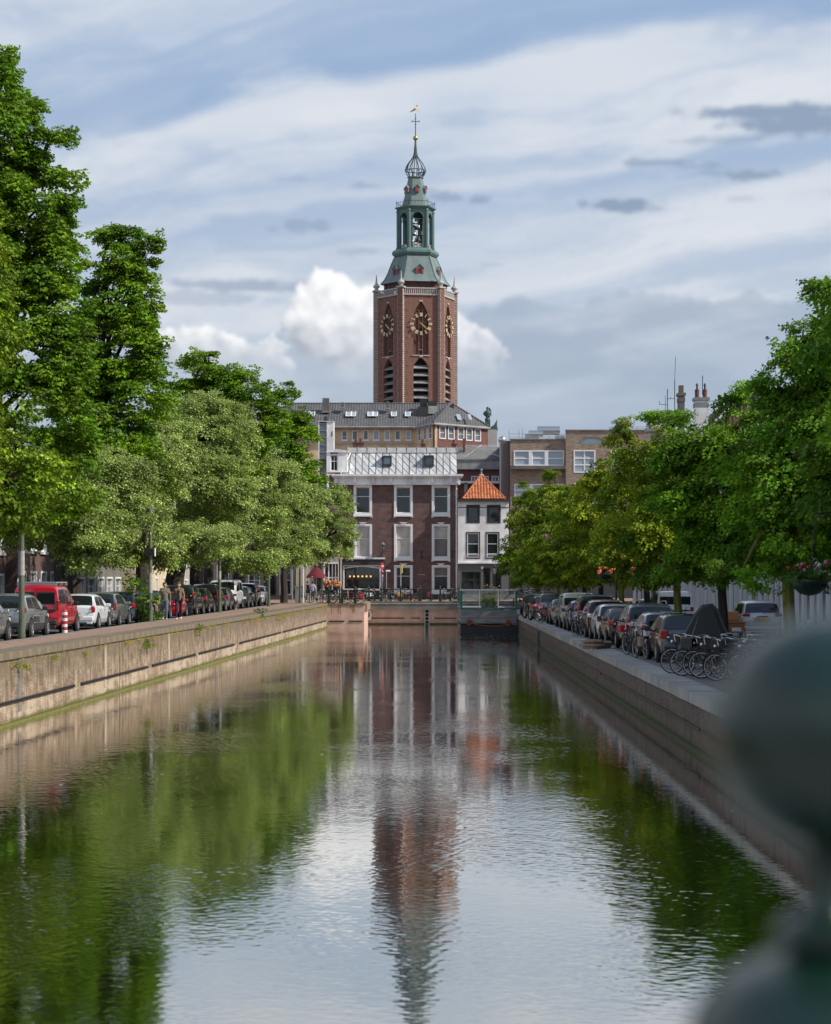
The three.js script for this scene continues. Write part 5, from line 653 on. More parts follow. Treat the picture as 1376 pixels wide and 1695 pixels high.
tree('silver', 'broad silvery lime beside the lamp post with the box', 'lime trees along the left quay', TL(110), 110, LG, .36, 5.2, [[235, 790, 70, 85, 108, 3.4], [215, 890, 66, 52, 104, 2.8], [280, 730, 52, 60, 112, 2.6], [262, 900, 50, 40, 106, 2.2], [245, 845, 44, 42, 88.4, 1.0]], { low: 2 });
tree('silver', 'largest silvery lime with thick forked trunk behind the two walkers', 'lime trees along the left quay', TL(120), 120, LG, .62, 5, [[345, 715, 78, 66, 122, 3.6], [300, 690, 40, 40, 122, 2], [320, 800, 78, 72, 120, 3.6], [370, 800, 60, 66, 120, 3.2], [330, 895, 72, 42, 116, 2.8], [364, 890, 44, 34, 112.6, 1.1]], { lean: .5, low: 2 });
tree('silver', 'silvery lime with long low limb over the dark parked cars', 'lime trees along the left quay', TL(130), 130, LG, .42, 5, [[425, 770, 55, 56, 134, 3.2], [410, 840, 72, 58, 130, 3.6], [465, 815, 52, 56, 134, 2.8], [420, 905, 56, 42, 126, 2.6]], { low: 2 });
tree('silver', 'silvery lime over the white van', 'lime trees along the left quay', TL(144), 144, LG, .36, 5, [[500, 840, 46, 48, 146, 2.8], [470, 890, 56, 44, 142, 2.8], [505, 900, 36, 34, 142, 2], [446, 905, 38, 30, 137.5, 1.2]], { low: 2 });
tree('silver', 'last pale lime of the left row reaching across to the brown house', 'lime trees along the left quay', pxX(470, 158), 158, LG, .3, 5, [[545, 832, 36, 40, 154, 2.4], [560, 880, 27, 46, 152, 2.2], [525, 895, 40, 38, 154, 2.2]], { low: 2.2 });
const RG = RY - .02, TR = (d) => 9.45 + .0088 * d;
tree('deep', 'linden standing just outside the right picture edge', 'young lindens along the right quay', TR(42) + .5, 42, RG, .16, 4.6, [[1590, 560, 190, 150, 42, 2.4], [1570, 760, 180, 120, 42, 2.3]], { low: 2.4 });
tree('deep', 'linden by the bridge outside the right picture edge', 'young lindens along the right quay', TR(30) + .6, 30, RG, .16, 4.6, [[1860, 420, 260, 200, 30, 2.4], [1840, 660, 250, 180, 30, 2.3]], { low: 2.4 });
tree('deep', 'nearest right tree, tallest with bright green layered boughs', 'young lindens along the right quay', TR(53), 53, RG, .17, 5, [[1372, 470, 16, 34, 53, .5], [1330, 560, 20, 24, 53, .6], [1290, 640, 34, 26, 53, 1], [1290, 820, 60, 60, 53, 1.6], [1380, 520, 34, 62, 53, 1.2], [1400, 610, 80, 90], [1330, 625, 46, 48, 53, 1.6], [1360, 700, 92, 66], [1310, 770, 80, 52], [1390, 800, 100, 90], [1330, 850, 88, 52], [1290, 905, 70, 22, 52, 1.4], [1225, 950, 50, 12, 51.5, .7], [1350, 915, 60, 40]], { low: 2.1, bark: M.lichen, density: 1.5 });
tree('deep', 'right tree with airy pointed top in front of the white dormer', 'young lindens along the right quay', TR(65), 65, RG, .16, 4.4, [[1205, 658, 22, 24, 65, .6], [1215, 705, 40, 40], [1265, 720, 40, 56, 64, 1.4], [1180, 755, 62, 50], [1235, 790, 66, 60], [1190, 835, 84, 60], [1200, 905, 92, 44], [1160, 940, 60, 30, 64, 1.4], [1255, 870, 60, 60, 64, 1.6], [1110, 700, 30, 20, 68, .8]], { low: 2.2, bark: M.barkDark, density: 1.35 });
tree('linden', 'right linden before the tall chimney, dense with dark base', 'young lindens along the right quay', TR(77), 77, RG, .16, 4.4, [[1120, 720, 34, 24, 77, .9], [1105, 770, 54, 44], [1130, 820, 62, 56], [1095, 880, 66, 56], [1130, 925, 62, 40], [1140, 960, 40, 16, 76, 1]], { low: 2.3, bark: M.lichen, density: 1.25 });
tree('linden', 'yellowish right linden under the aerials', 'young lindens along the right quay', TR(88), 88, RG, .15, 4.4, [[1068, 775, 34, 40], [1055, 835, 54, 50], [1060, 900, 60, 50]], { low: 2.3, bark: M.barkDark, yellow: 1, density: 1.2 });
tree('linden', 'right linden with the slim tall leader before the arched window', 'young lindens along the right quay', TR(100), 100, RG, .15, 4.4, [[1028, 706, 8, 18, 100, .35], [1030, 738, 17, 22, 100, .7], [1028, 790, 40, 40], [1005, 840, 50, 50], [1010, 905, 62, 48], [975, 800, 18, 22, 100, .8]], { low: 2.3, bark: M.lichen, yellow: 1.1, density: 1.2 });
tree('linden', 'middle right linden with yellow tinged shoulder', 'young lindens along the right quay', TR(112), 112, RG, .15, 4.4, [[972, 828, 30, 34], [970, 880, 46, 48], [985, 930, 48, 32]], { low: 2.2, yellow: 1, density: 1.2 });
tree('linden', 'right linden behind the silver van, third from the far end', 'young lindens along the right quay', TR(124), 124, RG, .15, 4.4, [[945, 845, 26, 36], [940, 895, 42, 44], [945, 935, 46, 30]], { low: 2.2, yellow: .9, density: 1.2 });
tree('linden', 'right linden with pointed top against the office windows', 'young lindens along the right quay', TR(137), 137, RG, .14, 4.4, [[918, 792, 10, 16, 137, .5], [916, 830, 24, 30], [906, 880, 40, 44], [905, 932, 46, 32]], { low: 2.2, yellow: .7, density: 1.2 });
tree('linden', 'farthest right linden beside the moored houseboat', 'young lindens along the right quay', TR(150), 150, RG, .14, 4.4, [[876, 810, 8, 16, 150, .4], [874, 845, 20, 26], [866, 890, 28, 38], [872, 935, 38, 32]], { low: 2.2, yellow: .6, bark: M.lichen, density: 1.2 });
{ // leafy shoots at the foot of a tree, wall plants, moss
  const plant = (name, label, cat, p, n, spreadX, h, seed, tone, dz = .4, group) => { const r = rng(seed), t = thing(name, label, cat, p.toArray(), 0, group), m = new THREE.InstancedMesh(KINDS.elm.geo, leafMat, n), m4 = new THREE.Matrix4(), c = new THREE.Color(), st = []; for (let i = 0; i < n; i++) { const x = (r() * 2 - 1) * spreadX, y = r() * h, z = (r() - .5) * dz, s = .5 + r() * .5; m4.compose(V(x, y, z), new THREE.Quaternion().setFromEuler(new THREE.Euler(-.8 + r(), r() * 6.28, 0)), V(s, s, s).multiplyScalar(Math.min(1, Math.abs(h) + .25))); m.setMatrixAt(i, m4); const l = .7 + r() * .6; m.setColorAt(i, c.setRGB(tone[0] * l, tone[1] * l, tone[2] * l)); if (i % 3 === 0) st.push(rod(V(x * .4, 0, 0), V(x, y, z), .012, 4)); } m.name = 'foliage'; m.userData.kind = 'stuff'; m.castShadow = m.receiveShadow = true; t.add(m); obj('stem', st, M.bark, t); return t; };
  plant('shrub', 'bright green leafy shoots sprouting between the blue car and the lamp post', 'shrub', at(232, 1029, 90).setY(LG), 46, .5, 2.2, 41, [.16, .3, .02]);
  const wl = (px, py, n, s, h, label, seed, tone = [.17, .25, .02]) => { const d = 42141 / (813 - px); const X = LW(d) + .06; plant('wall_plant', label, 'plant', V(X, pyY(py, d), -d), n, .06, h, seed, tone, s, 'weeds rooted in the left quay wall').children; };
  wl(240, 1058, 14, 1.5, -.3, 'largest green weed hanging from the left coping below the bicycle', 3);
  wl(326, 1042, 9, 1.6, .22, 'flat green weed on the left coping below the walkers', 4); wl(431, 1022, 9, .8, .5, 'upright green weed standing on the left coping near the far end', 5, [.07, .2, .02]);
  wl(26, 1098, 10, 1.3, -.12, 'yellow green fern tuft at the left end of the quay wall', 6, [.34, .36, .02]); wl(88, 1086, 5, .5, -.1, 'small yellow tuft under the coping below the red van', 7, [.34, .36, .02]); wl(137, 1078, 4, .4, -.1, 'small yellow tuft under the coping below the white hatchback', 8, [.34, .34, .02]);
  wl(462, 1026, 16, 9, .1, 'yellow moss strip along the far part of the left coping', 9, [.36, .36, .03]);
  const r = rng(77), N = 420, m = new THREE.InstancedMesh(KINDS.silver.geo, leafMat, N), m4 = new THREE.Matrix4(), c = new THREE.Color(); for (let i = 0; i < N; i++) { const d = 52 + Math.pow(r(), .8) * 102, s = .12 + r() * .14; if (Math.sin(d * .8) + Math.sin(d * .37) < -.4) { m4.makeScale(.001, .001, .001); m4.setPosition(LW(d) - .3, LY - .1, -d); } else m4.compose(V(LW(d) + .02, LY - .21 - r() * .06, -d), new THREE.Quaternion().setFromEuler(new THREE.Euler(.3, 1.57 + (r() - .5) * 2, 0)), V(s, s, s)); m.setMatrixAt(i, m4); m.setColorAt(i, c.setRGB(.26 * (.6 + r()), .25 * (.6 + r() * .8), .02)); }
  m.name = numbered('moss'); tag(m, 'yellow green moss growing in patches under the left quay coping', 'moss'); m.userData.kind = 'stuff'; scene.add(m);
}

// ---------------------------------------------------------------- parked cars: a lofted body with windows and lamps that follow it
// local axes: rear at z = 0, front towards -z, y up
function carShape(k) {
  const { L, W, H, st } = k, n = [];
  // stations: [along 0..1, bottom, belt, top, half width share, tumblehome]
  const S = 4, out = []; for (let i = 0; i < st.length - 1; i++) for (let j = 0; j < S; j++) { const t = j / S, a = st[i], b = st[i + 1]; out.push(a.map((v, q) => mix(v, b[q], q === 0 ? t : t))); } out.push(st[st.length - 1]);
  const ring = out.map(([u, bo, be, to, hw, tu]) => {
    const w = W / 2 * hw, bl = Math.min(be, to - .03), cab = Math.max(0, to - bl - .03), wr = w * .955 - tu * cab, z = -u * L;
    return [[0, bo], [w * .86, bo], [w * .97, bo + .1], [w, bo + (bl - bo) * .5], [w * .985, bl - .12], [w * .955, bl], [mix(w * .955, wr, .88), mix(bl, to, .86)], [wr - .05, to - .03], [wr * .8 - .03, to], [0, to + .018]].map(([x, y]) => V(x, y, z));
  });
  return { ring, us: out.map((q) => q[0]) };
}
function carPatch(sh, u0, u1, v0, v1, off, side) {       // part of the skin between stations u and ring points v, lifted off by a few millimetres
  const { ring, us } = sh, P = (u, v) => { let i = 0; while (i < us.length - 2 && us[i + 1] < u) i++; const t = (u - us[i]) / Math.max(1e-6, us[i + 1] - us[i]), j = Math.min(ring[0].length - 2, Math.floor(v)), f = v - j; return ring[i][j].clone().lerp(ring[i][j + 1], f).lerp(ring[i + 1][j].clone().lerp(ring[i + 1][j + 1], f), clamp(t)); };
  const nu = 5, nv = 4, p = [], f = []; for (let i = 0; i <= nu; i++) for (let j = 0; j <= nv; j++) { const uu = typeof u0 === 'function' ? mix(u0(j / nv), u1(j / nv), i / nu) : mix(u0, u1, i / nu), vv = mix(v0, v1, j / nv), c = P(uu, vv), a = P(uu + .004, vv).sub(P(uu - .004, vv)), b = P(uu, Math.min(9, vv + .02)).sub(P(uu, vv - .02)), n = a.cross(b).normalize(); if (n.x < 0 || (n.y < -.2)) n.negate(); if (n.x < -.01) n.negate(); c.addScaledVector(n, off); c.x *= side; p.push(c); }
  for (let i = 0; i < nu; i++) for (let j = 0; j < nv; j++) f.push([i * (nv + 1) + j, (i + 1) * (nv + 1) + j, (i + 1) * (nv + 1) + j + 1, i * (nv + 1) + j + 1]);
  const g = poly(p, f); return g;
}
function smoothNormals(g) { const p = g.attributes.position, m = new Map(), key = (i) => `${Math.round(p.getX(i) * 500)},${Math.round(p.getY(i) * 500)},${Math.round(p.getZ(i) * 500)}`, n = g.attributes.normal, q = new Float32Array(p.count * 3); for (let i = 0; i < p.count; i++) { const k = key(i); if (!m.has(k)) m.set(k, []); m.get(k).push(i); } for (const l of m.values()) for (const i of l) { const a = V(n.getX(i), n.getY(i), n.getZ(i)), s = V(0, 0, 0); for (const j of l) { const b = V(n.getX(j), n.getY(j), n.getZ(j)); if (a.dot(b) > .6) s.add(b); } s.normalize(); q[i * 3] = s.x; q[i * 3 + 1] = s.y; q[i * 3 + 2] = s.z; } g.setAttribute('normal', new THREE.BufferAttribute(q, 3)); return g; }
const CARS = {
  hatch: { L: 3.95, W: 1.72, H: 1.48, tail: .085, belt: .93, st: [[0, .42, .62, .7, .84, .1], [.008, .3, .88, .92, .93, .1], [.02, .26, .94, .985, .955, .1], [.06, .22, .95, 1.18, .975, .24], [.12, .2, .95, 1.4, 1, .33], [.2, .19, .94, 1.465, 1, .33], [.42, .19, .91, 1.48, 1, .33], [.56, .19, .89, 1.43, 1, .33], [.64, .19, .89, 1.28, 1, .33], [.74, .19, .9, 1.0, 1, .2], [.9, .2, .8, .88, .97, .1], [.97, .24, .66, .74, .9, .1], [1, .32, .52, .58, .76, .1]] },
  suv: { L: 4.5, W: 1.82, H: 1.7, belt: 1.05, st: [[0, .5, .7, .8, .88, .1], [.008, .34, .98, 1.02, .95, .1], [.02, .3, 1.06, 1.12, .97, .1], [.05, .28, 1.07, 1.4, .985, .22], [.09, .27, 1.07, 1.6, 1, .28], [.16, .26, 1.06, 1.68, 1, .28], [.4, .26, 1.03, 1.7, 1, .28], [.56, .26, 1.01, 1.63, 1, .28], [.64, .26, 1.0, 1.45, 1, .28], [.73, .26, 1.02, 1.12, 1, .2], [.9, .27, .92, 1.02, .97, .1], [.97, .3, .76, .86, .9, .1], [1, .38, .58, .66, .8, .1]] },
  sedan: { L: 4.5, W: 1.75, H: 1.45, belt: .95, st: [[0, .42, .62, .7, .84, .1], [.008, .3, .9, .94, .94, .1], [.02, .26, .95, .99, .96, .1], [.12, .21, .97, 1.04, .985, .1], [.2, .2, .96, 1.25, 1, .36], [.27, .19, .95, 1.4, 1, .36], [.4, .19, .92, 1.45, 1, .36], [.54, .19, .9, 1.41, 1, .36], [.63, .19, .89, 1.25, 1, .36], [.72, .19, .9, .99, 1, .2], [.9, .2, .8, .88, .97, .1], [.97, .24, .66, .74, .9, .1], [1, .32, .52, .58, .76, .1]] },
  box: { L: 4.15, W: 1.75, H: 1.8, belt: 1.05, st: [[0, .5, .8, .9, .94, .05], [.006, .36, 1.04, 1.1, .97, .05], [.012, .3, 1.06, 1.5, .98, .1], [.022, .28, 1.06, 1.72, .99, .12], [.05, .26, 1.06, 1.79, 1, .13], [.3, .26, 1.04, 1.8, 1, .13], [.5, .26, 1.02, 1.78, 1, .14], [.6, .26, 1.02, 1.66, 1, .18], [.7, .26, 1.02, 1.3, 1, .2], [.78, .26, 1.0, 1.08, .99, .15], [.92, .27, .86, .94, .96, .1], [.98, .3, .7, .78, .88, .1], [1, .38, .56, .62, .76, .1]] },
  van: { L: 4.9, W: 1.92, H: 1.95, belt: 1.12, st: [[0, .5, .9, 1.0, .94, .05], [.006, .36, 1.1, 1.2, .97, .05], [.012, .32, 1.12, 1.7, .98, .1], [.022, .3, 1.12, 1.9, .99, .12], [.05, .3, 1.12, 1.94, 1, .13], [.4, .3, 1.12, 1.95, 1, .13], [.68, .3, 1.12, 1.92, 1, .14], [.75, .3, 1.12, 1.82, 1, .17], [.85, .3, 1.12, 1.36, 1, .22], [.9, .3, 1.1, 1.2, .985, .15], [.96, .3, .95, 1.04, .95, .1], [.99, .33, .8, .88, .9, .1], [1, .4, .62, .7, .82, .1]] },
};
for (const k of Object.values(CARS)) k.sh = carShape(k);
function bodyGeometry(sh) {
  const pts = [], f = [], R = sh.ring, nr = R[0].length, m = nr * 2 - 2, idx = (i, j) => i * m + j; for (const r of R) { for (let j = 0; j < nr; j++) pts.push(r[j]); for (let j = nr - 2; j > 0; j--) pts.push(V(-r[j].x, r[j].y, r[j].z)); }
  for (let i = 0; i < R.length - 1; i++) for (let j = 0; j < m; j++) f.push([idx(i, j), idx(i + 1, j), idx(i + 1, (j + 1) % m), idx(i, (j + 1) % m)]);
  f.push(Array.from({ length: m }, (_, j) => j)); f.push(Array.from({ length: m }, (_, j) => idx(R.length - 1, j))); return smoothNormals(poly(pts, f));
}
for (const k of Object.values(CARS)) k.body = bodyGeometry(k.sh);
const tyreG = new THREE.TorusGeometry(.235, .085, 10, 28).scale(1, 1, 1.15).rotateY(Math.PI / 2), wheelRim = merged([cyl(.215, .215, .1, 0, 0, 0, 24, 0, 0, Math.PI / 2)]), spokesG = merged([...Array.from({ length: 7 }, (_, i) => box(.03, .2, .05, 0, .1, 0).rotateX(i * Math.PI * 2 / 7)), new THREE.TorusGeometry(.205, .018, 6, 28).rotateY(Math.PI / 2), cyl(.05, .05, .04, 0, 0, 0, 12, 0, 0, Math.PI / 2)]), archG = merged([cyl(.385, .385, .02, 0, 0, 0, 28, 0, 0, Math.PI / 2)]);
function car(kind, label, body, rx, d, gy, o = {}) {
  // rx: the right or left side line of the car; the rear stands at distance d
  const k = CARS[kind], sc = o.scale ?? 1, t = thing(o.name ?? 'parked_car', label, o.cat ?? 'car', [rx, gy, -d], o.turn ?? 0, o.group), sh = k.sh, { L, W } = k;
  t.scale.setScalar(sc);
  const B = share('body', k.body, body, t), trim = o.trim ?? M.plastic, rearGlassV = 8.6;
  const both = (fn) => [fn(1), fn(-1)];
  const rw = kind === 'box' || kind === 'van' ? null : kind === 'sedan' ? [.13, .262] : kind === 'suv' ? [.024, .085] : [.025, .118];
  const G = o.glass ?? M.carGlass;
  if (rw) { obj('rear_window', both((s) => carPatch(sh, rw[0], rw[1], 7.05, 9, .012, s)), G, t); obj('rear_wiper', [rod(V(.05, mix(k.belt, k.H, .18), -rw[0] * L + .03), V(.42, mix(k.belt, k.H, .24), -rw[0] * L + .0), .012, 4)], M.black, t); }
  else { const zz = .034; for (const s of [-1, 1]) obj('rear_window', [box(W * .375, k.H * .25, .02, s * W * .215, k.H * .735, -.016 * L + .035, 0).rotateX(.0)], o.solid ? M.whiteTrim : G, t); obj('door_gap', [box(.012, k.H * .68, .01, 0, k.H * .58, -.01 * L + .045)], M.black, t); obj('rub_strip', [rbox(W * .86, .07, .03, .012, 0, k.H * .5, .012)], trim, t); }
  const a = kind === 'sedan' ? .26 : kind === 'box' || kind === 'van' ? .06 : .13, e = kind === 'van' ? .8 : kind === 'box' ? .66 : .62;
  for (const s of [-1, 1]) { const cut = o.solid ? [[.6, .78]] : [[a, mix(a, .37, .92) + 0], [.375, .535]]; for (const [i, [p, q]] of cut.entries()) obj('side_window', [carPatch(sh, (v) => p + (i === 0 ? v * .03 : 0), (v) => q + (i === cut.length - 1 ? (e - q) * (1 - v) : 0), 5.12, 5.93, .008, s)], G, t); }
  const wsc = kind === 'van' ? [.757, .872] : kind === 'box' ? [.605, .755] : kind === 'sedan' ? [.55, .7] : [.57, .715]; obj('windscreen', both((s) => carPatch(sh, wsc[0], wsc[1], 7.05, 9, .01, s)), G, t);
  // bumpers, lamps, plates
  const lh = o.lampH ?? [k.belt - .2, k.belt + .04], lw = o.lampW ?? .2;
  if (o.tallLamps) for (const s of [-1, 1]) obj('tail_light', [rbox(.1, o.tallLamps, .16, .03, s * (W / 2 * .93), k.belt + o.tallLamps * .1, -.055)], M.tail, t);
  else for (const s of [-1, 1]) { const l = obj('tail_light', [rbox(lw, lh[1] - lh[0], .2, .05, s * (W / 2 * .955 - lw / 2 + .02), (lh[0] + lh[1]) / 2, -.085, 0, s * .22)], M.tail, t); obj('reverse_lamp', [rbox(lw * .4, .05, .02, .008, s * (W / 2 * .88 - lw / 2 - .01), lh[0] + .05, .022, 0, s * .22)], M.lamp, l); }
  obj('bumper', [rbox(W * .9, .2, .12, .05, 0, .45, -.015), rbox(W * .86, .12, .1, .03, 0, .29, -.02)], o.bumper ?? body, t); obj('diffuser', [rbox(W * .6, .1, .1, .02, 0, .27, .015)], M.plastic, t);
  const pl = obj('number_plate', [rbox(.52, .115, .015, .004, 0, o.plateY ?? .66, .052)], M.plate, t); obj('plate_recess', [rbox(.72, .2, .02, .01, 0, o.plateY ?? .66, .034)], o.bumper ?? body, pl); const PC = plateMarks[Math.floor(hash(Math.round(d * 7), 9) * plateMarks.length)]; share('marks', PC, M.black, pl, [0, o.plateY ?? .66, .061]);
  if (!rw || kind === 'hatch' || kind === 'suv') obj('tailgate_handle', [rbox(.5, .035, .02, .01, 0, (o.plateY ?? .66) + .14, .03)], o.handle ?? trim, t);
  const fz = -L; for (const s of [-1, 1]) obj('headlight', [rbox(.32, .15, .26, .05, s * W * .345, kind === 'van' ? .92 : kind === 'suv' ? .84 : .7, fz + .12, 0, s * -.45)], M.lamp, t);
  obj('grille', [rbox(W * .38, .13, .06, .03, 0, kind === 'van' ? .8 : .62, fz + .03), rbox(W * .62, .16, .06, .04, 0, kind === 'van' ? .5 : .38, fz + .02)], M.black, t); obj('number_plate', [rbox(.52, .11, .015, .004, 0, kind === 'van' ? .62 : .5, fz - .012)], M.plate, t); obj('front_bumper', [rbox(W * .84, .14, .14, .05, 0, .3, fz + .05)], o.bumper ?? body, t);
  for (const s of [-1, 1]) { obj('wing_mirror', [rbox(.2, .15, .1, .045, s * (W / 2 + .1), k.belt + .06, -L * .62), rod(V(s * W * .47, k.belt - .02, -L * .625), V(s * (W / 2 + .06), k.belt + .02, -L * .62), .025, 5)], o.mirror ?? body, t); for (const z of [.31, .55]) obj('door_handle', [rbox(.03, .03, .16, .01, s * W * .497, k.belt - .14, -L * z)], o.handle ?? trim, t); }
  obj('door_line', both((s) => { const g = []; for (const u of [.22, .375, .57]) if (!(u < .3 && o.threeDoor)) g.push(carPatch(sh, u, u + .0035, 2.2, 5, .004, s)); return mergeGeometries(g.map((q) => prep(q))); }), M.black, t);
  for (const [q, u] of [[1, .19], [-1, .19], [1, .805], [-1, .805]]) { const wx = q * (W / 2 - .075), z = -L * u; share('wheel_arch', archG, M.black, t, [q * (W / 2 - .002), .33, z]); const w = share('wheel', tyreG, M.rubber, t, [wx + q * .03, .32, z]); share('rim', wheelRim, M.black, w, [q * .0, 0, 0]); share('spokes', spokesG, o.rim ?? M.rim, w, [q * .07, 0, 0]); }
  if (o.arches) both((s) => obj('cladding', [carPatch(sh, .05, .95, 1.6, 2.8, .015, s)], M.plastic, t));
  if (o.rails) both((s) => obj('roof_rail', [tube([V(s * .58, k.H - .02, -.14 * L), V(s * .6, k.H + .07, -.18 * L), V(s * .61, k.H + .08, -.35 * L), V(s * .6, k.H + .05, -.5 * L), V(s * .58, k.H - .03, -.55 * L)], .022, 16, 6)], o.rails, t));
  if (o.rack) obj('roof_rack', [span(-.72, .72, k.H + .08, k.H + .12, -2.2, -.25), ...[-.3, -1.2, -2.1].map((z) => span(-.74, .74, k.H - .01, k.H + .079, z - .03, z + .03)), rod(V(-.7, k.H + .12, -.25), V(-.7, k.H + .24, -.3), .02, 5), rod(V(-.7, k.H + .24, -.3), V(-.45, k.H + .24, -.3), .02, 5), rod(V(.1, k.H + .12, -.25), V(.1, k.H + .22, -.3), .02, 5)], M.galv, t);
  if (o.aerial) obj('aerial', [rod(V(0, k.H, -.2 * L), V(0, k.H + .22, -.14 * L), .01, 4)], M.black, t);
  if (o.spare) { const sp = share('spare_wheel', tyreG, M.rubber, t, [.1, .85, .1]); sp.rotation.y = Math.PI / 2; sp.scale.setScalar(1.05); const c = share('rim', wheelRim, M.galv, sp); }
  if (o.panel) both((s) => obj('side_panel', [carPatch(sh, .3, .5, 2.9, 3.7, .02, s)], M.plastic, t));
  return t;
}
// dark marks on the yellow plates, too small to be read
const plateMarks = [0, 1, 2].map((q) => { const r = rng(60 + q), g = []; for (let i = 0; i < 6; i++) { const x = -.2 + i * .072 + (i > 1 ? .015 : 0) + (i > 3 ? .015 : 0), k = Math.floor(r() * 3); g.push(box(.012, .07, .003, x - .018, 0, 0)); if (k) g.push(box(.034, .012, .0031, x, .03, .0002)); if (k > 1) g.push(box(.034, .012, .0031, x, -.03, .0002), box(.012, .07, .003, x + .018, 0, 0)); else g.push(box(.034, .012, .0031, x, 0, .0002)); } return merged(g); });
const P = { silver: paint(.42, .44, .46, .7), silver2: paint(.3, .32, .33, .7), grey: paint(.085, .09, .1, .55), red: paint(.42, .004, .018, .05), white: paint(.74, .76, .79, 0), black: paint(.012, .013, .015, .3), navy: paint(.025, .045, .17, .3), darkred: paint(.14, .008, .02, .3), steelblue: paint(.09, .11, .16, .5), palegreen: paint(.33, .37, .36, .7) };
const carLine = (d) => -13.05 + .0265 * (d - 67.7), LT = -.0265, cg = LY - .106, GL = 'cars parked along the left quay', GR = 'cars parked along the right quay';
const left = (kind, label, p, d, o = {}) => { const W = CARS[kind].W * (o.scale ?? 1), L = CARS[kind].L * (o.scale ?? 1); return o.flip ? car(kind, label, p, carLine(d) - W / 2 - .1, d + L, cg, { ...o, turn: Math.PI + LT, group: GL }) : car(kind, label, p, carLine(d) - W / 2 - .05, d, cg, { ...o, turn: LT, group: GL }); };
left('hatch', 'silver car cut off by the left picture edge', P.silver, 61.4, {});
left('hatch', 'silver hatchback with black wheel arches behind the nearest lamp post', P.silver, 67.2, { bumper: M.plastic, arches: true, panel: true, scale: 1.03, lampH: [.86, 1.06], lampW: .27, mirror: M.plastic });
left('box', 'red boxy van with roof rack and twin rear windows', P.red, 72.6, { rack: true, bumper: M.plastic, tallLamps: .34, lampH: [.7, 1.0], plateY: .72, trim: M.plastic, aerial: false, mirror: M.black });
left('hatch', 'small white hatchback next to the red van', P.white, 79.6, { scale: .96, threeDoor: true, lampH: [.72, .98], lampW: .17, plateY: .52, rim: M.galv });
left('hatch', 'silver grey rounded hatchback with upright tail lamps', P.silver2, 84.4, { scale: .98, lampH: [.72, 1.05], lampW: .13, plateY: .74 });
left('hatch', 'blue grey hatchback beside the leafy shoots', P.steelblue, 89.2, { scale: .98 });
left('sedan', 'black car half hidden behind the bicycle and lamp post', P.black, 96, {});
left('hatch', 'small bright red hatchback behind the two walkers', P.red, 102.4, { scale: .92 });
left('suv', 'black offroad car with spare wheel on its tail', P.black, 108.4, { spare: true, bumper: M.plastic, lampH: [1.05, 1.3], lampW: .14 });
left('hatch', 'black hatchback with large red tail lamps', P.black, 113.6, { lampH: [.78, 1.0], lampW: .3 });
left('suv', 'dark people carrier behind the middle lamp post', P.black, 118.6, { tallLamps: .5 });
left('hatch', 'grey metallic hatchback right of the middle lamp post', P.silver2, 124, { flip: false });
left('van', 'white delivery van facing the viewer', P.white, 129, { flip: true, name: 'delivery_van', cat: 'van', bumper: P.white, mirror: P.white });
left('hatch', 'small dark car behind the white van', P.black, 135.5, { flip: true });
left('suv', 'black tall car facing the viewer before the far lamp post', P.black, 140.5, { flip: true, bumper: M.plastic });
left('hatch', 'pale silver car at the far end of the left row', P.silver, 147.5, { flip: true });
const lineR = (d) => 7.42 + .001 * d, cgR = RY - .012; const right = (kind, label, p, d, o = {}) => car(kind, label, p, (o.x ?? lineR(d)) + CARS[kind].W * (o.scale ?? 1) / 2, d, cgR, { ...o, turn: -.004, group: GR });
right('hatch', 'dark grey hatchback nearest the covered cargo bike', P.grey, 61.0, { scale: 1.02, lampH: [.74, 1.02], lampW: .24, plateY: .78, aerial: true, mirror: M.black });
right('hatch', 'silver hatchback second in the right row', P.silver, 66, { lampH: [.9, 1.12], lampW: .13 });
right('suv', 'dark offroad car with silver roof rails', P.grey, 70.8, { rails: M.steel, lampH: [1.0, 1.2], lampW: .15, bumper: P.grey });
right('sedan', 'black saloon with wedge shaped red tail lamps', P.black, 77.6, { lampH: [.78, .98], lampW: .26 });
right('hatch', 'white hatchback in front of the dark red car', P.white, 82.4, { scale: 1.03, lampH: [.78, .95], lampW: .2 });
right('suv', 'dark red tall car with tinted windows', P.darkred, 87.2, { scale: .98, lampH: [.86, 1.15], lampW: .15 });
right('box', 'black van with upright red lamp and white edge', P.black, 92.4, { tallLamps: .45, scale: 1.02 });
right('hatch', 'navy blue hatchback in the middle of the right row', P.navy, 97.6, { scale: 1.02, lampH: [1.0, 1.2], lampW: .12 });
right('van', 'tall silver van standing over the blue hatchback', P.palegreen, 103, { name: 'delivery_van', cat: 'van', scale: .95 });
right('sedan', 'silver saloon with red tail lamps facing away before the motorcycles', P.silver2, 110.6, { lampH: [.76, .98], lampW: .2 });
right('suv', 'dark offroad car behind the parked bicycles', P.grey, 122, { rails: M.steel }); right('hatch', 'pale silver hatchback behind the motorcycles', P.palegreen, 129, {}); right('hatch', 'black car at the far end of the right row', P.black, 140, { scale: 1.02 });
right('suv', 'silver crossover with yellow plate parked across the right street', P.silver, 86, { x: 14.1, scale: .96, lampH: [1.0, 1.14], lampW: .36, plateY: .86 }); right('van', 'white van on the far side of the right street', P.white, 101, { x: 12.2, name: 'delivery_van', cat: 'van', solid: false }); right('hatch', 'pale car in front of the white van on the far street side', P.silver, 108, { x: 12.0 });

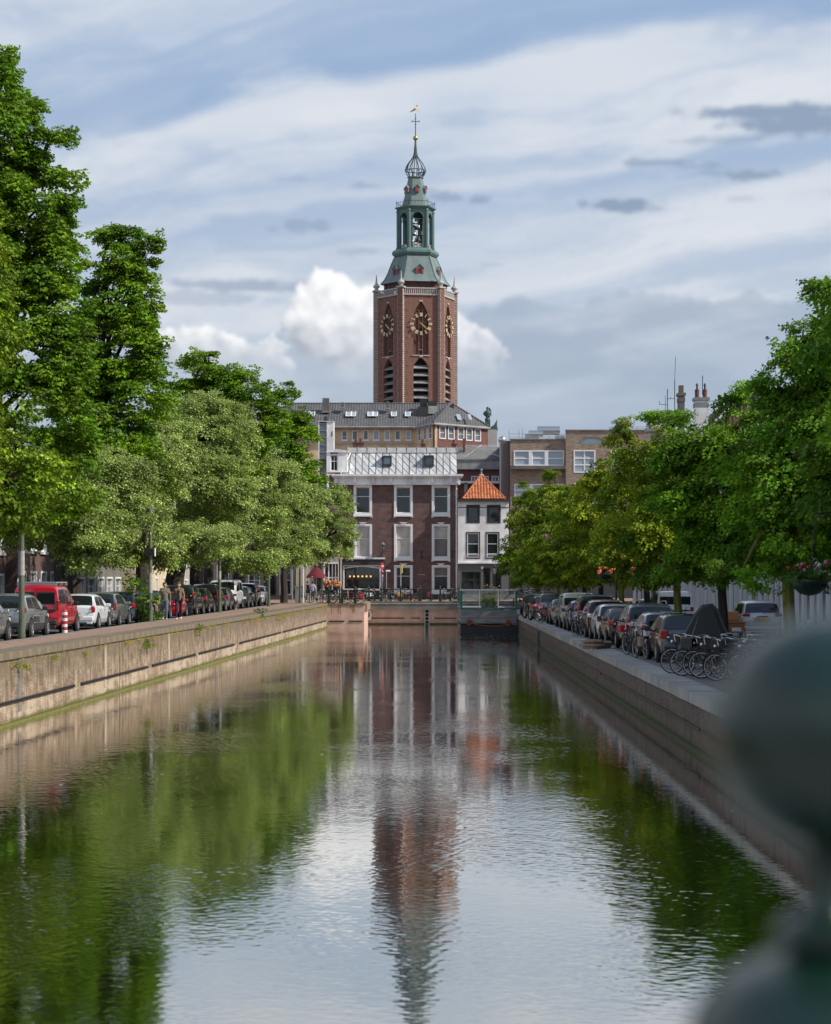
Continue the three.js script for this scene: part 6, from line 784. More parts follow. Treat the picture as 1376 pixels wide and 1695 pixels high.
// ---------------------------------------------------------------- bicycles
const bikeWheel = merged([new THREE.TorusGeometry(.335, .021, 6, 32).rotateY(Math.PI / 2)]), bikeRim = merged([new THREE.TorusGeometry(.312, .012, 5, 32).rotateY(Math.PI / 2), ...Array.from({ length: 14 }, (_, i) => rod(V(0, 0, 0), V(0, Math.cos(i * Math.PI / 7) * .31, Math.sin(i * Math.PI / 7) * .31), .0025, 3)), cyl(.03, .03, .09, 0, 0, 0, 8, 0, 0, Math.PI / 2)]);
const bikeFrame = (() => { const bb = V(0, .3, -.08), seat = V(0, .8, .12), head = V(0, .88, -.52), ra = V(0, .35, .5), fa = V(0, .35, -.62), hl = V(0, .62, -.49); return merged([rod(bb, seat, .02), rod(bb, head.clone().lerp(hl, .8), .022), rod(seat.clone().lerp(bb, .25), head, .02), rod(ra, bb, .012), rod(ra, seat.clone().lerp(bb, .2), .011), rod(hl, head, .022), rod(hl, fa.clone().setX(.05), .013), rod(hl, fa.clone().setX(-.05), .013), cyl(.1, .1, .02, .05, .3, -.08, 16, 0, 0, Math.PI / 2), rod(V(.06, .3, -.08), V(.1, .16, -.05), .012), rod(V(-.06, .3, -.08), V(-.1, .44, -.1), .012), box(.1, .02, .06, .14, .15, -.05), box(.1, .02, .06, -.14, .45, -.1), rod(seat, V(0, .95, .16), .014), rod(V(.05, .35, .5), V(.06, .72, .46), .008, 4), rod(V(-.05, .35, .5), V(-.06, .72, .46), .008, 4)]); })();
const bikeGuard = merged([-.62, .5].map((z) => { const g = [], n = 8, a0 = z > 0 ? -.2 : .6; for (let i = 0; i < n; i++) { const a = a0 + i * .28, b = a + .29; g.push(poly([V(-.028, .35 + Math.sin(a) * .365, z + Math.cos(a) * .365 * (z > 0 ? 1 : 1)), V(.028, .35 + Math.sin(a) * .365, z + Math.cos(a) * .365), V(.028, .35 + Math.sin(b) * .365, z + Math.cos(b) * .365), V(-.028, .35 + Math.sin(b) * .365, z + Math.cos(b) * .365)], [[0, 1, 2, 3]])); } return mergeGeometries(g.map((q) => prep(q))); }));
const bikeBar = merged([tube([V(-.3, 1.05, -.3), V(-.27, 1.08, -.42), V(-.1, 1.06, -.55), V(0, 1.02, -.56), V(.1, 1.06, -.55), V(.27, 1.08, -.42), V(.3, 1.05, -.3)], .012, 20, 5), rod(V(0, .88, -.52), V(0, 1.03, -.56), .014), new THREE.SphereGeometry(.045, 8, 6).translate(0, .88, -.62)]), bikeSaddle = merged([rbox(.2, .07, .14, .03, 0, .98, .24), rbox(.07, .05, .2, .02, 0, .985, .1)]), bikeCarrier = merged([span(-.07, .07, .72, .735, .25, .68), span(-.09, -.075, .71, .745, .2, .68), span(.075, .09, .71, .745, .2, .68)]), bikeBasket = merged([...frameOf(-.18, .18, .78, 1.02, .015, .3, -.6).map((g) => g), span(-.18, .18, .77, .785, -.9, -.6), span(-.18, .18, .785, 1.02, -.91, -.9), span(-.18, -.165, .785, 1.02, -.9, -.6), span(.165, .18, .785, 1.02, -.9, -.6)]), bikeCrate = merged([rbox(.36, .24, .3, .02, 0, .9, -.74)]), bikeStand = merged([rod(V(.04, .3, .05), V(.14, .01, .1), .01, 4)]);
function bicycle(label, pos, turn, group, o = {}) {
  const t = thing('bicycle', label, 'bicycle', pos, turn, group), fm = o.frame ?? M.black;
  share('frame', bikeFrame, fm, t); for (const z of [-.62, .5]) { const w = share('wheel', bikeWheel, M.rubber, t, [0, .35, z]); share('rim', bikeRim, o.rim ?? M.steel, w); }
  share('mudguard', bikeGuard, o.guard ?? fm, t); share('handlebar', bikeBar, o.bar ?? M.chrome, t); share('saddle', bikeSaddle, M.black, t); share('carrier', bikeCarrier, M.black, t); share('kickstand', bikeStand, M.steel, t);
  if (o.basket) share('basket', bikeBasket, o.basket, t); if (o.crate) share('crate', bikeCrate, o.crate, t); if (o.bag) { obj('pannier', [rbox(.16, .32, .36, .05, .17, .56, .46), rbox(.16, .32, .36, .05, -.17, .56, .46)], o.bag, t); }
  if (o.lean) t.rotation.z = o.lean; return t;
}
{ // the cluster on the right quay: front wheels towards the water
  const gy = RY - .006, G = 'bicycles parked on the right quay'; const B = (label, px, d, turn, o) => bicycle(label, [pxX(px, d), gy, -d], turn, G, o);
  B('leftmost black bicycle of the right cluster, half behind the covered cargo bike', 1150, 54.2, 1.15, { guard: M.black, lean: .06 });
  B('black bicycle with a pale front mudguard and round black bag in the right cluster', 1168, 53.0, 1.25, { guard: M.galv, bag: M.black, lean: -.05 });
  B('black bicycle with bright front hub and chrome bell', 1186, 52.6, 1.05, { lean: .05, basket: M.iron });
  B('black bicycle with silver mudguards in the middle of the right cluster', 1200, 51.6, 1.2, { guard: M.steel, lean: -.04 });
  B('front most bicycle with large dark wheel at the coping', 1222, 50.2, .95, { lean: .05 });
  B('dark bicycle with black front crate in the right cluster', 1236, 51.4, 1.3, { crate: M.black, lean: .03 });
  B('bicycle with tan tyre half hidden by the blurred post', 1262, 50.0, 1.0, { guard: M.rubber, lean: -.05 });
  B('bicycle with white handlebar grips at the back of the right cluster', 1228, 54.5, 1.1, { bar: M.whiteTrim, lean: .04 });
  B('bicycle with chrome bars behind the blurred post', 1270, 53.8, 1.2, { lean: -.03 });
  const far = (label, px, d, turn, o) => bicycle(label, [pxX(px, d), gy, -d], turn, 'bicycles between the cars on the right quay', o);
  far('black bicycle with chrome lamps leaning beside the black van', 968, 89.2, .55, { lean: .1, bag: M.black }); far('black bicycle lying close to the dark red car', 977, 87.0, .35, { lean: .18 });
  far('bicycle with red panniers beside the motorcycles', 901, 118, .5, { bag: M.redPaint, guard: M.redPaint }); far('dark bicycle before the silver saloon', 908, 114.6, .7, { lean: .1 });
  far('bicycle with red crate between the dark offroad car and silver hatchback', 1050, 67.2, .3, { crate: M.redPaint, lean: .08 });
  far('bicycle with brown wicker pannier next to the silver hatchback', 1062, 64.6, .2, { bag: M.brownRope });
  // covered cargo bike
  const d = 57.6, t = thing('cargo_bike', 'cargo bike under a black cover with grey side beside the dark grey hatchback', 'cargo bike', [pxX(1163, d), gy, -d], -.25); obj('cover', [prism([[-.72, .28], [.78, .3], [.8, .62], [.5, 1.18], [.32, 1.66], [.18, 1.8], [.02, 1.78], [-.22, 1.5], [-.5, .95]], .75, .07).translate(.05, 0, -.35)], M.tarp, t); obj('side_flap', [poly([V(-.74, .3, .44), V(-.42, .34, .48), V(.0, 1.7, .47), V(-.22, 1.48, .45), V(-.54, .95, .44)], [[0, 1, 2, 3, 4]])], M.tarpGrey, t);
  for (const [x, z] of [[-.5, .2], [-.45, -.35], [.7, -.1]]) { const w = obj('wheel', [new THREE.TorusGeometry(.27, .03, 8, 28).translate(x, .3, z)], M.rubber, t); obj('rim', [new THREE.TorusGeometry(.24, .014, 6, 28).translate(x, .3, z), ...Array.from({ length: 8 }, (_, i) => rod(V(x, .3, z), V(x + Math.cos(i * .785) * .24, .3 + Math.sin(i * .785) * .24, z), .004, 3))], M.steel, w); } obj('cargo_box', [rbox(.7, .34, .6, .03, -.1, .42, -.02)], M.tarpGrey, t);
  const d2 = 84, c = thing('cargo_bike', 'orange wooden cargo bike parked beside the silver crossover', 'cargo bike', [pxX(1214, d2), RY, -d2], .1); obj('box', [span(-.36, .36, .32, .72, -.3, .5), span(-.4, .4, .721, .77, -.34, .54)], M.orangeWood, c); obj('child_seat', [rbox(.5, .4, .2, .06, 0, 1.0, -.1)], M.orange, c); for (const x of [-.42, .42]) obj('wheel', [new THREE.TorusGeometry(.25, .03, 6, 24).rotateY(Math.PI / 2).translate(x, .28, .1)], M.rubber, c); obj('rear_wheel', [new THREE.TorusGeometry(.31, .03, 6, 24).rotateY(Math.PI / 2).translate(0, .34, -1.3)], M.rubber, c); obj('handlebar', [tube([V(-.32, 1.15, -.5), V(0, 1.05, -.4), V(.32, 1.15, -.5)], .015, 10, 5), rod(V(0, .5, -.4), V(0, 1.05, -.4), .02), rod(V(0, .4, -.3), V(0, .4, -1.3), .025), rod(V(0, .4, -1), V(0, 1, -1.1), .02)], M.black, c); obj('saddle', [rbox(.2, .07, .26, .03, 0, 1.02, -1.1)], M.black, c); obj('plate', [rbox(.4, .16, .02, .005, 0, .45, .52)], M.whiteTrim, c);
  // motorcycles
  const moto = (label, px, dd, bm) => { const m = thing('motorcycle', label, 'motorcycle', [pxX(px, dd), gy, -dd], .35, 'motorcycles at the far right quay'); for (const z of [0, -1.35]) { const w = obj('wheel', [new THREE.TorusGeometry(.24, .075, 8, 24).rotateY(Math.PI / 2).translate(0, .31, z)], M.rubber, m); obj('rim', [cyl(.18, .18, .07, 0, .31, z, 18, 0, 0, Math.PI / 2)], M.galv, w); } obj('engine', [rbox(.34, .36, .5, .08, 0, .48, -.7)], M.iron, m); obj('tank', [rbox(.3, .26, .5, .1, 0, .86, -.85)], bm, m); obj('seat', [rbox(.28, .12, .7, .05, 0, .82, -.2)], M.black, m); obj('fork', [rod(V(.1, .31, -1.35), V(.1, 1.0, -1.1), .025), rod(V(-.1, .31, -1.35), V(-.1, 1.0, -1.1), .025), tube([V(-.36, 1.08, -.95), V(0, 1.02, -1.1), V(.36, 1.08, -.95)], .016, 10, 5)], M.steel, m); obj('tail', [rbox(.2, .12, .2, .04, 0, .8, .2)], bm, m); obj('tail_light', [rbox(.12, .06, .03, .01, 0, .78, .3)], M.tail, m); obj('windshield', [rbox(.4, .4, .03, .01, 0, 1.2, -1.12, -.3)], M.carGlass, m); return m; };
  moto('black motorcycle first behind the moored houseboat', 883, 127, M.black); moto('motorcycle with red tank next to the silver saloon', 893, 121.5, M.redPaint);
}
bicycle('bicycle leaning against the left lamp post beside two walkers', [pxX(254, 92.6), LY - .01, -92.2], .22, undefined, { guard: M.steel, bar: M.chrome, lean: .06, bag: M.brownRope });
// ---------------------------------------------------------------- railing and bicycles at the head of the canal
{
  const rail = thing('railing', 'dark green post and rail fence along the head of the canal', 'railing', [0, LY, -ENDZ - .35]);
  const postG = merged([lathe([[.0, 1.32], [.05, 1.3], [.07, 1.22], [.045, 1.16], [.1, 1.12], [.1, 1.02], [.07, .98], [.075, .4], [.12, .34], [.13, 0]], 10)]);
  const X = (p) => pxX(p, ENDZ), put = (px, z) => { const q = share('railing_post', postG, M.greenPaint, rail, [X(px), 0, z]); return q; };
  for (const p of [544, 566, 588]) put(p, 0); obj('rail', [rod(V(X(538), 1.02, 0), V(X(602), 1.02, 0), .025), rod(V(X(538), .55, 0), V(X(602), .55, 0), .025)], M.greenPaint, rail);
  const r2 = thing('railing', 'dark green railing of eight posts in front of the brown brick house', 'railing', [0, LY, -BACKZ - .05]), X2 = (p) => pxX(p, BACKZ); for (const p of [611, 631, 663.5, 696, 729, 761]) share('railing_post', postG, M.greenPaint, r2, [X2(p), 0, 0]); for (const p of [620, 647, 680, 713, 746]) share('low_post', postG, M.greenPaint, r2, [X2(p), -.42, 0]); obj('rail', [rod(V(X2(604), 1.03, 0), V(X2(765), 1.03, 0), .024), rod(V(X2(604), .55, 0), V(X2(765), .55, 0), .02)], M.greenPaint, r2);
  const r = rng(15), ord = ['first', 'second', 'third', 'fourth', 'fifth', 'sixth', 'seventh', 'eighth', 'ninth', 'tenth', 'eleventh', 'twelfth', 'thirteenth', 'fourteenth']; const fr = [M.black, M.steel, M.iron, M.black, M.redPaint, M.black, M.whiteTrim, M.black, M.iron, M.steel, M.black, M.redPaint, M.black, M.iron];
  [[526, 156.6, 1.45], [541, 157, 1.2], [553, 157, 1.9], [565, 157.2, 1.4], [577, 157, 1.1], [588, 157, 1.75], [603, 169.6, 1.3], [616, 169.6, 1.6], [628, 169.6, 1.1], [653, 169.6, 1.5], [668, 169.6, 1.2], [679, 169.6, 1.8], [702, 169.6, 1.5], [744, 169.6, 1.4]].forEach(([px, d, a], i) => bicycle(`${['black', 'silver', 'dark', 'black', 'red', 'black', 'white', 'black', 'dark', 'silver', 'black', 'red', 'black', 'dark'][i]} bicycle, ${ord[i]} from the left along the far railing`, [pxX(px, d), LY - .01, -d], a, 'bicycles along the far railing', { frame: fr[i], bag: i === 6 ? M.whiteTrim : i === 5 ? M.redPaint : i === 12 ? M.redPaint : i === 9 ? M.yellow : undefined, basket: i % 3 === 0 ? M.iron : undefined, crate: i % 5 === 2 ? M.black : undefined, lean: (r() - .5) * .12 }));
  bicycle('bicycle near the right end of the far railing by a dark scooter', [pxX(757, 170.4), LY - .01, -170.4], 1.7, 'bicycles along the far railing', { crate: M.black });
  for (const [i, px, d] of [[0, 866, 172], [1, 878, 171], [2, 889, 173], [3, 903, 172]]) bicycle(['black', 'dark', 'silver', 'black'][i] + ' bicycle in the shade behind the farthest right cars, ' + ord[i] + ' of four from the left', [pxX(px, d), LY - .01, -d], 1.2 + i * .2, 'bicycles behind the farthest right cars', { frame: fr[i], crate: i % 2 ? M.black : undefined });
  for (const [i, px] of [541, 556].entries()) { const t = thing('flower_planter', i ? 'round orange flower ball on the far railing, right one of two' : 'round orange flower ball on the far railing, left one of two', 'planter', [pxX(px, 154.9 + i * .3), LY + 1.0, -155.6], 0, 'orange flower balls on the far railing'); obj('pot', [lathe([[.12, 0], [.22, .12], [.26, .26], [.2, .28]], 12)], M.iron, t); const rr = rng(i + 4), fl = []; for (let k = 0; k < 46; k++) { const u = rr() * 2 - 1, a = rr() * 6.28, s = Math.sqrt(1 - u * u); fl.push(new THREE.IcosahedronGeometry(.075 + rr() * .04, 0).translate(s * Math.cos(a) * .3, .52 + u * .26, s * Math.sin(a) * .3)); } obj('blossom', fl, M.orange, t).userData.kind = 'stuff'; }
}
// ---------------------------------------------------------------- houseboat pontoon with glazed screen
{
  const D = 139, X = (p) => pxX(p, D), Y = (p) => pyY(p, D), t = thing('houseboat', 'moored houseboat with glazed green terrace screen over grey boards and black hull', 'boat', [0, 0, -D]);
  obj('hull', [prism([[X(763), -.5], [X(861), -.5], [X(861), Y(1035)], [X(763), Y(1035)]], 10, .03).translate(0, 0, -10)], M.black, t); obj('deck', [span(X(763), X(857), Y(1008), Y(1008) + .08, -10, -.08)], M.boatWood, t);
  for (let i = 0; i < 4; i++) { const a = mix(Y(1032), Y(1009.5), i / 4), b = mix(Y(1032), Y(1009.5), (i + 1) / 4) - .012; const cut = mix(X(765), X(855), .3 + .4 * hash(i, 4)); obj('board', [span(X(763.5), cut - .006, a, b, -.06, 0)], M.boatWood, t); obj('board', [span(cut + .006, X(856), a, b, -.06, .002)], M.boatWood, t); }
  obj('side_boards', [span(X(763.5), X(763.5) + .05, Y(1032), Y(1009.5), -10, -.07), span(X(856) - .05, X(856), Y(1032), Y(1009.5), -10, -.07)], M.boatWood, t); obj('skirt', [span(X(763), X(858), Y(1035) + .035, Y(1032) - .004, -9.9, .03)], M.gap, t);
  const x = [764, 794, 825, 855].map(X), y0 = Y(1009), y1 = Y(977.5); obj('screen_frame', [span(x[0] - .06, x[0] + .07, y0, y1, -.09, .04), span(x[3] - .07, x[3] + .06, y0, y1, -.09, .04), span(x[0] + .07, x[3] - .07, y0, y0 + .08, -.09, .04), span(x[0] - .06, x[0] + .05, y0, y1, -4.1, -4), span(x[3] - .05, x[3] + .06, y0, y1, -4.1, -4), span(x[0] - .04, x[0] + .03, y0, y0 + .08, -4, -.1), span(x[3] - .03, x[3] + .04, y0, y0 + .08, -4, -.1)], std([.012, .13, .1], .4), t); obj('top_rail', [span(x[0] - .06, x[3] + .06, y1 + .003, y1 + .09, -.1, .05), span(x[0] - .06, x[0] + .03, y1 + .003, y1 + .06, -4, -.11), span(x[3] - .03, x[3] + .06, y1 + .003, y1 + .06, -4, -.11)], M.whiteTrim, t);
  for (let i = 0; i < 3; i++) obj('pane', [span(x[i] + .08, x[i + 1] - .08, y0 + .09, y1 - .04, -.03, -.018)], M.clear, t); obj('mullion', [1, 2].map((i) => span(x[i] - .03, x[i] + .03, y0 + .08, y1, -.06, .02)), M.whiteTrim, t); for (const s of [0, 3]) obj('side_pane', [span(x[s] - .008, x[s] + .008, y0 + .09, y1 - .04, -3.95, -.12)], M.clear, t);
  const rope = thing('rope', 'red mooring rope slung across the front of the black hull', 'rope', [0, 0, -D + .12]); obj('line', [tube([V(X(776), Y(1029), .02), V(X(786), Y(1033), .04), V(X(805), Y(1036), .05), V(X(828), Y(1036), .05), V(X(843), Y(1032), .04), V(X(846), Y(1029), .02)], .035, 30, 6)], M.rope, rope); obj('knot', [new THREE.TorusKnotGeometry(.13, .05, 40, 6).translate(X(777), Y(1030), .06), new THREE.TorusKnotGeometry(.13, .05, 40, 6).translate(X(842), Y(1031), .06)], M.rope, rope);
  const line = thing('rope', 'brown mooring line from the black hull to the right quay', 'rope', [0, 0, -D + .1]); obj('line', [tube([V(X(846), Y(1031), .1), V(X(852), Y(1034), .6), V(RW(134) + .1, 1.34, 4)], .03, 14, 5)], M.brownRope, line);
  const pot = (label, px, z, h, seed, tone, bl) => { const q = thing('potted_plant', label, 'plant', [X(px), Y(1008) + .085, -D + z]); obj('pot', [lathe([[.001, 0], [.18, 0], [.26, .34], [.22, .34]], 14)], M.lead, q); const r = rng(seed), n = 22, m = new THREE.InstancedMesh(KINDS.silver.geo, leafMat, n), m4 = new THREE.Matrix4(), c = new THREE.Color(); for (let i = 0; i < n; i++) { const s = .35 + r() * .3; m4.compose(V((r() - .5) * .8, .3 + r() * h, (r() - .5) * .5), new THREE.Quaternion().setFromEuler(new THREE.Euler(r() - .8, r() * 6.28, 0)), V(s, s, s)); m.setMatrixAt(i, m4); const l = .6 + r() * .7; m.setColorAt(i, c.setRGB(tone[0] * l, tone[1] * l, tone[2] * l)); } m.name = 'foliage'; q.add(m); m.userData.kind = 'stuff'; if (bl) obj('blossom', Array.from({ length: 9 }, () => new THREE.IcosahedronGeometry(.06, 0).translate((r() - .5) * .9, .5 + r() * h, .1 + (r() - .5) * .4)), bl, q).userData.kind = 'stuff'; };
  pot('low yellow green plant left of centre behind the houseboat glass', 803, -.8, .35, 31, [.3, .36, .04]); pot('low bright green plant right of centre behind the houseboat glass', 815, -.7, .4, 32, [.25, .36, .04]); pot('tall shrub with orange blossom behind the houseboat glass', 812, -1.6, 1.1, 33, [.14, .2, .04], M.orange); pot('pink flowering plant behind the houseboat glass', 822, -1.8, 1.0, 34, [.15, .16, .04], std([.6, .2, .2], .8));
  for (const [i, px, z] of [[0, 783, -2.6], [1, 840, -2.8]]) { const b = thing('bench', i ? 'grey terrace bench on the houseboat, right one' : 'grey terrace bench on the houseboat, left one', 'bench', [X(px), Y(1008) + .08, -D + z]); obj('seat', [span(-.8, .8, .4, .46, -.25, .25)], M.boatWood, b); obj('backrest', [span(-.8, .8, .55, .9, -.3, -.25)], M.boatWood, b); for (const q of [-.7, .7]) obj('leg', [span(q - .04, q + .04, 0, .4, -.22, .22)], M.boatWood, b); }
}
// ---------------------------------------------------------------- posts, signs, bollards
function lampPost(label, px, pyBase, d, pyTop, o = {}) {
  const p = at(px, pyBase, d), t = thing(o.name ?? 'lamp_post', label, o.cat ?? 'lamp post', [p.x, LY - .01, -d], 0, o.group); const h = pyY(pyTop, d) - LY; obj('pole', [cyl(.1, .08, h, 0, h / 2, 0, 14), cyl(.125, .115, .4, 0, .2, 0, 14)], o.mat ?? M.poleGreen, t);
  if (o.sticker) obj('sticker_band', [cyl(.101, .098, o.sticker[1] - o.sticker[0], 0, (o.sticker[0] + o.sticker[1]) / 2, 0, 14)], M.sticker, t);
  obj('lamp_head', [lathe([[.09, h], [.16, h + .06], [.2, h + .3], [.16, h + .4], [0, h + .44]], 14)], M.galv, t); obj('hatch', [rbox(.1, .34, .02, .01, 0, .75, .105)], M.poleGreen, t);
  return t;
}
const LPG = 'green lamp posts along the left quay';
lampPost('nearest green lamp post with faded white stickers at the left', 36, 1056, 65.5, 835, { sticker: [2.05, 2.85], group: LPG });
{ const t = lampPost('green lamp post with black box beside the bicycle and walkers', 249, 1029, 89.5, 850, { sticker: [1.3, 2.2], group: LPG }); obj('box', [rbox(.42, .3, .3, .03, -.02, 3.15, .12)], M.black, t); obj('panel', [rbox(.03, .36, .3, .01, .23, 3.12, .12)], M.whiteTrim, t); }
lampPost('middle green lamp post in front of the dark parked cars', 363.5, 1013, 114, 895, { sticker: [1.9, 2.4], group: LPG }); lampPost('farther green lamp post beyond the white van', 445, 1000, 139, 905, { group: LPG }); lampPost('farthest green lamp post near the terrace', 497, 995, 158, 905, { group: LPG });
{
  const pole = (label, px, d, top, mat, r = .05, o) => { const t = thing('sign_post', label, 'sign post', [pxX(px, d), LY - .01, -d]); const h = pyY(top, d) - LY; obj('pole', [cyl(r, r, h, 0, h / 2, 0, 10)], mat, t); if (o) o(t, h); return t; };
  pole('thin grey sign post with white board near the terrace', 506, 158.5, 928, M.galv, .05, (t, h) => obj('sign_board', [rbox(.75, 1.7, .05, .02, -.2, h + .2, 0)], M.whiteTrim, t)); pole('thin grey pole left of the terrace crowd', 484, 157, 932, M.galv); pole('pale pole right beside the white sign board', 502, 160, 930, M.whiteTrim);
  pole('dark green pole before the barred white window', 562, 162, 925, M.greenPaint, .06); pole('grey post with yellow banner before the ground floor window', 663.5, 171, 935, M.galv, .05, (t, h) => obj('banner', [rbox(.12, .7, .03, .01, .12, h - .35, 0)], M.yellow, t)); 
  pole('post with red and white no entry signs at the cafe corner', 633, 171.5, 935, M.galv, .05, (t, h) => { obj('round_sign', [cyl(.3, .3, .03, .0, h - .1, .07, 20, Math.PI / 2, 1.0)], M.redPaint, t); obj('sign_bar', [box(.3, .09, .02, .02, h - .1, .11, 0, 1.0)], M.whiteTrim, t); obj('lower_sign', [box(.14, .5, .02, .03, h - .75, .07)], M.whiteTrim, t); obj('red_stripe', [box(.15, .24, .02, .03, h - .7, .09)], M.redPaint, t); });
  pole('thin pole with white disc right of the cafe', 640, 171, 945, M.galv, .035, (t, h) => obj('white_disc', [rbox(.4, .17, .1, .05, .12, h, 0)], M.whiteTrim, t));
  const bin = thing('utility_cabinet', 'grey utility cabinet on the far left pavement', 'cabinet', [pxX(493, 160), LY - .01, -160]); obj('body', [rbox(.42, 1.25, .4, .03, 0, .63, 0)], M.lead, bin); obj('lid', [rbox(.46, .05, .44, .02, 0, 1.28, 0)], M.galv, bin);
  for (const [i, px] of [475, 509, 513].entries()) { const b = thing('bollard', ['dark bollard beside the pale end car', 'short grey bollard before the terrace, left of two', 'short grey bollard before the terrace, right of two'][i], 'bollard', [pxX(px, 158), LY - .01, -158 - i * .3]); obj('post', [lathe([[.0, .95], [.07, .93], [.08, .85], [.065, .8], [.075, 0]], 10)], i ? M.lead : M.iron, b); }
  const rw = (label, px, py, d, h) => { const t = thing('bollard', label, 'bollard', [pxX(px, d), LY - .01, -d], 0, 'red and white bollards'); for (let i = 0; i < 8; i++) { const y = i * h / 8; obj('band', [i < 7 ? cyl(.096, .094, h / 8 - .002, 0, y + h / 16, 0, 18) : lathe([[.094, y], [.09, y + h * .06], [.06, y + h * .105], [0, y + h * .12]], 18)], i % 2 ? M.redPaint : M.whiteTrim, t); } };
  rw('red and white banded bollard in front of the red van', 107.5, 1046, 71.2, .86); rw('low red and white bollard in front of the white delivery van', 390, 1009, 125.5, .34);
  const um = thing('parasol', 'folded burgundy parasol over the cafe terrace', 'parasol', [pxX(524, 168), LY - .01, -168]); obj('pole', [cyl(.04, .04, 2.6, 0, 1.3, 0, 8)], M.galv, um); const cone = new THREE.ConeGeometry(.95, 1.15, 8, 1, true).translate(0, 2.55, 0); obj('canopy', [cone], M.burgundy, um); obj('rib', [0, 1, 2, 3].map((i) => rod(V(0, 2.4, 0), V(Math.cos(i * 1.57 + .4) * .9, 2.05, Math.sin(i * 1.57 + .4) * .9), .015, 4)), M.whiteTrim, um);
  const fb = thing('flower_basket', 'hanging basket of red and pink geraniums at the right edge', 'flower basket', at(1340, 962, 47).toArray()); obj('bowl', [lathe([[.001, -.35], [.22, -.3], [.42, -.12], [.48, .04], [.4, .04]], 20)], M.greenPaint, fb);
  { const r = rng(21), n = 70, m = new THREE.InstancedMesh(KINDS.deep.geo, leafMat, n), m4 = new THREE.Matrix4(), c = new THREE.Color(); for (let i = 0; i < n; i++) { const a = r() * 6.28, q = r() * .6, s = .3 + r() * .3; m4.compose(V(Math.cos(a) * q, .05 + r() * .26 - (q > .4 ? r() * .35 : 0), Math.sin(a) * q), new THREE.Quaternion().setFromEuler(new THREE.Euler(r() - .6, r() * 6.28, 0)), V(s, s, s)); m.setMatrixAt(i, m4); const l = .6 + r() * .6; m.setColorAt(i, c.setRGB(.07 * l, .17 * l, .02 * l)); } m.name = 'foliage'; m.userData.kind = 'stuff'; fb.add(m); for (const [mm, k] of [[std([.4, .02, .02], .7), 8], [std([.4, .15, .24], .7), 6]]) obj('blossom', Array.from({ length: k }, () => { const a = r() * 6.28, q = .15 + r() * .5; return new THREE.IcosahedronGeometry(.035 + r() * .025, 1).translate(Math.cos(a) * q, .25 + r() * .25, Math.sin(a) * q); }), mm, fb).userData.kind = 'stuff'; obj('hanger', [rod(V(0, .0, 0), V(.15, 1.6, 0), .015, 4), rod(V(.15, 1.6, 0), V(1.0, 1.7, 0), .03, 5)], M.iron, fb); obj('post', [cyl(.07, .06, fb.position.y - RY + 1.9, 1.0, (RY - fb.position.y + 1.9) / 2, 0, 10)], M.greenPaint, fb); }
  for (const [i, px, d, py] of [[0, 1003, 96, 950], [1, 1062, 82, 952]]) { const f = thing('flower_basket', i ? 'orange flower basket glimpsed under the right trees, nearer one' : 'orange flower basket glimpsed under the right trees, farther one', 'flower basket', [pxX(px, d), pyY(py, d), -d], 0, 'flower baskets under the right trees'); obj('bowl', [lathe([[.001, -.3], [.3, -.2], [.4, 0], [.3, .02]], 14)], M.iron, f); const r = rng(i + 50); obj('blossom', Array.from({ length: 22 }, () => new THREE.IcosahedronGeometry(.07, 0).translate((r() - .5) * .9, r() * .3, (r() - .5) * .7)), std([.6, .14, .06], .7), f).userData.kind = 'stuff'; obj('post', [cyl(.05, .05, f.position.y - RY + .3, .5, -(f.position.y - RY) / 2 + .15, 0, 8), rod(V(.5, .28, 0), V(0, .05, 0), .02, 4)], M.greenPaint, f); }
  const ln = thing('street_lantern', 'old style street lantern on a dark post beside the white house', 'lantern', [pxX(819, 172), LY - .01, -172]); const h = pyY(950, 172) - LY; obj('post', [lathe([[.14, 0], [.14, .3], [.08, .5], [.055, h - .3], [.09, h - .1], [.04, h]], 12)], M.greenPaint, ln); obj('glass', [lathe([[.1, h], [.24, h + .5]], 6)], M.curtain, ln); obj('cap', [lathe([[.28, h + .5], [.2, h + .62], [.06, h + .8], [.0, h + .92]], 6)], M.iron, ln);
  const coil = thing('rope_coil', 'brown heap of coiled rope lying on the right quay coping', 'rope', [pxX(986, 73.5), RY, -73.6]); const rr = rng(6), loops = []; for (let i = 0; i < 7; i++) { const pts = [], q = .24 + rr() * .2; for (let a = 0; a < 14; a++) { const g = a / 14 * 6.283; pts.push(V(Math.cos(g) * q + (rr() - .5) * .08 + (i > 3 ? .2 : -.12), .06 + (i % 4) * .075 + (rr() - .5) * .03, Math.sin(g) * q * 1.1 + (i > 3 ? -.3 : .25))); } loops.push(tube(pts, .055, 40, 7, true)); } obj('coil', loops, M.brownRope, coil);
}

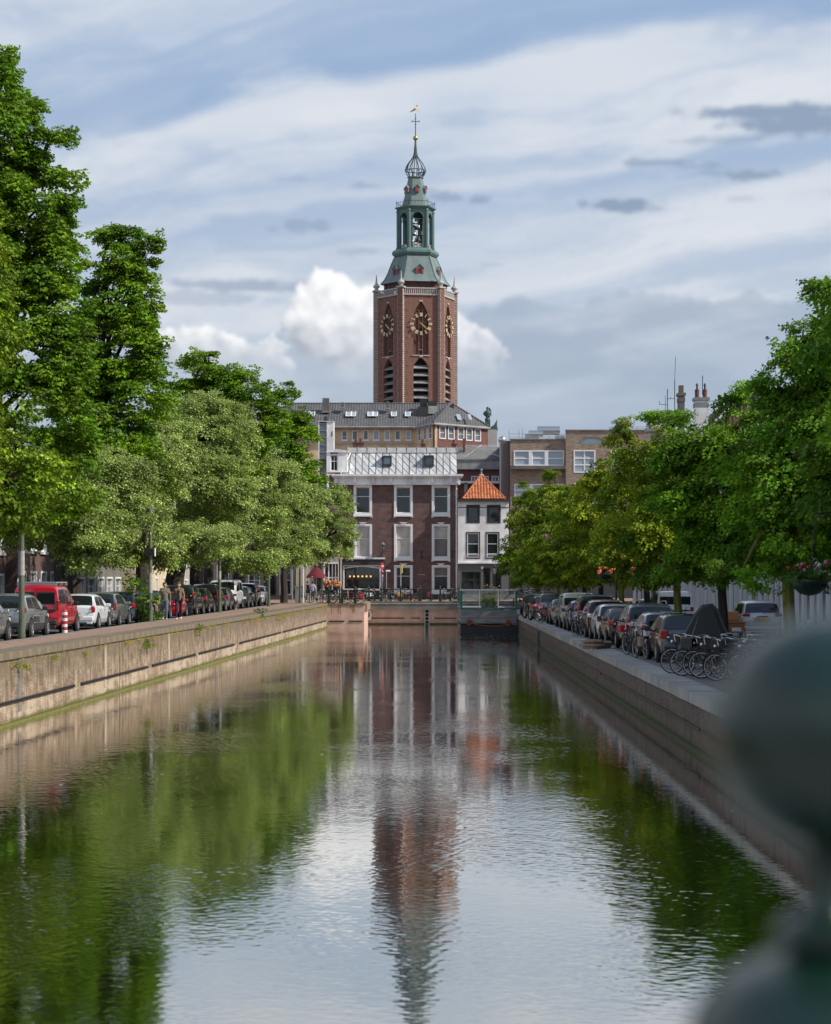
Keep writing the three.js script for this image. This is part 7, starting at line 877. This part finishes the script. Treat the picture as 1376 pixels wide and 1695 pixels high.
// ---------------------------------------------------------------- people: one continuous body from a field of tapered bones
function sdfBody(bones, res, size, centre) {
  const mc = new MarchingCubes(res, M.skin, false, false, 120000), f = mc.field, h = size / 2, k = .022; mc.isolation = 0; f.fill(-1);
  const X = (i) => centre.x + (i - res / 2) / (res / 2) * h, bb = bones.map((b) => { const r = Math.max(b.r0, b.r1) + .06; return [Math.min(b.a.x, b.b.x) - r, Math.max(b.a.x, b.b.x) + r, Math.min(b.a.y, b.b.y) - r, Math.max(b.a.y, b.b.y) + r, Math.min(b.a.z, b.b.z) - r, Math.max(b.a.z, b.b.z) + r]; });
  const dist = (b, x, y, z) => { const abx = b.b.x - b.a.x, aby = b.b.y - b.a.y, abz = b.b.z - b.a.z, l = abx * abx + aby * aby + abz * abz || 1e-9, t = clamp(((x - b.a.x) * abx + (y - b.a.y) * aby + (z - b.a.z) * abz) / l), dx = (x - b.a.x - abx * t), dy = y - b.a.y - aby * t, dz = (z - b.a.z - abz * t) * (b.flat ?? 1); return Math.sqrt(dx * dx + dy * dy + dz * dz) - mix(b.r0, b.r1, t); };
  for (let kz = 0; kz < res; kz++) { const z = centre.z + (kz - res / 2) / (res / 2) * h; for (let jy = 0; jy < res; jy++) { const y = centre.y + (jy - res / 2) / (res / 2) * h; for (let ix = 0; ix < res; ix++) { const x = X(ix); let d = .3; for (let q = 0; q < bones.length; q++) { const m = bb[q]; if (x < m[0] || x > m[1] || y < m[2] || y > m[3] || z < m[4] || z > m[5]) continue; const e = dist(bones[q], x, y, z), kk = Math.min(k, bones[q].k ?? k), g = clamp(.5 + .5 * (d - e) / kk); d = mix(d, e, g) - kk * g * (1 - g); } f[ix + jy * res + kz * res * res] = -d; } } }
  mc.update(); const n = mc.count, p = new Float32Array(mc.positionArray.subarray(0, n * 3)), nn = new Float32Array(mc.normalArray.subarray(0, n * 3)), c = new Float32Array(n * 3);
  for (let i = 0; i < n; i++) { p[i * 3] = centre.x + p[i * 3] * h; p[i * 3 + 1] = centre.y + p[i * 3 + 1] * h; p[i * 3 + 2] = centre.z + p[i * 3 + 2] * h; let best = 9, bc = [1, 1, 1]; for (const b of bones) { const d = dist(b, p[i * 3], p[i * 3 + 1], p[i * 3 + 2]); if (d < best) { best = d; bc = b.c; } } c.set(bc, i * 3); }
  const g = new THREE.BufferGeometry(); g.setAttribute('position', new THREE.BufferAttribute(p, 3)); g.setAttribute('normal', new THREE.BufferAttribute(nn, 3)); g.setAttribute('color', new THREE.BufferAttribute(c, 3)); return g;
}
const cloth = new THREE.MeshPhysicalMaterial({ color: 0xffffff, vertexColors: true, roughness: .85, side: THREE.DoubleSide }); cloth.userData.ownUV = true;
function person(label, pos, turn, o = {}) {
  const sk = o.skin ?? [.46, .28, .2], tp = o.top ?? [.2, .2, .2], tr = o.legs ?? [.03, .04, .07], sh = o.shoes ?? [.5, .5, .5], B = [], b = (ax, ay, az, bx, by, bz, r0, r1, c, e = {}) => B.push({ a: V(ax, ay, az), b: V(bx, by, bz), r0, r1, c, ...e });
  const sit = o.sit, st = o.stride ?? 0, hipY = sit ? .5 : .9, up = hipY - .9;
  // legs
  for (const s of [-1, 1]) { const x = s * .09; if (sit) { b(x, hipY, 0, x * 1.2, hipY - .02, .42, .085, .062, tr); b(x * 1.2, hipY - .02, .42, x * 1.2, .09, .46, .06, .04, tr); b(x * 1.2, .05, .44, x * 1.2, .045, .6, .04, .034, sh); } else { const q = s * st, kz = q * .22 + Math.abs(st) * .06, fz = q * .42 - (q < 0 ? .02 : 0), fy = .08 + (q < 0 ? .05 : 0); b(x, .88, 0, x, .5, kz, .088, .06, tr); b(x, .5, kz, x, fy + .02, fz, .058, .04, tr); b(x, fy - .03, fz - .02, x, .045 + (q < 0 ? .0 : 0), fz + .15, .042, .034, sh); } }
  // trunk, neck, head with nose, ears, chin
  b(-.07, hipY, 0, .07, hipY, 0, .115, .115, tr, { flat: 1.25 }); b(0, hipY + .08, 0, 0, hipY + .3, .01, .14, .15, tp, { flat: 1.35 }); b(-.09, hipY + .42, .0, .09, hipY + .42, 0, .13, .13, tp, { flat: 1.35 }); b(-.15, hipY + .53, -.01, .15, hipY + .53, -.01, .07, .07, tp); b(0, hipY + .55, -.01, 0, hipY + .64, .01, .055, .05, sk);
  const hy = hipY + .745; b(0, hy + .03, -.015, 0, hy - .02, .02, .095, .082, sk, { k: .01 }); b(0, hy - .07, .05, 0, hy - .075, .062, .045, .03, sk, { k: .01 }); b(0, hy + .01, .095, 0, hy - .025, .112, .012, .016, sk, { k: .006 }); for (const s of [-1, 1]) { b(s * .09, hy + .01, -.005, s * .092, hy - .03, 0, .016, .012, sk, { k: .006 }); b(s * .032, hy + .018, .082, s * .032, hy + .018, .084, .011, .011, [.03, .02, .02], { k: .001 }); } b(-.02, hy - .052, .093, .02, hy - .052, .093, .009, .009, [.3, .1, .09], { k: .001 });
  // arms and five fingered hands
  for (const s of [-1, 1]) { const sw = -s * st * .3, ex = s * .25, ez = sw * .35 - .03, hx = s * (sit ? .16 : .25), hz = sit ? .32 : sw + .06, hy2 = sit ? hipY + .2 : .86, ey = hipY + .24; b(s * .18, hipY + .52, 0, ex, ey, ez, .058, .046, tp); b(ex, ey, ez, hx, hy2, hz, .044, .031, tp); const d = V(hx - ex, hy2 - ey, hz - ez).normalize(), w = V(hx, hy2, hz), P = (a, l, n) => w.clone().addScaledVector(d, a).add(V(s * n, 0, l)); const q = (u, v, r0, r1, k = .006) => B.push({ a: u, b: v, r0, r1, c: sk, k }); q(P(.02, -.012, 0), P(.085, .0, 0), .03, .03); [[-.03, .06], [-.01, .075], [.011, .07], [.03, .055]].forEach(([l, L]) => { q(P(.085, l, 0), P(.085 + L * .55, l, -.004), .0095, .009); q(P(.085 + L * .55, l, -.004), P(.085 + L, l, -.022), .009, .0075); }); q(P(.03, .028, 0), P(.075, .055, -.012), .011, .009); q(P(.075, .055, -.012), P(.105, .056, -.02), .009, .008); }
  if (o.open) b(0, hipY + .1, .1, 0, hipY + .48, .09, .05, .04, o.open);
  const t = thing('person', label, 'person', pos, turn, o.group); obj('body', [sdfBody(B, o.res ?? 110, 1.95, V(0, .9, .05))], cloth, t);
  const hair = []; { const g = new THREE.SphereGeometry(.108, 16, 12, 0, 6.283, 0, 1.75); g.scale(.95, 1.06, 1.05); g.rotateX(-.42); hair.push(g.translate(0, hy + .025, -.02)); } if (o.long) hair.push(rbox(.18, .24, .07, .03, 0, hy - .07, -.085)); obj('hair', hair, std(o.hair ?? [.03, .02, .015], .8), t); return t;
}
person('person in green brown jacket and jeans walking beside the bicycle', [pxX(268, 92.5), LY - .01, -93.6], .1, { top: [.17, .16, .11], legs: [.1, .13, .18], stride: .45, hair: [.1, .06, .04], shoes: [.4, .42, .45], res: 150 });
person('person in open brown jacket with dark trousers and pale shoes walking', [pxX(296, 94), LY - .01, -94], .05, { top: [.2, .14, .1], open: [.012, .014, .03], legs: [.015, .02, .04], stride: -.55, hair: [.12, .06, .03], shoes: [.75, .55, .5], res: 150 });
{
  const PG = 'people on the far terrace', S = (label, px, d, o, turn = 0) => person(label, [pxX(px, d), LY - .09, -d], turn, { ...o, res: 74, group: PG });
  S('seated person in dark clothes before the cream house', 276, 148, { sit: true, top: [.03, .03, .04] }, 1.2); S('seated person in black shirt left of the forked trunk gap', 315.5, 150, { sit: true, top: [.02, .02, .03] }, .6); S('person in red top behind the dark cars', 338, 150, { top: [.4, .08, .08], hair: [.3, .18, .08], long: true }, .2); S('dark haired person in black top behind the parked cars', 352, 151, { top: [.03, .025, .03] }, -.5);
  S('person in lilac shirt at the terrace', 500, 169, { sit: true, top: [.4, .38, .48] }, 1.4); S('person in dark purple jacket standing at the terrace', 509.5, 170, { top: [.06, .03, .1], legs: [.03, .02, .03] }, 2.4); S('person in pale blue shirt standing under the parasol', 518, 171, { top: [.4, .46, .56] }, 3.0); S('person in black seated at the far left of the terrace', 490, 168, { sit: true, top: [.02, .02, .025] }, .4);
  for (const [i, px] of [496, 513].entries()) { const t = thing('cafe_table', i ? 'dark cafe table beside the standing guests' : 'dark cafe table before the seated guests', 'table', [pxX(px, 167.6), LY - .01, -167.6]); obj('tabletop', [cyl(.4, .4, .04, 0, .74, 0, 18)], M.dark, t); obj('pedestal', [cyl(.03, .03, .72, 0, .36, 0, 8), cyl(.22, .2, .03, 0, .015, 0, 14)], M.iron, t); }
}
// small drifting leaves on the water
{ const r = rng(88), N = 420, m = new THREE.InstancedMesh(new THREE.CircleGeometry(.04, 6).rotateX(-Math.PI / 2), std([.45, .45, .38], .7), N), m4 = new THREE.Matrix4(); for (let i = 0; i < N; i++) { const near = r() < .93, d = near ? 105 + r() * 35 : 20 + r() * 130, x = near ? mix(2.5, RW(d) - .1, r()) : mix(LW(d) + .2, RW(d) - .2, r()), s = .5 + r() * .9; m4.compose(V(x, .006, -d), new THREE.Quaternion().setFromAxisAngle(V(0, 1, 0), r() * 6), V(s, 1, s * (.6 + r() * .6))); m.setMatrixAt(i, m4); } m.name = numbered('floating_leaves'); tag(m, 'pale specks of leaves and blossom floating on the canal', 'leaves'); m.userData.kind = 'stuff'; scene.add(m); }
console.log('twigs', leafCount); renderer.render(scene, camera);
